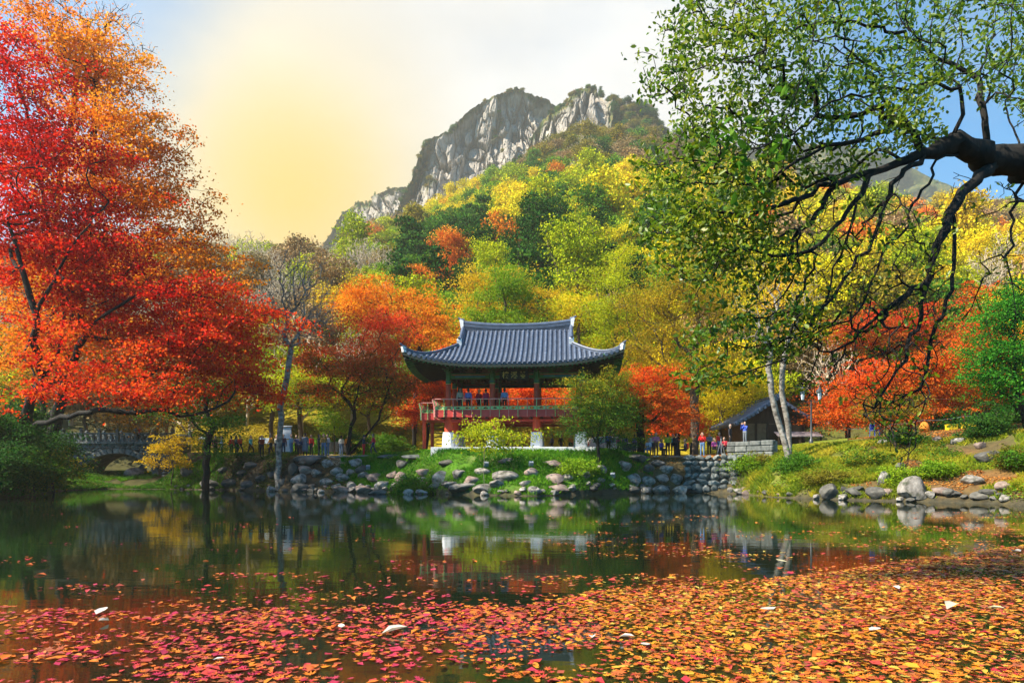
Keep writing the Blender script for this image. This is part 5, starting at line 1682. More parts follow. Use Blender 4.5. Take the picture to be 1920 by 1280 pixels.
ptree('willow_shrub', 'slender young willow with narrow yellow-green leaves before the pavilion', 44.2,
      [(903, 906, -2.2), (906, 880, -1.6), (908, 850, -0.6), (912, 825, 0)], [(895, 810, 26, 16), (950, 812, 44, 18), (905, 835, 34, 12), (975, 830, 24, 14), (925, 795, 26, 12)], 130, 17, 0.6, 0.17, 'f_ygreen', 90, clump=3, trunk_r=0.013, tip_r=0.006, bark='bark_grey', kind='oval', droop=1.6, up=0.2, flat=0.5)
# ------------------------------------------------------------------ the old tree reaching in over the water
def build_oak():
    Yh = 11.0
    base = Vector(P(2090, 880, 12.2)); base.z = gz(base.x, base.y) - 0.2
    W = lambda q: np.array(P(q[0], q[1], q[2] if len(q) > 2 else Yh)) - np.array(base)
    trunk = [np.zeros(3), W((2085, 760, 12.0)), W((2060, 600, 11.8)), W((2020, 450, 11.5)), W((1965, 345, 11.2)), W((1915, 300, 11))]
    L = lambda *q: [W(p) for p in q]
    limbs = [
        L((1915, 300, 11), (1868, 300, 11), (1820, 280, 10.8), (1780, 272, 10.6), (1735, 288, 10.4), (1700, 300, 10.2), (1640, 322, 10), (1570, 345, 9.8), (1500, 372, 9.6), (1430, 395, 9.4), (1370, 400, 9.2), (1310, 390, 9.1)),
        L((1868, 300, 11), (1850, 255, 11), (1842, 200, 11), (1836, 150, 11.2), (1800, 128, 11.3), (1760, 112, 11.4), (1722, 75, 11.5), (1690, 40, 11.6), (1665, -20, 11.7)),
        L((1836, 150, 11.2), (1880, 118, 11), (1925, 92, 10.8), (1975, 60, 10.6)),
        L((1800, 128, 11.3), (1803, 70, 11.6), (1795, 0, 12), (1800, -60, 12.3)),
        L((1836, 150, 11.2), (1852, 80, 11.4), (1885, 20, 11.6), (1900, -50, 11.8)),
        L((1915, 300, 11), (1900, 240, 11.5), (1885, 190, 12), (1895, 130, 12.4), (1880, 60, 12.8)),
        L((1780, 272, 10.6), (1806, 215, 10.4), (1800, 165, 10.4), (1770, 130, 10.6), (1715, 112, 10.8), (1660, 130, 11), (1600, 165, 11.2), (1540, 185, 11.4), (1470, 190, 11.6), (1400, 200, 11.8), (1330, 215, 12)),
        L((1800, 165, 10.4), (1740, 155, 10), (1680, 165, 9.8), (1610, 180, 9.6), (1560, 190, 9.5), (1500, 240, 9.4), (1440, 270, 9.3), (1380, 290, 9.2), (1300, 300, 9.1), (1240, 310, 9.0)),
        L((1735, 288, 10.4), (1715, 250, 10.2), (1690, 232, 10), (1678, 218, 10)),
        L((1690, 232, 10), (1640, 250, 9.8), (1580, 270, 9.6), (1520, 290, 9.4), (1450, 330, 9.3), (1380, 345, 9.2), (1290, 345, 9.1)),
        L((1868, 305, 11), (1830, 340, 10.6), (1792, 385, 10.3), (1775, 420, 10.2), (1755, 470, 10), (1738, 530, 9.9), (1728, 590, 9.8), (1700, 650, 9.7), (1672, 710, 9.6), (1640, 765, 9.6)),
        L((1800, 285, 10.7), (1755, 300, 10.4), (1742, 345, 10.2), (1712, 380, 10), (1698, 430, 9.9), (1672, 450, 9.8), (1650, 490, 9.7), (1630, 540, 9.6), (1612, 580, 9.5), (1570, 606, 9.4), (1530, 625, 9.3), (1480, 668, 9.2), (1420, 690, 9.1), (1350, 706, 9), (1280, 712, 9)),
        L((1650, 490, 9.7), (1625, 510, 9.6), (1620, 560, 9.6), (1600, 610, 9.5), (1575, 680, 9.5), (1545, 740, 9.5)),
        L((1785, 395, 10.3), (1790, 450, 10.1), (1785, 520, 10), (1770, 590, 9.9), (1745, 640, 9.9), (1738, 690, 9.8), (1725, 730, 9.8), (1730, 770, 9.8), (1718, 815, 9.8), (1705, 850, 9.8), (1690, 880, 9.8)),
        L((1738, 530, 9.9), (1710, 540, 9.8), (1660, 580, 9.7), (1600, 640, 9.6), (1560, 660, 9.5)),
        L((1735, 288, 10.4), (1690, 330, 10), (1660, 380, 9.8), (1640, 440, 9.6), (1600, 500, 9.4), (1560, 560, 9.3), (1500, 620, 9.2)),
        L((1640, 322, 10), (1600, 380, 9.7), (1560, 430, 9.5), (1520, 470, 9.3), (1450, 480, 9.2), (1380, 470, 9.1), (1290, 450, 9.0)),
        L((1600, 380, 9.7), (1590, 440, 9.6), (1560, 520, 9.5), (1540, 590, 9.4)),
        L((1570, 345, 9.8), (1530, 400, 9.6), (1500, 430, 9.5), (1420, 450, 9.4), (1340, 440, 9.3)),
        L((1940, 320, 11.3), (1905, 370, 11), (1895, 430, 10.8), (1885, 480, 10.7), (1898, 530, 10.6), (1905, 590, 10.5), (1915, 650, 10.5)),
        L((1722, 75, 11.5), (1660, 60, 11.2), (1590, 40, 11), (1520, 50, 10.8), (1450, 70, 10.6), (1380, 60, 10.4), (1310, 40, 10.2), (1240, 60, 10.0)),
    ]
    g = np.random.default_rng(9)
    tips = []
    def region(poly, n, y0, y1):
        poly = np.array(poly, float); lo, hi = poly.min(0), poly.max(0); c = 0
        while c < n:
            q = g.uniform(lo, hi)
            ins = False; j = len(poly) - 1
            for i in range(len(poly)):
                if (poly[i, 1] > q[1]) != (poly[j, 1] > q[1]) and q[0] < (poly[j, 0] - poly[i, 0]) * (q[1] - poly[i, 1]) / (poly[j, 1] - poly[i, 1]) + poly[i, 0]:
                    ins = not ins
                j = i
            if ins:
                tips.append(W((q[0], q[1], g.uniform(y0, y1)))); c += 1
    # leafy outer crown
    region([(1290, -40), (1480, -60), (1500, 120), (1470, 300), (1440, 420), (1330, 540), (1215, 500), (1190, 400), (1200, 300), (1290, 220), (1240, 120)], 760, 8.6, 11.4)
    region([(1180, 70), (1260, 20), (1300, 160), (1290, 260), (1210, 200)], 34, 9.4, 10.4)
    region([(1480, -60), (1960, -60), (1960, 240), (1700, 130), (1500, 190)], 480, 9.4, 12.4)
    region([(1440, 160), (1760, 130), (1760, 260), (1600, 330), (1430, 380)], 300, 9.2, 11.2)
    n_leafy = len(tips)
    region([(1260, 380), (1500, 420), (1520, 500), (1400, 560), (1300, 580)], 120, 8.8, 9.8)
    region([(1270, 620), (1420, 590), (1520, 560), (1560, 610), (1420, 720), (1290, 740)], 110, 8.8, 9.6)
    n_mid = len(tips)
    # bare drooping twigs
    region([(1380, 440), (1600, 330), (1780, 400), (1760, 700), (1690, 880), (1600, 760), (1480, 740), (1400, 620)], 1250, 9.0, 10.4)
    region([(1780, 320), (1960, 340), (1960, 640), (1860, 560), (1790, 620)], 130, 10, 11.2)
    region([(1600, 560), (1790, 560), (1780, 700), (1600, 800)], 60, 9.4, 10)
    sk = skeleton(trunk, tips, bf=0.10, tip_r=0.0048, trunk_r=0.26, expo=2.4, limbs=limbs, wpow=1.7)
    hub = W((1868, 300, 11)); dh = np.linalg.norm(sk[0] - hub, axis=1)
    wx = PX(sk[0][:, 0] + base.x, sk[0][:, 1] + base.y); wy = HZN - (sk[0][:, 2] + base.z - CAMZ) / (sk[0][:, 1] + base.y) * FPX
    dec = np.where((wx > 1740) & (wy < 300), 2.6, 1.15)
    keepr = np.arange(len(sk[0])) < len(trunk)
    sk[2][~keepr] = np.minimum(sk[2], 0.030 + 0.20 * np.exp(-dh / dec))[~keepr]
    bm = branch_mesh('trunk', sk, 4, jit=0.30, sides=(14, 8, 5, 3), thick=(0.06, 0.025, 0.008), maxseg=0.22, gnarl=0.08)
    tips = np.array(tips)
    per = np.zeros(len(tips), int)
    per[:n_leafy] = g.poisson(10, n_leafy); per[n_leafy:n_mid] = g.poisson(11, n_mid - n_leafy)
    rest = len(tips) - n_mid
    per[n_mid:] = np.where(g.uniform(size=rest) < 0.20, g.poisson(5, rest), 0)
    ctr = np.repeat(tips, per, axis=0)
    C = ctr + g.normal(size=ctr.shape) * np.array([0.10, 0.10, 0.07])
    px = PX(C[:, 0] + base.x, C[:, 1] + base.y)
    tone = np.repeat(np.clip(0.42 + 0.5 * fbm(tips[:, 0] * .5, tips[:, 1] * .5, tips[:, 2] * .5, o=2), 0, 1), per)
    lm = leaf_mesh('crown', C, 0.086, tone, 12, up=0.35, kind='oval', droop=0.7)
    put_tree('oak_tree', 'old dark-limbed tree drooping long bare boughs over the pond', 'tree', base, bm, lm, MAT['bark_dark'], MAT['leaf_oak'])
    # the broad-leaved sprig nearer the lens
    sp = [(1425, 225), (1400, 240), (1440, 262), (1370, 250), (1410, 285), (1450, 300), (1385, 300), (1360, 275), (1430, 340), (1400, 345), (1330, 262), (1460, 180), (1290, 290), (1345, 300), (1465, 268)]
    tp = [W((a + g.normal() * 5, b + g.normal() * 5, 8.2 + g.uniform(0, .5))) for a, b in sp for _ in range(2)]
    tr = [W((1535, 0, 8.8)), W((1520, 100, 8.7)), W((1490, 180, 8.6)), W((1470, 230, 8.5))]
    b2 = np.array(tr[0])
    sk = skeleton([t - b2 for t in tr], [t - b2 for t in tp], bf=.2, tip_r=.003, trunk_r=.007)
    bm = branch_mesh('stem', sk, 5, jit=.12)
    tp = np.repeat(np.array(tp) - b2, 3, axis=0)
    lm = leaf_mesh('leaves', tp + g.normal(size=tp.shape) * .07, 0.15, None, 14, up=0.3, kind='oval', droop=.8)
    e = empty('vine', base + Vector(b2))
    obj('stem', bm, MAT['bark_dark'], e); obj('leaves', lm, MAT['f_green'], e)
    tag(e, 'hanging vine with broad glossy green leaves among the oak boughs', 'vine')
build_oak()
# ------------------------------------------------------------------ rocks
def rock_mesh(name, seed, nplanes=11, rough=0.05, flat=False):
    g = np.random.default_rng(seed)
    bm = bmesh.new()
    bmesh.ops.create_icosphere(bm, subdivisions=3, radius=1.0)
    n = g.normal(size=(nplanes, 3)); n /= np.linalg.norm(n, axis=1)[:, None]
    d = g.uniform(0.52, 0.92, nplanes)
    co = np.array([v.co[:] for v in bm.verts])
    dot = co @ n.T
    r = np.min(np.where(dot > 0.05, d / np.maximum(dot, 0.05), 9), axis=1)
    r = np.minimum(r, 1.05)
    r = r * (1 + rough * fbm(co[:, 0] * 2.2 + seed, co[:, 1] * 2.2, co[:, 2] * 2.2, o=3))
    co = co * r[:, None]
    for v, c in zip(bm.verts, co):
        v.co = c
    bmesh.ops.smooth_vert(bm, verts=bm.verts, factor=0.22, use_axis_x=True, use_axis_y=True, use_axis_z=True)
    me = bpy.data.meshes.new(name); bm.to_mesh(me); bm.free()
    me.polygons.foreach_set("use_smooth", [True] * len(me.polygons))
    me.set_sharp_from_angle(angle=math.radians(24))
    # normalise to a unit box
    co = np.zeros(len(me.vertices) * 3); me.vertices.foreach_get('co', co); co = co.reshape(-1, 3)
    lo, hi = co.min(0), co.max(0)
    co = (co - (lo + hi) / 2) / (hi - lo)
    me.vertices.foreach_set('co', co.ravel().astype(np.float32)); me.update()
    return me
ROCKS = {}
for mk in ('rock', 'rock_brown', 'rock_dark'):
    ROCKS[mk] = []
    for s in range(7):
        me = rock_mesh('boulder', s + 1)
        me.materials.append(MAT[mk]); ROCKS[mk].append(me)

BOULD = [  # px, py centre, width px, height px, material (0 grey 1 brown 2 dark)
    (751, 895, 24, 22, 1), (785, 903, 36, 17, 0), (795, 886, 34, 15, 1), (825, 895, 34, 23, 0), (861, 889, 27, 17, 0), (848, 910, 36, 14, 0), (884, 900, 31, 15, 1), (904, 885, 31, 15, 0), (948, 893, 52, 21, 0), (932, 907, 31, 15, 0), (996, 885, 27, 17, 1), (1040, 898, 37, 20, 1), (1065, 896, 21, 14, 0), (1095, 888, 26, 16, 0), (1035, 869, 42, 14, 1), (947, 864, 30, 10, 1), (1126, 880, 26, 15, 0), (1172, 874, 28, 20, 0), (1188, 898, 30, 22, 0),
    (754, 870, 26, 16, 2), (837, 868, 32, 12, 2), (549, 878, 21, 22, 2), (572, 882, 30, 17, 1), (592, 887, 24, 15, 0), (613, 869, 22, 16, 0), (630, 883, 24, 16, 0), (665, 868, 27, 18, 0), (657, 885, 20, 12, 1), (678, 880, 27, 18, 2), (682, 891, 24, 14, 0), (641, 895, 26, 15, 0), (611, 903, 26, 15, 0), (559, 899, 33, 22, 0), (561, 914, 38, 18, 2), (507, 916, 17, 12, 0), (601, 920, 14, 8, 0), (638, 917, 29, 13, 1), (659, 912, 19, 20, 0), (680, 917, 34, 14, 1), (715, 912, 28, 20, 0), (742, 916, 28, 16, 0), (701, 895, 38, 17, 1), (736, 891, 26, 15, 1), (765, 922, 22, 12, 0), (707, 923, 34, 8, 2),
    (578, 864, 48, 17, 1), (868, 918, 60, 14, 0), (905, 914, 40, 14, 0), (1003, 920, 26, 15, 0), (1047, 916, 46, 16, 1), (985, 907, 24, 12, 0), (1127, 900, 18, 9, 0), (1110, 915, 24, 10, 2), (815, 915, 30, 14, 2), (790, 922, 26, 10, 0),
    (1217, 903, 26, 20, 0), (1242, 897, 26, 17, 1), (1269, 899, 27, 21, 0), (1213, 919, 21, 14, 0), (1241, 917, 34, 18, 0), (1276, 918, 28, 16, 0), (1217, 878, 26, 16, 2), (1251, 880, 28, 16, 0), (1234, 868, 32, 13, 2), (1197, 859, 44, 16, 2),
    (1660, 897, 26, 28, 0), (1649, 925, 40, 22, 2), (1714, 917, 44, 46, 0), (1741, 880, 30, 15, 2), (1691, 878, 21, 22, 2), (1522, 865, 28, 10, 0), (1858, 857, 46, 24, 2), (1828, 900, 40, 18, 0), (1882, 911, 28, 18, 1), (1562, 920, 44, 26, 2), (1605, 922, 36, 18, 2), (1660, 829, 27, 12, 0), (1698, 825, 30, 11, 0), (1762, 823, 24, 12, 1), (1800, 826, 26, 12, 0), (1840, 835, 22, 14, 1), (1790, 925, 30, 14, 2), (1840, 930, 34, 16, 2),
    (350, 886, 33, 17, 2), (394, 909, 42, 17, 2), (246, 886, 34, 20, 0), (265, 878, 14, 16, 0), (430, 906, 34, 16, 2), (464, 908, 30, 14, 2), (490, 898, 26, 14, 2), (455, 888, 26, 13, 2), (420, 882, 24, 12, 2), (528, 904, 22, 16, 2), (510, 890, 26, 15, 2), (470, 872, 30, 13, 2), (560, 862, 26, 12, 2),
]
def place_boulders():
    g = np.random.default_rng(71)
    rows = {}
    items = []
    for (px, py, w, h, m) in sorted(BOULD):
        p = hit(px, py + h * 0.42)
        s = p.y / FPX
        row = 'waterline' if py + h / 2 > 915 else 'middle' if py + h / 2 > 886 else 'upper'
        sec = ('earth bank by bridge' if px < 540 else 'bank below path' if px < 775 else 'grass below pavilion' if px < 1205 else 'wall foot' if px < 1300 else 'sunny bank beyond wall' if px < 1600 else 'bank under oak')
        mk = ('rock', 'rock_brown', 'rock_dark')[m]
        o = bpy.data.objects.new('boulder', ROCKS[mk][int(g.integers(7))]); link(o)
        dw = w * s * .94; dh = h * s * .92
        o.scale = (dw * 1.06, min(max(dw * g.uniform(.7, 1.0), dh), 1.7), dh * 1.30)
        o.location = (p.x, p.y + dw * .2, p.z + dh * .36)
        o.rotation_euler = (g.uniform(-.15, .15), g.uniform(-.12, .12), g.uniform(-.4, .4) + (math.pi if g.random() < .5 else 0))
        k = rows.get((row, sec), 0); rows[(row, sec)] = k + 1
        tone = ('pale grey', 'brownish', 'dark grey')[m]
        shp = 'flat' if h < w * .42 else 'upright' if h > w * .92 else 'rounded'
        tag(o, f"{tone} {shp} boulder, {ORD[min(k, 19)]} of the {row} row, {sec}", 'boulder', 'boulders along the bank')
place_boulders()
def shore_stones():
    g = np.random.default_rng(72)
    secs = [('by the bridge shore', 330, 545, 10), ('below the path kerb', 545, 780, 22), ('below the pavilion', 780, 1200, 30), ('at the wall foot', 1200, 1400, 14), ('under the sunny bank', 1400, 1640, 12), ('under the oak', 1640, 1900, 16)]
    for nm, a, b, n in secs:
        for k, px in enumerate(sorted(g.uniform(a, b, n))):
            d = g.uniform(-.05, .5); Y = float(shore(px)) + d; x = (px - 960) / FPX * Y
            mk = ('rock', 'rock_brown', 'rock_dark')[int(g.choice(3, p=[.45, .2, .35]))]
            o = bpy.data.objects.new('shore_stone', ROCKS[mk][int(g.integers(7))]); link(o)
            s = g.uniform(.22, .62)
            o.scale = (s * g.uniform(.9, 1.5), s, s * g.uniform(.55, .9)); o.location = (x, Y, max(gz(x, Y), 0) + s * .16)
            o.rotation_euler = (g.uniform(-.3, .3), g.uniform(-.3, .3), g.uniform(0, 6.28))
            lab = f"small {'dark' if mk == 'rock_dark' else 'brown' if mk == 'rock_brown' else 'grey'} stone at the waterline {nm}, number {['one','two','three','four','five','six','seven','eight','nine','ten','eleven','twelve','thirteen','fourteen','fifteen','sixteen','seventeen','eighteen','nineteen','twenty','twenty-one','twenty-two','twenty-three','twenty-four','twenty-five','twenty-six','twenty-seven','twenty-eight','twenty-nine','thirty'][k]} from the bridge side"
            tag(o, lab, 'stone', 'small stones along the waterline')
shore_stones()

def build_bank_wall():
    """dry stone retaining wall with a turned corner"""
    a = Vector(P(1284, 905, 46.9)); a.z = 0; b = Vector(P(1384, 905, 45.6)); b.z = 0; c = Vector(P(1400, 900, 49.5)); c.z = 0
    root = empty('retaining_wall', (a.x, a.y, 0))
    tag(root, 'dry stone retaining wall of dark stacked stones beside the boulders', 'wall')
    g = np.random.default_rng(5)
    def run(p, q, n0, zt0, zt1):
        t = (q - p); L = t.length; t.normalize(); nn = Vector((t.y, -t.x, 0))
        z = 0.15; row = 0
        core = MB()
        core.add([tuple(p - nn * .25 - a), tuple(q - nn * .25 - a), tuple(q - nn * .6 - a), tuple(p - nn * .6 - a)] + [tuple(v - a + Vector((0, 0, 2.25))) for v in (p - nn * .25, q - nn * .25, q - nn * .6, p - nn * .6)],
                 [(0, 3, 2, 1), (4, 5, 6, 7), (0, 1, 5, 4), (1, 2, 6, 5), (2, 3, 7, 6), (3, 0, 4, 7)])
        core.build('wall_core', MAT['rock_dark'], root)
        while z < 2.3:
            h = g.uniform(.30, .50); x = -g.uniform(0, .3)
            while x < L:
                w = g.uniform(.38, .8) * (1.2 if row < 2 else 1); hj = g.uniform(.8, 1.15)
                me = ROCKST[int(g.integers(7))]
                o = bpy.data.objects.new('stone', me); link(o, root)
                ctr = p + t * (x + w / 2) - nn * (.12 + .10 * z / 2.4) - a
                o.location = (ctr.x + g.normal() * .01, ctr.y + g.normal() * .03, z + h / 2 + g.normal() * .05)
                o.rotation_euler = (0, g.normal() * .16, math.atan2(t.y, t.x) + g.normal() * .06 + (math.pi if g.random() < .5 else 0))
                o.scale = (w * 1.14, g.uniform(.42, .66), h * 1.24 * hj)
                x += w
            z += h * .98; row += 1
    ROCKST = []
    for s in range(7):
        me = rock_mesh('stone', 40 + s, nplanes=16, rough=.03)
        me.materials.append(MAT['wallstone']); ROCKST.append(me)
    run(a, b, 0, 2.3, 2.3); run(b, c, 0, 2.3, 2.3)
    # kerb slabs along the terrace edge
    for i, (p0, p1, py) in enumerate([(560, 612, 858), (614, 655, 857), (657, 706, 857), (708, 752, 856), (754, 800, 858)]):
        m = (p0 + p1) / 2; p = hit(m, py, 40, 60)
        s = p.y / FPX
        o = bpy.data.objects.new('kerb_slab', ROCKST[i]); link(o)
        o.location = (p.x, p.y, p.z + .02); o.scale = ((p1 - p0) * s * 1.06, .9, .36); o.rotation_euler = (0, g.normal() * .02, g.normal() * .05)
        tag(o, f"long flat kerb slab at the path edge, {ORD[i]} of five counting from the bare tree", 'slab', 'kerb slabs along the path edge')
build_bank_wall()

# ------------------------------------------------------------------ stone arch bridge
def build_bridge():
    Y0, Y1 = 60.0, 63.6
    cx = (218 - 960) / FPX * Y0
    root = empty('stone_bridge', (cx, Y0, 0))
    tag(root, 'old stone arch bridge with carved balustrade beyond the pond', 'bridge')
    x0, x1 = -4.7, 4.9
    ZS, ZI, ZE, ZT = 0.75, 3.05, 3.46, 3.86
    hw_i, hw_e = 3.35, 3.85
    N = 20
    arch = [(hw_i * math.cos(math.pi * k / N), ZS + (ZI - ZS) * math.sin(math.pi * k / N)) for k in range(N + 1)]
    # spandrel walls and soffit: one solid with the opening cut out (polygon strips)
    mb = MB()
    for y in (0.10, Y1 - Y0 - .10):
        vs, fs = [], []
        for (x, z) in arch:
            vs += [(x, y, z), (x, y, ZT)]
        for k in range(N):
            fs.append((2 * k, 2 * k + 1, 2 * k + 3, 2 * k + 2))
        mb.add(vs, fs)
        mb.add([(hw_i, y, 0), (x1, y, 0), (x1, y, ZT), (hw_i, y, ZT)], [(0, 1, 2, 3)])
        mb.add([(x0, y, 0), (-hw_i, y, 0), (-hw_i, y, ZT), (x0, y, ZT)], [(0, 1, 2, 3)])
    vs = []
    for (x, z) in arch:
        vs += [(x, .10, z), (x, Y1 - Y0 - .10, z)]
    mb.add(vs, [(2 * k, 2 * k + 2, 2 * k + 3, 2 * k + 1) for k in range(N)])
    mb.add([(x0, .1, ZT), (x1, .1, ZT), (x1, 3.5, ZT), (x0, 3.5, ZT)], [(0, 1, 2, 3)])
    mb.add([(x0, .1, 0), (x0, 3.5, 0), (x0, 3.5, ZT), (x0, .1, ZT)], [(0, 1, 2, 3)])
    mb.add([(x1, .1, 0), (x1, 3.5, 0), (x1, 3.5, ZT), (x1, .1, ZT)], [(0, 1, 2, 3)])
    mb.build('bridge_core', MAT['rock_dark'], root)
    # ring of voussoirs
    M = 21
    for k in range(M):
        a0, a1 = math.pi * (k + .03) / M, math.pi * (k + .97) / M
        poly = [(hw_i * .985 * math.cos(a0), ZS + (ZI - ZS - .03) * math.sin(a0)), (hw_e * math.cos(a0), ZS + (ZE - ZS) * math.sin(a0)), (hw_e * math.cos(a1), ZS + (ZE - ZS) * math.sin(a1)), (hw_i * .985 * math.cos(a1), ZS + (ZI - ZS - .03) * math.sin(a1))]
        d = rnd.uniform(0, .03)
        MB().prism(poly, 1, -.06 - d, .5).build('voussoir', MAT['bridge_stone'], root, bevel=.02)
    # rubble spandrel stones
    g = np.random.default_rng(3)
    rk = []
    for s in range(6):
        me = rock_mesh('rubble_stone', 60 + s, nplanes=16, rough=.03); me.materials.append(MAT['wallstone']); rk.append(me)
    z = .55
    while z < ZT - .1:
        h = g.uniform(.18, .26); x = x0
        while x < x1:
            w = g.uniform(.32, .7); c = x + w / 2
            e = (c / (hw_e + .12)) ** 2 + ((z + h / 2 - ZS) / (ZE - ZS + .08)) ** 2
            if e > 1.0 or z < ZS and abs(c) > hw_e:
                o = bpy.data.objects.new('rubble_stone', rk[int(g.integers(6))]); link(o, root)
                o.location = (c, .10 + g.normal() * .015, z + h / 2); o.scale = (w * 1.05, .3, h * 1.1)
                o.rotation_euler = (0, g.normal() * .05, math.pi if g.random() < .5 else 0)
            x += w
        z += h
    # string course, posts, panels and rail of the balustrade, both sides
    for y in (-.02, Y1 - Y0 - .3):
        n = 6
        xs = np.linspace(x0, x1, n + 1)
        for k in range(n):
            MB().box((xs[k] + .01, y - .16, ZT + .005), (xs[k + 1] - .01, y + .34, ZT + .20)).build('string_course', MAT['bridge_stone'], root, bevel=.02)
            MB().box((xs[k] + .15, y + .0, ZT + .82), (xs[k + 1] - .15, y + .16, ZT + .98)).build('hand_rail', MAT['bridge_stone'], root, bevel=.04)
            for j in (0.33, .67):
                xx = xs[k] + (xs[k + 1] - xs[k]) * j
                MB().lathe((xx, y + .08, 0), [(.16, ZT + .205), (.10, ZT + .3), (.14, ZT + .48), (.09, ZT + .64), (.15, ZT + .81)], 10).build('baluster', MAT['bridge_stone'], root, smooth=True)
            MB().box((xs[k] + .16, y + .03, ZT + .21), (xs[k + 1] - .16, y + .12, ZT + .42)).build('balustrade_panel', MAT['bridge_stone'], root, bevel=.01)
        for k in range(n + 1):
            p = MB(); p.box((xs[k] - .13, y - .06, ZT + .205), (xs[k] + .13, y + .22, ZT + 1.02))
            po = p.build('post', MAT['bridge_stone'], root, bevel=.02)
            MB().lathe((xs[k], y + .08, 0), [(.10, ZT + 1.025), (.16, ZT + 1.10), (.17, ZT + 1.2), (.10, ZT + 1.32), (.02, ZT + 1.38)], 10).build('post_finial', MAT['bridge_stone'], po, smooth=True)
    # approach ramp earth behind the parapet ends
    return root
build_bridge()

# ------------------------------------------------------------------ people
PM = {}
def cloth(c):
    k = tuple(round(v, 3) for v in c)
    if k not in PM:
        lo = tuple(v * .7 for v in c); hi = tuple(min(1, v * 1.15) for v in c)
        PM[k] = surf('cloth_%d' % len(PM), [lo, hi], 6, .9, .2, 20)
    return PM[k]
SKIN = surf('skin', [(.42, .24, .16), (.52, .31, .22)], 8, .6, 0)
HAIR = surf('hair', [(.012, .010, .009), (.03, .024, .02)], 8, .6, .1)
HAIRG = surf('hair_grey', [(.16, .15, .14), (.30, .29, .28)], 8, .6, .1)

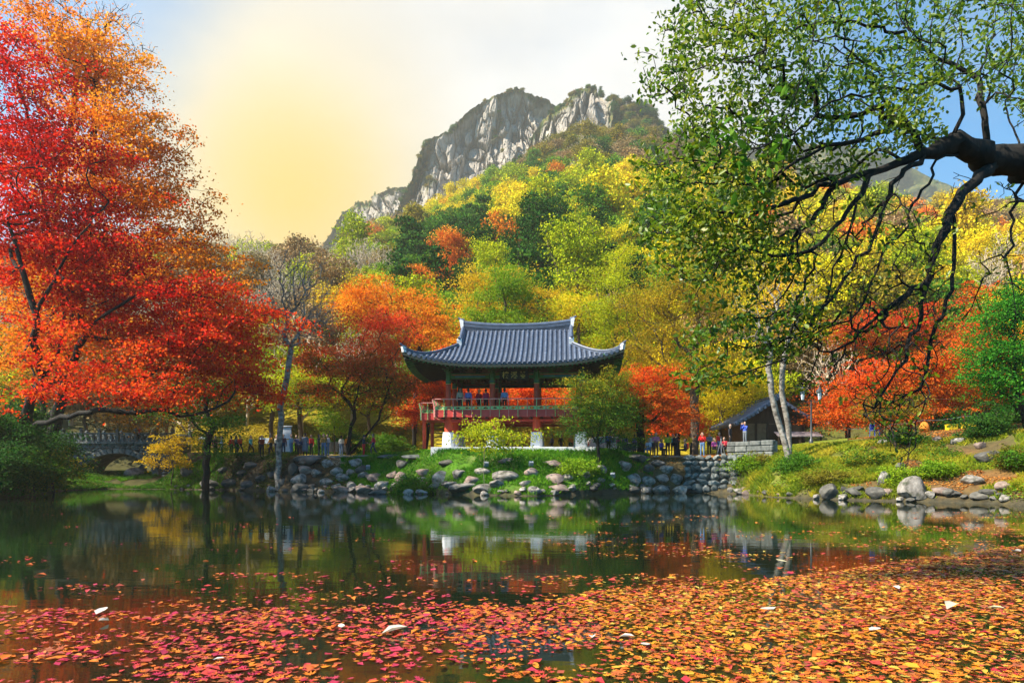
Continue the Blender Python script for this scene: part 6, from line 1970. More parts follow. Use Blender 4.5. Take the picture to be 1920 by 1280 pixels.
def person_mesh(pose, coat=False, hat=False, pack=False, seed=0):
    """one continuous body: capsules along the limbs fused by a voxel remesh; material by nearest limb"""
    V3 = lambda *a: np.array(a, float)
    sit = pose == 'sit'
    J = {}
    hipz = 0.50 if sit else 0.90
    J['pel'] = V3(0, 0, hipz); J['waist'] = V3(0, .01, hipz + .16); J['chest'] = V3(0, .0, hipz + .36); J['neck'] = V3(0, .01, hipz + .52); J['head'] = V3(0, -.02, hipz + .68)
    caps = []     # a, b, ra, rb, flatten y, material
    def cap(a, b, ra, rb, m):
        caps.append((np.array(a, float), np.array(b, float), ra, rb, m))
    # torso as side-by-side columns so that it is wider than deep
    for s in (-1, 1):
        cap(V3(s * .075, 0, hipz), V3(s * .07, 0, hipz + .2), .115, .10, 2 if not coat else 1)
        cap(V3(s * .07, 0, hipz + .12), V3(s * .085, 0, hipz + .40), .105, .115, 1)
        cap(V3(s * .085, 0, hipz + .40), V3(s * .155, .0, hipz + .46), .10, .07, 1)
    cap(J['neck'] - V3(0, 0, .05), J['head'] - V3(0, 0, .06), .055, .05, 0)
    cap(J['head'] + V3(0, -.01, -.05), J['head'] + V3(0, .0, .05), .078, .092, 0)
    cap(J['head'] + V3(0, -.03, -.085), J['head'] + V3(0, -.035, -.06), .045, .055, 0)
    cap(J['head'] + V3(0, .03, .03), J['head'] + V3(0, .025, .07), .088, .085, 3)
    cap(J['head'] + V3(0, .05, -.05), J['head'] + V3(0, .045, .02), .065, .08, 3)
    cap(J['head'] + V3(0, -.098, -.005), J['head'] + V3(0, -.112, -.028), .012, .016, 0)
    for s in (-1, 1):
        cap(J['head'] + V3(s * .036, -.083, .012), J['head'] + V3(s * .032, -.085, .012), .012, .012, 3)
        cap(J['head'] + V3(s * .088, .0, .0), J['head'] + V3(s * .09, .005, -.03), .018, .014, 0)
    cap(J['head'] + V3(-.02, -.085, -.055), J['head'] + V3(.02, -.085, -.055), .010, .010, 5)
    if hat:
        cap(J['head'] + V3(0, 0, .06), J['head'] + V3(0, 0, .10), .10, .09, 5)
        cap(J['head'] + V3(0, -.10, .055), J['head'] + V3(0, -.15, .05), .05, .035, 5)
    if pack:
        for s in (-1, 1):
            cap(V3(s * .06, .17, hipz + .12), V3(s * .06, .17, hipz + .42), .10, .09, 5)
    # legs
    for s in (-1, 1):
        if sit:
            kn = V3(s * .11, -.42, .50); an = V3(s * .12, -.40, .09)
        elif pose == 'walk':
            kn = V3(s * .095, -.16 * s - .05, .50); an = V3(s * .095, -.24 * s + .06, .09 + (.05 if s < 0 else 0))
        else:
            kn = V3(s * .10, -.02, .48); an = V3(s * .11, .01, .08)
        hp = V3(s * .09, 0, hipz - .02)
        cap(hp, kn, .095, .062, 2); cap(kn, an, .062, .045, 2)
        cap(an + V3(0, .03, -.045), an + V3(s * .015, -.15, -.05), .045, .036, 4)
        if coat and not sit:
            cap(V3(s * .09, .02, hipz), V3(s * .11, .02, .45), .13, .14, 1)
    if coat and not sit:
        cap(V3(0, 0, hipz), V3(0, .02, .48), .14, .16, 1)
    # arms and hands
    for s in (-1, 1):
        sh = V3(s * .185, .0, hipz + .455)
        if pose == 'photo':
            el = V3(s * .24, -.16, hipz + .26); wr = V3(s * .075, -.31, hipz + .60); hd = V3(-s * .25, -.1, .96)
        elif pose == 'hold' or sit:
            el = V3(s * .25, -.02, hipz + .20); wr = V3(s * .09, -.24, hipz + .22); hd = V3(-s * .8, -.5, 0)
        elif pose == 'raise' and s > 0:
            el = V3(s * .30, -.10, hipz + .56); wr = V3(s * .26, -.14, hipz + .80); hd = V3(0, -.1, 1)
        elif pose == 'walk':
            el = V3(s * .24, .10 * s + .02, hipz + .21); wr = V3(s * .22, .16 * s - .08, hipz + .0); hd = V3(0, -.2, -1)
        else:
            el = V3(s * .245, .03, hipz + .20); wr = V3(s * .25, -.03, hipz - .04); hd = V3(0, -.12, -1)
        hd = hd / np.linalg.norm(hd)
        cap(sh, el, .058, .046, 1); cap(el, wr, .046, .034, 1)
        side = np.cross(hd, V3(0, -1, .2)); side /= np.linalg.norm(side) + 1e-9
        pm = wr + hd * .055
        cap(wr, pm + side * .018, .028, .026, 0); cap(wr, pm - side * .018, .028, .026, 0)
        for f, ln in zip((-1.5, -.5, .5, 1.5), (.055, .07, .075, .062)):
            q = pm + side * f * .019 + hd * .025
            k1 = q + hd * ln * .55 + V3(0, -.008, 0); k2 = k1 + hd * ln * .4 + V3(0, -.02, 0)
            cap(q, k1, .0105, .010, 0); cap(k1, k2, .010, .009, 0)
        q = wr + side * .03 * -s
        cap(q + hd * .02, q + hd * .06 + side * .03 * -s, .013, .010, 0)
    mb = MB()
    def capsule(a, b, ra, rb):
        a, b = Vector(a), Vector(b); t = (b - a)
        t = t.normalized() if t.length > 1e-6 else Vector((0, 0, 1))
        pts, rs = [], []
        for k in range(4):
            an = math.pi / 2 * k / 4
            pts.append(a - t * ra * math.cos(an)); rs.append(max(ra * math.sin(an), ra * .08))
        pts += [a, b]; rs += [ra, rb]
        for k in range(3, -1, -1):
            an = math.pi / 2 * k / 4
            pts.append(b + t * rb * math.cos(an)); rs.append(max(rb * math.sin(an), rb * .08))
        mb.tube(pts, rs, 10)
    for a, b, ra, rb, m in caps:
        capsule(a, b, ra, rb)
    me = mb.mesh('person')
    o = bpy.data.objects.new('person_tmp', me); link(o)
    md = o.modifiers.new('r', 'REMESH'); md.mode = 'VOXEL'; md.voxel_size = 0.0135; md.use_smooth_shade = True
    bpy.context.view_layer.update()
    out = bpy.data.meshes.new_from_object(o.evaluated_get(bpy.context.evaluated_depsgraph_get()))
    bpy.data.objects.remove(o)
    n = len(out.polygons)
    ctr = np.zeros(n * 3); out.polygons.foreach_get('center', ctr); ctr = ctr.reshape(-1, 3)
    best = np.full(n, 9.0); mi = np.zeros(n, np.int32)
    for a, b, ra, rb, m in caps:
        ab = b - a; L2 = max(ab @ ab, 1e-9)
        t = np.clip(((ctr - a) @ ab) / L2, 0, 1)
        d = np.linalg.norm(ctr - (a + t[:, None] * ab), axis=1) - (ra + (rb - ra) * t)
        w = d < best
        best[w] = d[w]; mi[w] = m
    out.materials.clear()
    for _ in range(6):
        out.materials.append(SKIN)
    out.polygons.foreach_set('material_index', mi)
    out.update()
    return out
_pm = {}
def person(label, loc, facing, top, legs, pose='stand', hair=None, shoes=(.03, .03, .035), acc=(.35, .05, .05), h=1.68, group=None, **kw):
    key = (pose, tuple(sorted(kw.items())))
    if key not in _pm:
        _pm[key] = person_mesh(pose, **kw)
    o = bpy.data.objects.new('person', _pm[key]); link(o)
    for i, m in enumerate((SKIN, cloth(top), cloth(legs), hair or HAIR, cloth(shoes), cloth(acc))):
        o.material_slots[i].link = 'OBJECT'; o.material_slots[i].material = m
    o.location = loc; o.rotation_euler = (0, 0, math.radians(facing)); s = h / 1.69
    o.scale = (s, s, s)
    tag(o, label, 'person', group)
    return o
def at(px, Y, dz=0.0, z=None):
    x = (px - 960) / FPX * Y
    return (x, Y, (gz(x, Y) if z is None else z) + dz - .01)
RED_, BLK, NAV, GRY, JEAN = (.55, .03, .02), (.02, .02, .024), (.03, .04, .09), (.16, .18, .21), (.10, .17, .30)
GP = 'visitors strolling on the path'
person('visitor in dark maroon top half hidden by shore tree leaves', at(404, 58.2), 20, (.16, .04, .05), BLK, 'stand', group=GP)
person('visitor in pale blue jacket and white trousers beside the shore tree', at(416, 58.2), -60, (.35, .48, .66), (.55, .55, .55), 'hold', group=GP)
person('person in plain bright red jacket seen from behind on the path', at(434, 58.2), 170, RED_, BLK, 'stand', group=GP)
person('person in dark clothes raising an arm between two red jackets', at(443, 58.2), 150, (.03, .04, .05), BLK, 'raise', group=GP)
person('person in red top with black trousers walking beside raised arm', at(450, 58.2), 60, (.58, .05, .02), BLK, 'walk', shoes=(.7, .7, .7), group=GP)
person('person in maroon jacket photographing before the low notice board', at(491, 54.8), 0, (.30, .05, .02), BLK, 'photo', group=GP)
person('person in orange vest with black pack walking by notice board', at(508, 54.6), -50, (.66, .24, .02), BLK, 'walk', pack=True, acc=(.02, .02, .02), group=GP)
person('person in wine-dark jacket just behind the bare tree trunk', at(531, 54.6), 30, (.14, .05, .06), NAV, 'stand', group=GP)
person('person in light denim outfit bending beside the tall board', at(546, 54.4), 70, (.20, .34, .46), JEAN, 'hold', group=GP)
person('person in navy jacket in the middle of the path group', at(556, 54.6), -20, (.05, .06, .13), BLK, 'hold', h=1.6, group=GP)
person('child in dark jacket with yellow bag before the grey coat', at(562, 54.0), 10, (.05, .05, .10), BLK, 'hold', h=1.35, acc=(.6, .4, .05), pack=True, group=GP)
person('tall person in long slate grey coat seen from behind', at(572, 54.2), 180, (.13, .15, .19), BLK, 'stand', h=1.8, coat=True, group=GP)
person('person in black jacket beside the brown jacket', at(598, 54.8), 120, BLK, BLK, 'stand', group=GP)
person('person in mustard brown jacket and blue jeans on the path', at(607, 54.5), 20, (.34, .19, .05), JEAN, 'walk', h=1.75, group=GP)
person('person in pale pink top beside the mustard brown jacket', at(614, 54.9), -30, (.62, .52, .55), JEAN, 'hold', group=GP)
person('person in dark jacket with a red coat round the waist', at(682, 53.6), 90, (.03, .05, .07), (.55, .03, .03), 'hold', hat=True, acc=(.03, .04, .06), shoes=(.6, .6, .6), group=GP)
EX = [(470, 58.0, 'person in turquoise windbreaker strolling near the low board', (.05, .35, .40), BLK, 'walk', 80), (519, 56.6, 'person in cream sweater between the two boards', (.62, .56, .44), NAV, 'stand', 10), (584, 56.8, 'person in bright red jacket behind the grey coat', (.62, .03, .03), BLK, 'stand', -30), (640, 57.6, 'person in white jacket before the display board', (.68, .68, .68), JEAN, 'hold', 160), (652, 57.2, 'person in orange fleece by the display board', (.66, .22, .03), BLK, 'stand', 30), (700, 55.0, 'person in crimson anorak beside the red coat visitor', (.60, .03, .06), NAV, 'walk', -70)]
for px, Y, lab, tp, lg, po, f in EX:
    person(lab, at(px, Y), f, tp, lg, po, group=GP)
GB = 'visitors crossing the stone bridge'
for px, lab, tp, hr in ((262, 'person in bright red jacket crossing the middle of the bridge', RED_, None), (296, 'person in orange top near the end of the bridge rail', (.65, .22, .05), None), (312, 'person in amber jacket at the bridge end', (.5, .2, .06), None), (325, 'grey-haired person in white top stepping off the bridge', (.6, .6, .6), HAIRG)):
    person(lab, at(px, 61.8, z=3.87), 90, tp, BLK, 'walk', hair=hr, group=GB)
GC = 'visitors gathered by the bank wall'
person('seated person in magenta top behind the black-covered table', at(1161, 53.0), 150, (.55, .06, .22), BLK, 'stand', h=1.5, group=GC)
person('person in purple top behind the black-covered table', at(1171, 53.2), 170, (.16, .08, .34), BLK, 'stand', h=1.5, group=GC)
person('person in violet jacket beside the dark maple trunk', at(1190, 53.6), 120, (.20, .12, .50), BLK, 'stand', h=1.55, group=GC)
person('person in pale blue top sitting beside the dark maple trunk', at(1216, 52.0, .0), -40, (.45, .52, .66), JEAN, 'sit', group=GC)
person('woman in pink shirt and grey jacket standing on the wall edge', at(1230, 49.3), 10, (.55, .14, .24), (.13, .06, .04), 'hold', h=1.72, shoes=(.75, .75, .75), group=GC)
person('person in violet-blue jacket behind the pink-shirted woman', at(1240, 52.6), 40, (.14, .10, .42), NAV, 'sit', group=GC)
person('person in lime green jacket seen from behind on a bench', at(1252, 52.0), 175, (.42, .50, .03), BLK, 'hold', group=GC)
person('person in black with a large backpack bending forward', at(1268, 51.4), 100, BLK, BLK, 'hold', pack=True, acc=(.02, .02, .025), group=GC)
person('person carrying a bright red backpack by the bench', at(1285, 51.2), -100, (.04, .04, .06), BLK, 'sit', pack=True, acc=(.6, .05, .02), group=GC)
person('person in red shirt and jeans holding a camera to the face', at(1317, 50.6), -20, (.66, .02, .02), (.10, .20, .36), 'photo', h=1.76, group=GC)
person('person in pink jacket sitting by the camera tripod', at(1339, 51.5), 30, (.55, .10, .35), BLK, 'sit', hair=HAIRG, group=GC)
person('person in dark red jacket sitting beyond the tripod', at(1358, 51.8), -30, (.45, .03, .05), BLK, 'sit', group=GC)
person('white-haired person in black coat beside the tiled hut eave', at(1369, 50.5, .55), 60, (.03, .03, .04), BLK, 'stand', hair=HAIRG, group=GC)
person('person in royal blue jacket lifting a camera by the hut', at(1397, 51.5, .6), -60, (.05, .10, .50), GRY, 'photo', group=GC)
EX = [(1222, 54.5, 'person in white shirt standing behind the bench', (.66, .66, .66), NAV, 'stand', 20), (1262, 54.2, 'person in turquoise vest behind the lime jacket', (.05, .38, .42), BLK, 'stand', -20), (1295, 53.4, 'person in yellow raincoat beside the golden tree trunk', (.66, .46, .03), BLK, 'stand', 60), (1330, 53.0, 'person in orange cap and grey coat near the tripod', (.22, .23, .26), BLK, 'hold', -40), (1348, 53.6, 'person in bright red anorak behind the tripod', (.62, .03, .03), JEAN, 'stand', 30), (1141, 54.0, 'person in blue jacket beside the white car', (.05, .12, .45), BLK, 'stand', 0)]
for px, Y, lab, tp, lg, po, f in EX:
    person(lab, at(px, Y), f, tp, lg, po, hat=(px == 1330), acc=(.6, .2, .03), group=GC)
GU = 'visitors under the pavilion'
person('person in orange jacket under the pavilion by the end footing', at(1070, 57.5, .0), 30, (.6, .2, .04), BLK, 'stand', group=GU)
person('person in dark jacket under the pavilion floor', at(1052, 58.0), 120, BLK, NAV, 'walk', group=GU)
person('person in grey-violet jacket under the pavilion floor', at(1035, 57.6), -90, (.2, .18, .28), BLK, 'walk', group=GU)
GD = 'visitors on the pavilion deck'
for px, Y, lab, tp, f in ((863, 49.6, 'person in beige jacket leaning on the pavilion rail', (.45, .38, .28), 20), (878, 49.8, 'person in lavender blue jacket on the pavilion deck', (.20, .22, .55), 170), (898, 50.4, 'person in crimson jacket on the pavilion deck', (.62, .02, .06), 40), (911, 50.0, 'person in rose red jacket on the pavilion deck', (.65, .04, .12), 160), (926, 49.7, 'person in scarlet jacket beside the deck column', (.66, .03, .02), 190), (946, 49.6, 'person in pale blue denim jacket at the pavilion rail', (.25, .36, .62), 180)):
    person(lab, at(px, Y, z=5.815), f, tp, BLK, 'stand', group=GD)

# ------------------------------------------------------------------ small things
def place(name, label, cat, px, Y, rz=0, dz=0, group=None):
    e = empty(name, at(px, Y, dz), rz)
    return tag(e, label, cat, group)
def text_lines(x0, x1, z0, z1, y, n, parent, mat):
    """rows of small print as thin raised strips broken into words"""
    mb = MB()
    for k in range(n):
        z = z1 - (k + .5) * (z1 - z0) / n; x = x0
        while x < x1 - .03:
            w = rnd.uniform(.03, .12); w = min(w, x1 - x)
            mb.box((x, y - .003, z - .006), (x + w, y, z + .006)); x += w + .02
    o = mb.build('print', mat, parent); o['kind'] = 'stuff'
e = place('notice_board', 'tall white notice board with small roof and lower grey panel', 'sign', 538, 56.4)
for s in (-.36, .36):
    MB().box((s - .03, -.03, 0), (s + .03, .03, 2.36)).build('post', MAT['greymetal'], e)
pn = MB().box((-.33, -.035, 1.38), (.33, .02, 2.3)).build('panel', MAT['boardwhite'], e); text_lines(-.26, .26, 1.5, 2.2, -.036, 10, pn, MAT['printgrey'])
MB().prism([(-.12, 2.36), (.0, 2.45), (.12, 2.36)], 0, -.45, .45).build('roof', MAT['greymetal'], e)
MB().box((-.33, -.03, .3), (.33, .02, 1.3)).build('lower_panel', MAT['boardwhite'], e)
e = place('notice_board', 'low white notice board on dark legs beside the bare tree', 'sign', 496, 57)
for s in (-.46, .46):
    MB().box((s - .035, -.03, 0), (s + .035, .03, 1.52)).build('leg', MAT['darkwood'], e)
pn = MB().box((-.41, -.04, 1.0), (.41, .02, 1.46)).build('panel', MAT['boardwhite'], e); text_lines(-.34, .34, 1.06, 1.4, -.041, 6, pn, MAT['printgrey'])
e = place('display_board', 'long black display board standing behind the path', 'sign', 635, 59)
for k in range(4):
    MB().box((-.9 + k * .46, -.03, .35), (-.46 + k * .46, .03, 1.2)).build('panel', MAT['metal_dark'], e, bevel=.01)
for s in (-.92, 0, .96):
    MB().box((s - .03, .0, 0), (s + .03, .05, 1.25)).build('post', MAT['metal_dark'], e)
MB().box((-1.0, -.2, 0), (1.1, .2, .12)).build('stone_base', MAT['granite'], e, bevel=.02)
for i, (px, py) in enumerate(((690, 879), (912, 874), (996, 873), (1149, 895))):
    p = hit(px, py + 4)
    e = empty('floodlight', (p.x, p.y, p.z), rnd.uniform(-.3, .3)); s = .34
    MB().box((-.03, -.03, 0), (.03, .03, .12)).build('stake', MAT['metal_dark'], e)
    b = MB(); b.box((-.15, -.10, .10), (.15, .12, .42), rot=Matrix.Rotation(.5, 3, 'X')); b.build('housing', MAT['greymetal'], e, bevel=.02)
    b = MB(); b.box((-.12, .02, .36), (.12, .17, .42), rot=Matrix.Rotation(.5, 3, 'X')); b.build('glass', MAT['metal_dark'], e)
    tag(e, ['grey floodlight among boulders below the path kerb', 'grey floodlight on the grass beside the young willow', 'grey floodlight on the grass before the plinth', 'grey floodlight low on the grass near the wall boulders'][i], 'floodlight', 'garden floodlights')
# black-covered table
e = place('table', 'table under a black cloth before seated visitors', 'table', 1175, 51.6)
MB().box((-.66, -.32, .70), (.66, .32, .75)).build('table_top', MAT['black'], e, bevel=.01)
mb = MB(); n = 40; vs = []
for k in range(n):
    t = k / n * 4; i = int(t); f = t - i
    c = [(-.67, -.33), (.67, -.33), (.67, .33), (-.67, .33), (-.67, -.33)]
    x = c[i][0] * (1 - f) + c[i + 1][0] * f; y = c[i][1] * (1 - f) + c[i + 1][1] * f
    w = .02 * math.sin(k * 2.1)
    vs += [(x, y, .752), (x * (1.03 + w), y * (1.06 + w * 2), .22)]
mb.add(vs, [(2 * k, (2 * k + 2) % (2 * n), (2 * k + 3) % (2 * n), 2 * k + 1) for k in range(n)]).build('cloth', MAT['black'], e)
for sx in (-.6, .6):
    for sy in (-.28, .28):
        MB().tube([(sx, sy, 0), (sx, sy, .7)], .02, 6).build('leg', MAT['metal_dark'], e)
e = place('bench', 'dark wooden bench under the lime green jacket', 'bench', 1258, 52.3, .1)
for k in range(3):
    MB().box((-.8, -.2 + k * .14, .42), (.8, -.08 + k * .14, .46)).build('slat', MAT['darkwood'], e)
for s in (-.65, .65):
    MB().box((s - .04, -.18, 0), (s + .04, .2, .415)).build('leg', MAT['darkwood'], e)
e = place('camera_tripod', 'pale grey camera tripod beside the seated visitors', 'tripod', 1352, 50.6)
for a in (0.3, 2.4, 4.5):
    MB().tube([(0, 0, 1.15), (.34 * math.cos(a), .34 * math.sin(a), .01)], [.022, .014], 6).build('leg', MAT['greymetal'], e)
MB().lathe((0, 0, 0), [(.04, 1.13), (.05, 1.2), (.03, 1.28)], 8).build('head', MAT['greymetal'], e)
MB().box((-.08, -.06, 1.285), (.08, .05, 1.40)).build('camera', MAT['metal_dark'], e, bevel=.01)
# white car
def build_car():
    e = place('car', 'white estate car with dark windows parked beyond the pavilion', 'car', 1148, 58.5, math.radians(4))
    white = surf('carpaint', [(.72, .73, .75), (.78, .79, .80)], 3, .3, 0, spec=.6); glass = surf('carglass', [(.02, .04, .07), (.04, .07, .11)], 3, .08, 0, spec=.8)
    prof = [(-2.2, .42), (-2.22, .78), (-2.05, .98), (-1.9, 1.42), (-1.6, 1.52), (.2, 1.54), (.45, 1.48), (1.15, 1.02), (1.95, .90), (2.2, .70), (2.22, .42), (1.75, .34), (1.72, .52), (1.5, .70), (1.25, .70), (1.03, .52), (1.0, .30), (-1.0, .30), (-1.03, .52), (-1.25, .70), (-1.5, .70), (-1.72, .52), (-1.75, .34)]
    MB().prism(prof, 1, -.85, .85).build('body', white, e, smooth=True, bevel=.05)
    for s in (-1, 1):
        y = s * .853
        for poly in ([(-1.82, 1.02), (-1.72, 1.40), (-.85, 1.44), (-.85, 1.02)], [(-.78, 1.02), (-.78, 1.44), (.12, 1.45), (.12, 1.02)], [(.19, 1.02), (.19, 1.44), (.42, 1.40), (1.0, 1.02)]):
            MB().prism(poly, 1, min(y, y + s * .012), max(y, y + s * .012)).build('side_window', glass, e)
        for x in (-1.38, 1.38):
            w = MB(); w.tube([(x, s * .68, .33), (x, s * .88, .33)], .33, 20); wo = w.build('wheel', MAT['black'], e, smooth=True)
            MB().tube([(x, s * .87, .33), (x, s * .89, .33)], .20, 14).build('rim', MAT['greymetal'], wo, smooth=True)
        MB().box((2.12, s * .62 - .16, .66), (2.225, s * .62 + .16, .80)).build('headlight', MAT['boardwhite'], e, bevel=.02)
        MB().box((-2.235, s * .68 - .1, .72), (-2.15, s * .68 + .1, .98)).build('tail_light', MAT['redpaint'], e, bevel=.02)
        MB().box((.75, s * .86 - .05, 1.0), (.92, s * .86 + s * .16 + .05, 1.14)).build('wing_mirror', white, e, bevel=.03)
        for x in (-.6, .3):
            MB().box((x, y - .01, .88), (x + .16, y + s * .03 + .01, .91)).build('door_handle', MAT['greymetal'], e)
    MB().prism([(.5, 1.475), (1.14, 1.06), (1.16, 1.075), (.52, 1.49)], 1, -.74, .74).build('windscreen', glass, e)
build_car()

# tiled hut with a lean-to
def build_hut():
    Y = 57.0
    x0 = (1452 - 960) / FPX * Y
    e = empty('tiled_hut', (x0, Y, 0), 0)
    tag(e, 'small tiled hut with gable end behind the pale twin trunks', 'hut')
    zb = gz(x0, Y) - .1; ze, zr, hw = 5.35, 7.55, 3.55
    MB().box((-2.6, 0.1, zb), (2.6, 6.0, ze + .1)).build('wall', MAT['midwood'], e)
    MB().prism([(-2.9, ze + .1), (2.9, ze + .1), (0, zr - .1)], 1, .1, .3).build('gable_wall', MAT['darkwood'], e)
    for k in range(6):
        MB().box((-2.5 + k * .98 - .08, .0, zb), (-2.5 + k * .98 + .08, .1, ze + .1)).build('post', MAT['darkwood'], e)
    MB().box((-.55, .02, zb), (.85, .09, zb + 1.95)).build('door', MAT['darkwood'], e)
    rf = bpy.data.objects.new('roof', None); link(rf, e)
    for s in (-1, 1):
        pr = [(s * hw, ze), (s * hw * .55, ze + (zr - ze) * .40), (0, zr)]
        poly = pr + [(0, zr - .2), (s * hw * .55, ze + (zr - ze) * .40 - .2), (s * hw, ze - .18)]
        MB().prism(poly, 1, -.85, 6.6).build('roof_bed', MAT['tile_base'], rf)
        y = -.78; n = 0
        while y < 6.6:
            mb = MB(); mb.tube([(s * hw * 1.02, y, ze + .03), (s * hw * .55, y, ze + (zr - ze) * .40 + .04), (0, y, zr + .02)], .10, 8); mb.build('tile_row', MAT['tile'], rf, smooth=True)
            y += .34
        # verge: stacked round tile ends along the gable edge
        for k in range(11):
            t = (k + .5) / 11
            x = s * hw * (1 - t); z = ze + (zr - ze) * (t * .85 + .15 * t * t) - .02
            mb = MB(); mb.tube([(x, -.98, z - .05), (x, -.80, z - .05)], .12, 8); mb.build('verge_tile', MAT['tile'], rf, smooth=True)
    MB().tube([(0, -1.0, zr + .12), (0, 3, zr + .05), (0, 6.7, zr + .12)], .2, 8).build('ridge', MAT['tile'], rf, smooth=True)
    lt = MB(); lt.add([(-.2, -.4, 4.75), (3.4, -.4, 4.75), (3.2, -1.9, 4.32), (-.4, -1.9, 4.32), (-.2, -.4, 4.68), (3.4, -.4, 4.68), (3.2, -1.9, 4.25), (-.4, -1.9, 4.25)], [(0, 1, 2, 3), (7, 6, 5, 4), (0, 4, 5, 1), (1, 5, 6, 2), (2, 6, 7, 3), (3, 7, 4, 0)])
    lt.build('awning', surf('awning', [(.17, .14, .15), (.24, .20, .21)], 3, .8, .1), e)
    for x in (-.3, 1.4, 3.1):
        MB().box((x - .05, -1.8, gz(x0 + x, Y - 1.8)), (x + .05, -1.7, 4.27)).build('awning_post', MAT['darkwood'], e)
build_hut()
# grey stone wall before the hut
def build_stone_wall():
    a = P(1362, 850, 48.5); b = P(1448, 850, 45.2)
    e = empty('stone_wall', (a.x, a.y, 0), math.atan2(b.y - a.y, b.x - a.x))
    tag(e, 'grey-green coursed stone wall before the tiled hut', 'wall')
    L = (b - a).length; g = np.random.default_rng(8)
    z = 2.2
    MB().box((0.05, .12, 2.0), (L - .05, .6, 3.50)).build('wall_core', MAT['granite_old'], e)
    for r, h in enumerate((.62, .40, .34)):
        x = -.0 if r % 2 else -.2
        while x < L:
            w = g.uniform(.5, 1.7)
            x1 = min(x + w, L)
            if x1 - max(x, 0) > .12:
                MB().box((max(x, 0) + .006, g.uniform(-.05, .05), z + .006), (x1 - .006, .4, z + h - .006 + g.uniform(-.02, .02))).build('stone_block', MAT['wallstone'], e, bevel=.05)
            x += w
        z += h
build_stone_wall()
# twin lantern lamp
e = place('street_lamp', 'twin-lantern lamp post beside the tiled hut', 'lamp', 1521, 50)
top = CAMZ + (880 - 750) / FPX * 50 - e.location.z
MB().lathe((0, 0, 0), [(.16, 0), (.14, .25), (.07, .35), (.055, top - .1), (.075, top)], 12).build('pole', MAT['metal_dark'], e, smooth=True)
MB().tube([(-.62, 0, top + .02), (-.4, 0, top - .16), (0, 0, top - .06), (.4, 0, top - .16), (.62, 0, top + .02)], .03, 8).build('arm', MAT['metal_dark'], e, smooth=True)
for s in (-1, 1):
    ln = bpy.data.objects.new('lantern', None); link(ln, e)
    MB().lathe((s * .62, 0, top), [(.10, .03), (.17, .60)], 6).build('glass', MAT['boardwhite'], ln)
    MB().lathe((s * .62, 0, top), [(.30, .60), (.27, .66), (.08, .88), (.03, 1.0)], 6).build('cap', MAT['metal_dark'], ln)
    for k in range(6):
        a = math.pi / 3 * k
        MB().tube([(s * .62 + .105 * math.cos(a), .105 * math.sin(a), top + .03), (s * .62 + .178 * math.cos(a), .178 * math.sin(a), top + .60)], .014, 4).build('frame_bar', MAT['metal_dark'], ln)
# little fence and lamp by the bridge end
e = place('picket_fence', 'short brown picket fence between bridge and shore tree', 'fence', 365, 57.5)
for k in range(9):
    MB().box((-.62 + k * .145, -.03, 0), (-.50 + k * .145, .03, .86 + .06 * (k % 2))).build('picket', MAT['darkwood'], e)
for z in (.25, .65):
    MB().box((-.64, .03, z), (.70, .07, z + .07)).build('rail', MAT['darkwood'], e)
e = place('path_lantern', 'grey box lantern on a post beside the shore tree', 'lamp', 381, 57.2)
MB().box((-.05, -.05, 0), (.05, .05, 1.45)).build('post', MAT['darkwood'], e)
MB().box((-.22, -.2, 1.45), (.22, .2, 1.80)).build('lamp_box', MAT['greymetal'], e, bevel=.02)
MB().add([(-.42, -.36, 1.80), (.42, -.36, 1.80), (.42, .36, 1.80), (-.42, .36, 1.80), (-.1, 0, 2.12), (.1, 0, 2.12)], [(0, 3, 2, 1), (0, 1, 5, 4), (2, 3, 4, 5), (1, 2, 5), (3, 0, 4)]).build('cap', MAT['greymetal'], e)
# things on the slope path: chair, crates, sack, rope barrier
blue = surf('blueplastic', [(.02, .05, .30), (.04, .09, .42)], 4, .4, 0); yel = surf('yellowplastic', [(.60, .42, .01), (.72, .52, .02)], 4, .5, .05)
e = place('chair', 'blue plastic chair on the slope behind the sapling', 'chair', 1640, 49, math.radians(20))
MB().box((-.22, -.22, .42), (.22, .22, .46)).build('seat', blue, e, bevel=.02); MB().box((-.22, .19, .5), (.22, .23, .92)).build('backrest', blue, e, bevel=.02)
for sx in (-.2, .2):
    for sy in (-.2, .2):
        MB().tube([(sx * 1.1, sy * 1.1, 0), (sx, sy, .42 if sy < 0 else .9)], .02, 6).build('leg', blue, e)
for i, (px, w) in enumerate(((1784, .62), (1812, .50), (1832, .46))):
    e = place('crate', ['wide yellow crate beside the orange sack', 'yellow crate in the middle of the row on the slope', 'yellow crate with white cloth at the row end'][i], 'crate', px, 46, rnd.uniform(-.3, .3), group='yellow crates on the slope')
    MB().box((-w / 2, -.2, .0), (w / 2, .2, .04)).build('bottom', yel, e)
    for lo, hi in (((-w / 2, -.2, .04), (w / 2, -.17, .34)), ((-w / 2, .17, .04), (w / 2, .2, .34)), ((-w / 2, -.168, .04), (-w / 2 + .03, .168, .34)), ((w / 2 - .03, -.168, .04), (w / 2, .168, .34))):
        MB().box(lo, hi).build('side', yel, e)
    MB().box((-w / 2 - .02, -.22, .345), (w / 2 + .02, .22, .38)).build('lid', yel if i < 2 else MAT['boardwhite'], e, bevel=.01)
sk_ = rock_mesh('sack', 91, nplanes=5, rough=.06); sk_.materials.append(surf('orangecloth', [(.60, .16, .02), (.74, .25, .03)], 5, .9, .3))
o = bpy.data.objects.new('sack', sk_); link(o); p = at(1733, 46); o.location = (p[0], p[1], p[2] + .34); o.scale = (.66, .6, .8); tag(o, 'round bulging orange sack on the leafy slope', 'sack')
e = place('rope_barrier', 'rope barrier on thin posts along the slope path', 'barrier', 1590, 47)
prev = None
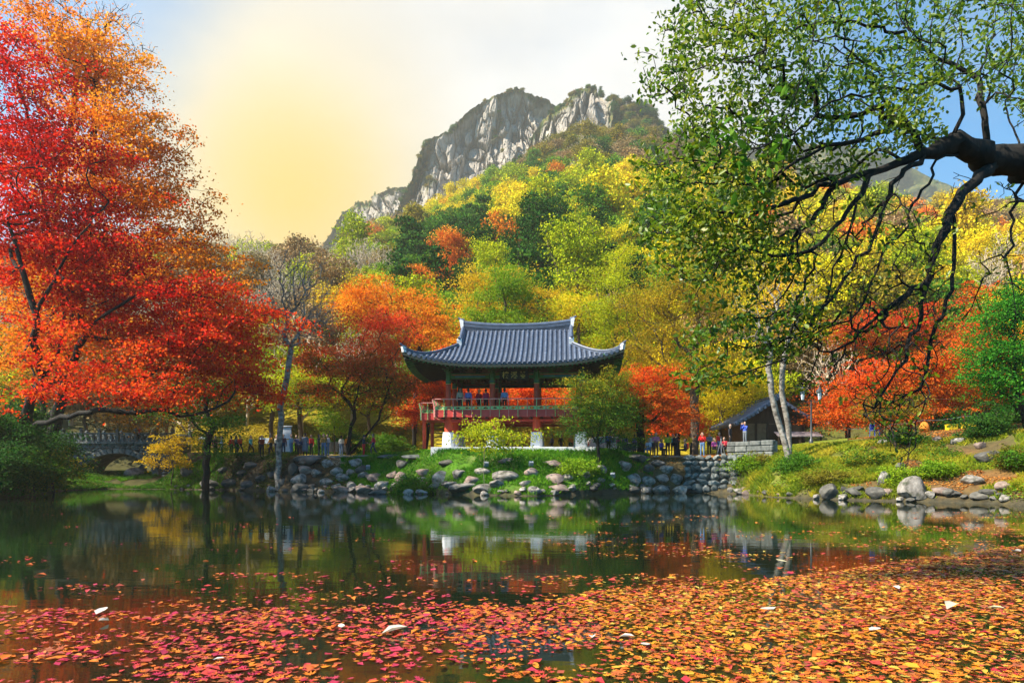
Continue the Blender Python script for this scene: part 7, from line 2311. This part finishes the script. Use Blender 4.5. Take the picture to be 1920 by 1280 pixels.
for px in (1590, 1660, 1730, 1808, 1880):
    q = Vector(at(px, 47)) - e.location
    MB().tube([q - Vector((0, 0, .1)), q + Vector((0, 0, .95))], .03, 8).build('post', MAT['darkwood'], e)
    if prev is not None:
        pts = [prev.lerp(q, t) + Vector((0, 0, .88 - .5 * t * (1 - t))) for t in np.linspace(0, 1, 9)]
        MB().tube(pts, .009, 5).build('rope', MAT['greymetal'], e)
    prev = q

# ------------------------------------------------------------------ grass, litter, floating leaves
def scatter_ground(n, pxr, dr, seed, keep):
    g = np.random.default_rng(seed)
    px = g.uniform(*pxr, n); d = g.uniform(*dr, n)
    Y = shore(px) + d; x = (px - 960) / FPX * Y
    z = ground_z(x, Y)
    k = keep(px, d, x, Y, g)
    return np.stack([x, Y, z], 1)[k], g
def grass(name, label, mat, n, pxr, dr, seed, h, keep):
    C, g = scatter_ground(n, pxr, dr, seed, keep)
    N = len(C)
    hh = g.uniform(.5, 1.3, N) * h; a = g.uniform(0, 6.28, N); w = .016
    dx, dy = np.cos(a), np.sin(a); ln = g.normal(size=(N, 2)) * .45 * hh[:, None]
    V = np.zeros((N, 4, 3))
    V[:, 0] = C + np.stack([dx * w, dy * w, -.02 + 0 * dx], 1)
    V[:, 1] = C - np.stack([dx * w, dy * w, .02 + 0 * dx], 1)
    V[:, 2] = C + np.stack([ln[:, 0] * .4 - dx * w * .8, ln[:, 1] * .4 - dy * w * .8, hh * .6], 1)
    V[:, 3] = C + np.stack([ln[:, 0], ln[:, 1], hh], 1)
    b = (np.arange(N) * 4)[:, None]
    F = np.concatenate([b + np.array([[0, 1, 2]]), b + np.array([[0, 2, 3]])])
    t = np.clip(.5 + .7 * fbm(C[:, 0] * .8, C[:, 1] * .8, o=2) + g.uniform(-.3, .3, N), 0, 1)
    o = obj(name, np_mesh(name, V.reshape(-1, 3), [F], {'rnd': np.repeat(t, 4)}), mat)
    o['kind'] = 'stuff'; tag(o, label, 'grass')
MAT['grass_green'] = foliage('grass_green', [(.03, .13, .008), (.07, .24, .010), (.16, .33, .014)], trans=.35)
MAT['grass_gold'] = foliage('grass_gold', [(.10, .17, .010), (.24, .28, .012), (.46, .36, .03)], trans=.35)
noise_keep = lambda th, s: (lambda px, d, x, Y, g: fbm(x * s, Y * s, o=3) > th)
grass('grass', 'short bright green grass on the bank below the pavilion', MAT['grass_green'], 52000, (640, 1225), (.05, 6.0), 1, .20, noise_keep(-.25, .55))
grass('grass', 'long sunlit yellow-green grass on the bank beyond the wall', MAT['grass_gold'], 62000, (1375, 1680), (.05, 9.5), 2, .26, noise_keep(-.35, .5))
grass('grass', 'patchy grass on the leaf-strewn bank under the oak', MAT['grass_gold'], 26000, (1660, 1960), (.2, 9), 3, .2, noise_keep(.05, .5))
grass('grass', 'thin shaded grass on the shore before the bridge', MAT['grass_green'], 40000, (100, 420), (.1, 7), 4, .2, noise_keep(-.3, .5))
def litter(name, label, n, pxr, dr, seed, cols, keep, size=.10, hi=.03):
    C, g = scatter_ground(n, pxr, dr, seed, keep)
    C[:, 2] += g.uniform(.01, hi, len(C))
    me = leaf_mesh(name, C, size, np.clip(.5 + .8 * fbm(C[:, 0] * .6, C[:, 1] * .6, o=2), 0, 1), seed, up=1.2, spread=.8)
    o = obj(name, me, foliage(name + str(seed), cols, trans=.2)); o['kind'] = 'stuff'; tag(o, label, 'leaves')
litter('fallen_leaves', 'rust and amber fallen leaves strewn over the bank under the oak', 22000, (1590, 1980), (.3, 14), 11, [(.16, .05, .02), (.42, .14, .03), (.55, .26, .05)], noise_keep(-.2, .35))
litter('fallen_leaves', 'brown fallen leaves over the dark earth bank beside the bridge', 14000, (100, 640), (.2, 5), 12, [(.07, .04, .02), (.20, .10, .03), (.34, .18, .05)], noise_keep(-.3, .5))
litter('fallen_leaves', 'golden fallen leaves carpeting the slope behind the path', 60000, (330, 800), (8, 26), 13, [(.28, .20, .02), (.46, .36, .02), (.56, .42, .03)], noise_keep(-.45, .3), .16, .06)
litter('fallen_leaves', 'orange fallen leaves on the terrace by the bank wall', 9000, (1180, 1420), (1.5, 9), 14, [(.30, .12, .02), (.52, .20, .03), (.5, .30, .05)], noise_keep(-.2, .4))
litter('low_plants', 'low leafy ground plants covering the sunny bank', 30000, (1380, 1920), (.1, 10), 15, [(.04, .12, .01), (.12, .24, .012), (.30, .34, .02)], noise_keep(.10, .33), .11, .32)
litter('low_plants', 'low leafy ground plants between the pavilion boulders', 20000, (600, 1220), (.1, 5), 16, [(.03, .12, .01), (.07, .22, .012), (.18, .30, .02)], noise_keep(.12, .5), .10, .26)
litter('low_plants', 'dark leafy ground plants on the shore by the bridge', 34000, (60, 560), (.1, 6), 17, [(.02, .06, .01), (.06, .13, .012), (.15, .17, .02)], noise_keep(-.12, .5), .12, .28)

def floating():
    g = np.random.default_rng(99)
    bx = [-400, 0, 300, 500, 800, 960, 1100, 1300, 1500, 1700, 1920, 2300]
    by = [1120, 1135, 1150, 1140, 1130, 1140, 1110, 1092, 1080, 1050, 1022, 1000]
    n = 300000
    Y = np.sqrt(g.uniform(4.4 ** 2, 26 ** 2, n)); x = g.uniform(-.80, .80, n) * Y
    px = PX(x, Y); py = HZN + CAMZ / Y * FPX
    edge = np.interp(px, bx, by)
    t = (py - edge) / 60
    patch = fbm(x * .55, Y * 1.1, o=4)
    fine = fbm(x * 2.2 + 7, Y * 2.6, o=3)
    right = np.clip((px - 850) / 350, 0, 1)
    dens = np.where(t > 0, .64 + .24 * right + 1.2 * patch * (1 - .5 * right) + .8 * fine, np.clip(.10 + 0.08 * t + .32 * patch + .2 * fine, 0, 1) * np.exp(t * .6))
    area_n = n / (0.8 * (26 ** 2 - 4.4 ** 2))
    keep = g.uniform(size=n) * area_n < np.clip(dens, 0, 1) * (470 + 20 * right)
    keep &= (py < 1330)
    x, Y, px, py, right = x[keep], Y[keep], px[keep], py[keep], right[keep]
    C = np.stack([x, Y, g.uniform(.004, .02, len(x))], 1)
    tone = np.clip(.20 + .34 * right * g.uniform(.5, 1.2, len(x)) + .85 * (g.uniform(size=len(x)) - .40), 0, 1)
    cols = [(.36, .02, .06), (.44, .03, .03), (.26, .08, .03), (.52, .10, .012), (.54, .17, .012), (.50, .25, .015), (.42, .32, .05)]
    fl = foliage('floating_leaf', cols, trans=.15, rough=.4, spec=.4)
    # the leaves that show largest are things of their own
    inframe = (px > 8) & (px < 1912) & (py < 1276)
    idx = np.where(inframe)[0]; idx = idx[np.argsort(Y[idx])][:300]
    sel = np.zeros(len(x), bool); sel[idx] = True
    names = ['crimson', 'scarlet', 'vermilion', 'orange', 'amber', 'straw yellow']
    vars_ = []
    for v in range(5):
        row = []
        for c in range(6):
            V, F, k = leaves_np(np.zeros((1, 3)), np.array([1.0]), up=4, spread=.25, seed=300 + v, kind='maple')
            me = np_mesh('floating_leaf', V, F, {'rnd': np.full(len(V), c / 5)}); me.materials.append(fl); row.append(me)
        vars_.append(row)
    for i in idx:
        c = int(round(tone[i] * 5)); o = bpy.data.objects.new('floating_leaf', vars_[int(g.integers(5))][c]); link(o)
        o.location = C[i]; s = float(np.clip(np.exp(g.normal(-2.5, .25)), .05, .13)); o.scale = (s, s * g.uniform(.7, 1.05), s * g.uniform(.6, 2.2)); o.rotation_euler = (g.normal() * .08, g.normal() * .08, g.uniform(0, 6.28))
        zone = ['below the red maple reflection', 'left of the broad white leaf', 'beside the broad white leaf', 'before the roof reflection', 'beyond the roof reflection', 'before the pale yellow leaf', 'under the oak boughs', 'by the frame corner'][min(7, int(px[i] / 240))]
        tag(o, f"{'large' if s > .102 else 'small' if s < .085 else 'mid-sized'} {names[c]} maple leaf floating {zone}, {'near' if py[i] > 1225 else 'farther'} drift", 'leaf', f"{names[c]} leaves floating at the near edge")
    C2 = C[~sel]; t2 = tone[~sel]
    sz = np.clip(np.exp(g.normal(-2.78, .34, len(C2))), .035, .15); star = g.uniform(size=len(C2)) < .66
    VV, FF, rr, off = [], [], [], 0
    for m_, kd, sd in ((star, 'maple', 5), (~star & (t2 < .5), 'rhomb', 6), (~star & (t2 >= .5), 'oval', 7)):
        V, F, k = leaves_np(C2[m_], sz[m_] * (1 if kd == 'maple' else 1.15), up=2.2, spread=.55, seed=sd, kind=kd)
        VV.append(V); FF += [f + off for f in F]; rr.append(np.repeat(t2[m_], k)); off += len(V)
    V = np.concatenate(VV); V[:, 2] = np.maximum(V[:, 2], .002)
    o = obj('floating_leaves', np_mesh('floating_leaves', V, FF, {'rnd': np.concatenate(rr)}), fl); o['kind'] = 'stuff'
    tag(o, 'drift of red and orange leaves covering the pond surface', 'leaves')
    # a few large pale upturned leaves
    pale = foliage('pale_leaf', [(.42, .38, .36), (.52, .48, .43), (.46, .42, .24)], trans=.2)
    BIG = [(190, 1150, .30, 'long pale curled leaf'), (740, 1188, .32, 'broad white upturned leaf'), (640, 1176, .18, 'narrow cream leaf'), (195, 1168, .16, 'small white leaf'), (1440, 1143, .28, 'long white leaf'), (1210, 1212, .22, 'oval pale yellow leaf'), (1785, 1142, .34, 'large pinkish grey leaf'), (1868, 1143, .22, 'folded white leaf'), (1680, 1104, .24, 'small bright white leaf'), (1640, 1182, .24, 'pale grey folded leaf'), (1175, 1198, .18, 'whitish narrow leaf'), (1110, 1198, .18, 'tiny white leaf'), (410, 1240, .12, 'lilac grey leaf'), (1465, 1053, .3, 'yellow upright leaf'), (1905, 1036, .34, 'pale leaf tip')]
    for i, (a, b, s, lab) in enumerate(BIG):
        s *= .8
        Yb = CAMZ * FPX / (b - HZN)
        V, F, k = leaves_np(np.zeros((1, 3)), np.array([s]), up=3, spread=.3, seed=400 + i, kind='oval')
        V[:, 2] -= V[:, 2].min()
        me = np_mesh('large_leaf', V, F, {'rnd': np.full(len(V), g.uniform())}); me.materials.append(pale)
        o = bpy.data.objects.new('large_leaf', me); link(o); o.location = ((a - 960) / FPX * Yb, Yb, .02)
        tag(o, lab + ' floating among the maple leaves', 'leaf', 'large pale leaves on the water')
    print('floating', len(x))
floating()
# ------------------------------------------------------------------ haze
def build_haze():
    mb = MB().box((-1600, -60, -6), (1600, 1180, 420))
    m = bpy.data.materials.new('haze'); m.use_nodes = True
    nt = m.node_tree; nt.nodes.clear()
    out = nt.nodes.new('ShaderNodeOutputMaterial')
    v = nt.nodes.new('ShaderNodeVolumePrincipled')
    v.inputs['Color'].default_value = (1.0, 0.94, 0.80, 1)
    v.inputs['Density'].default_value = 0.00032
    v.inputs['Anisotropy'].default_value = 0.35
    nt.links.new(v.outputs[0], out.inputs['Volume'])
    o = mb.build('haze', m)
    o['kind'] = 'stuff'
    tag(o, 'thin pale haze hanging in the valley air', 'haze')
build_haze()
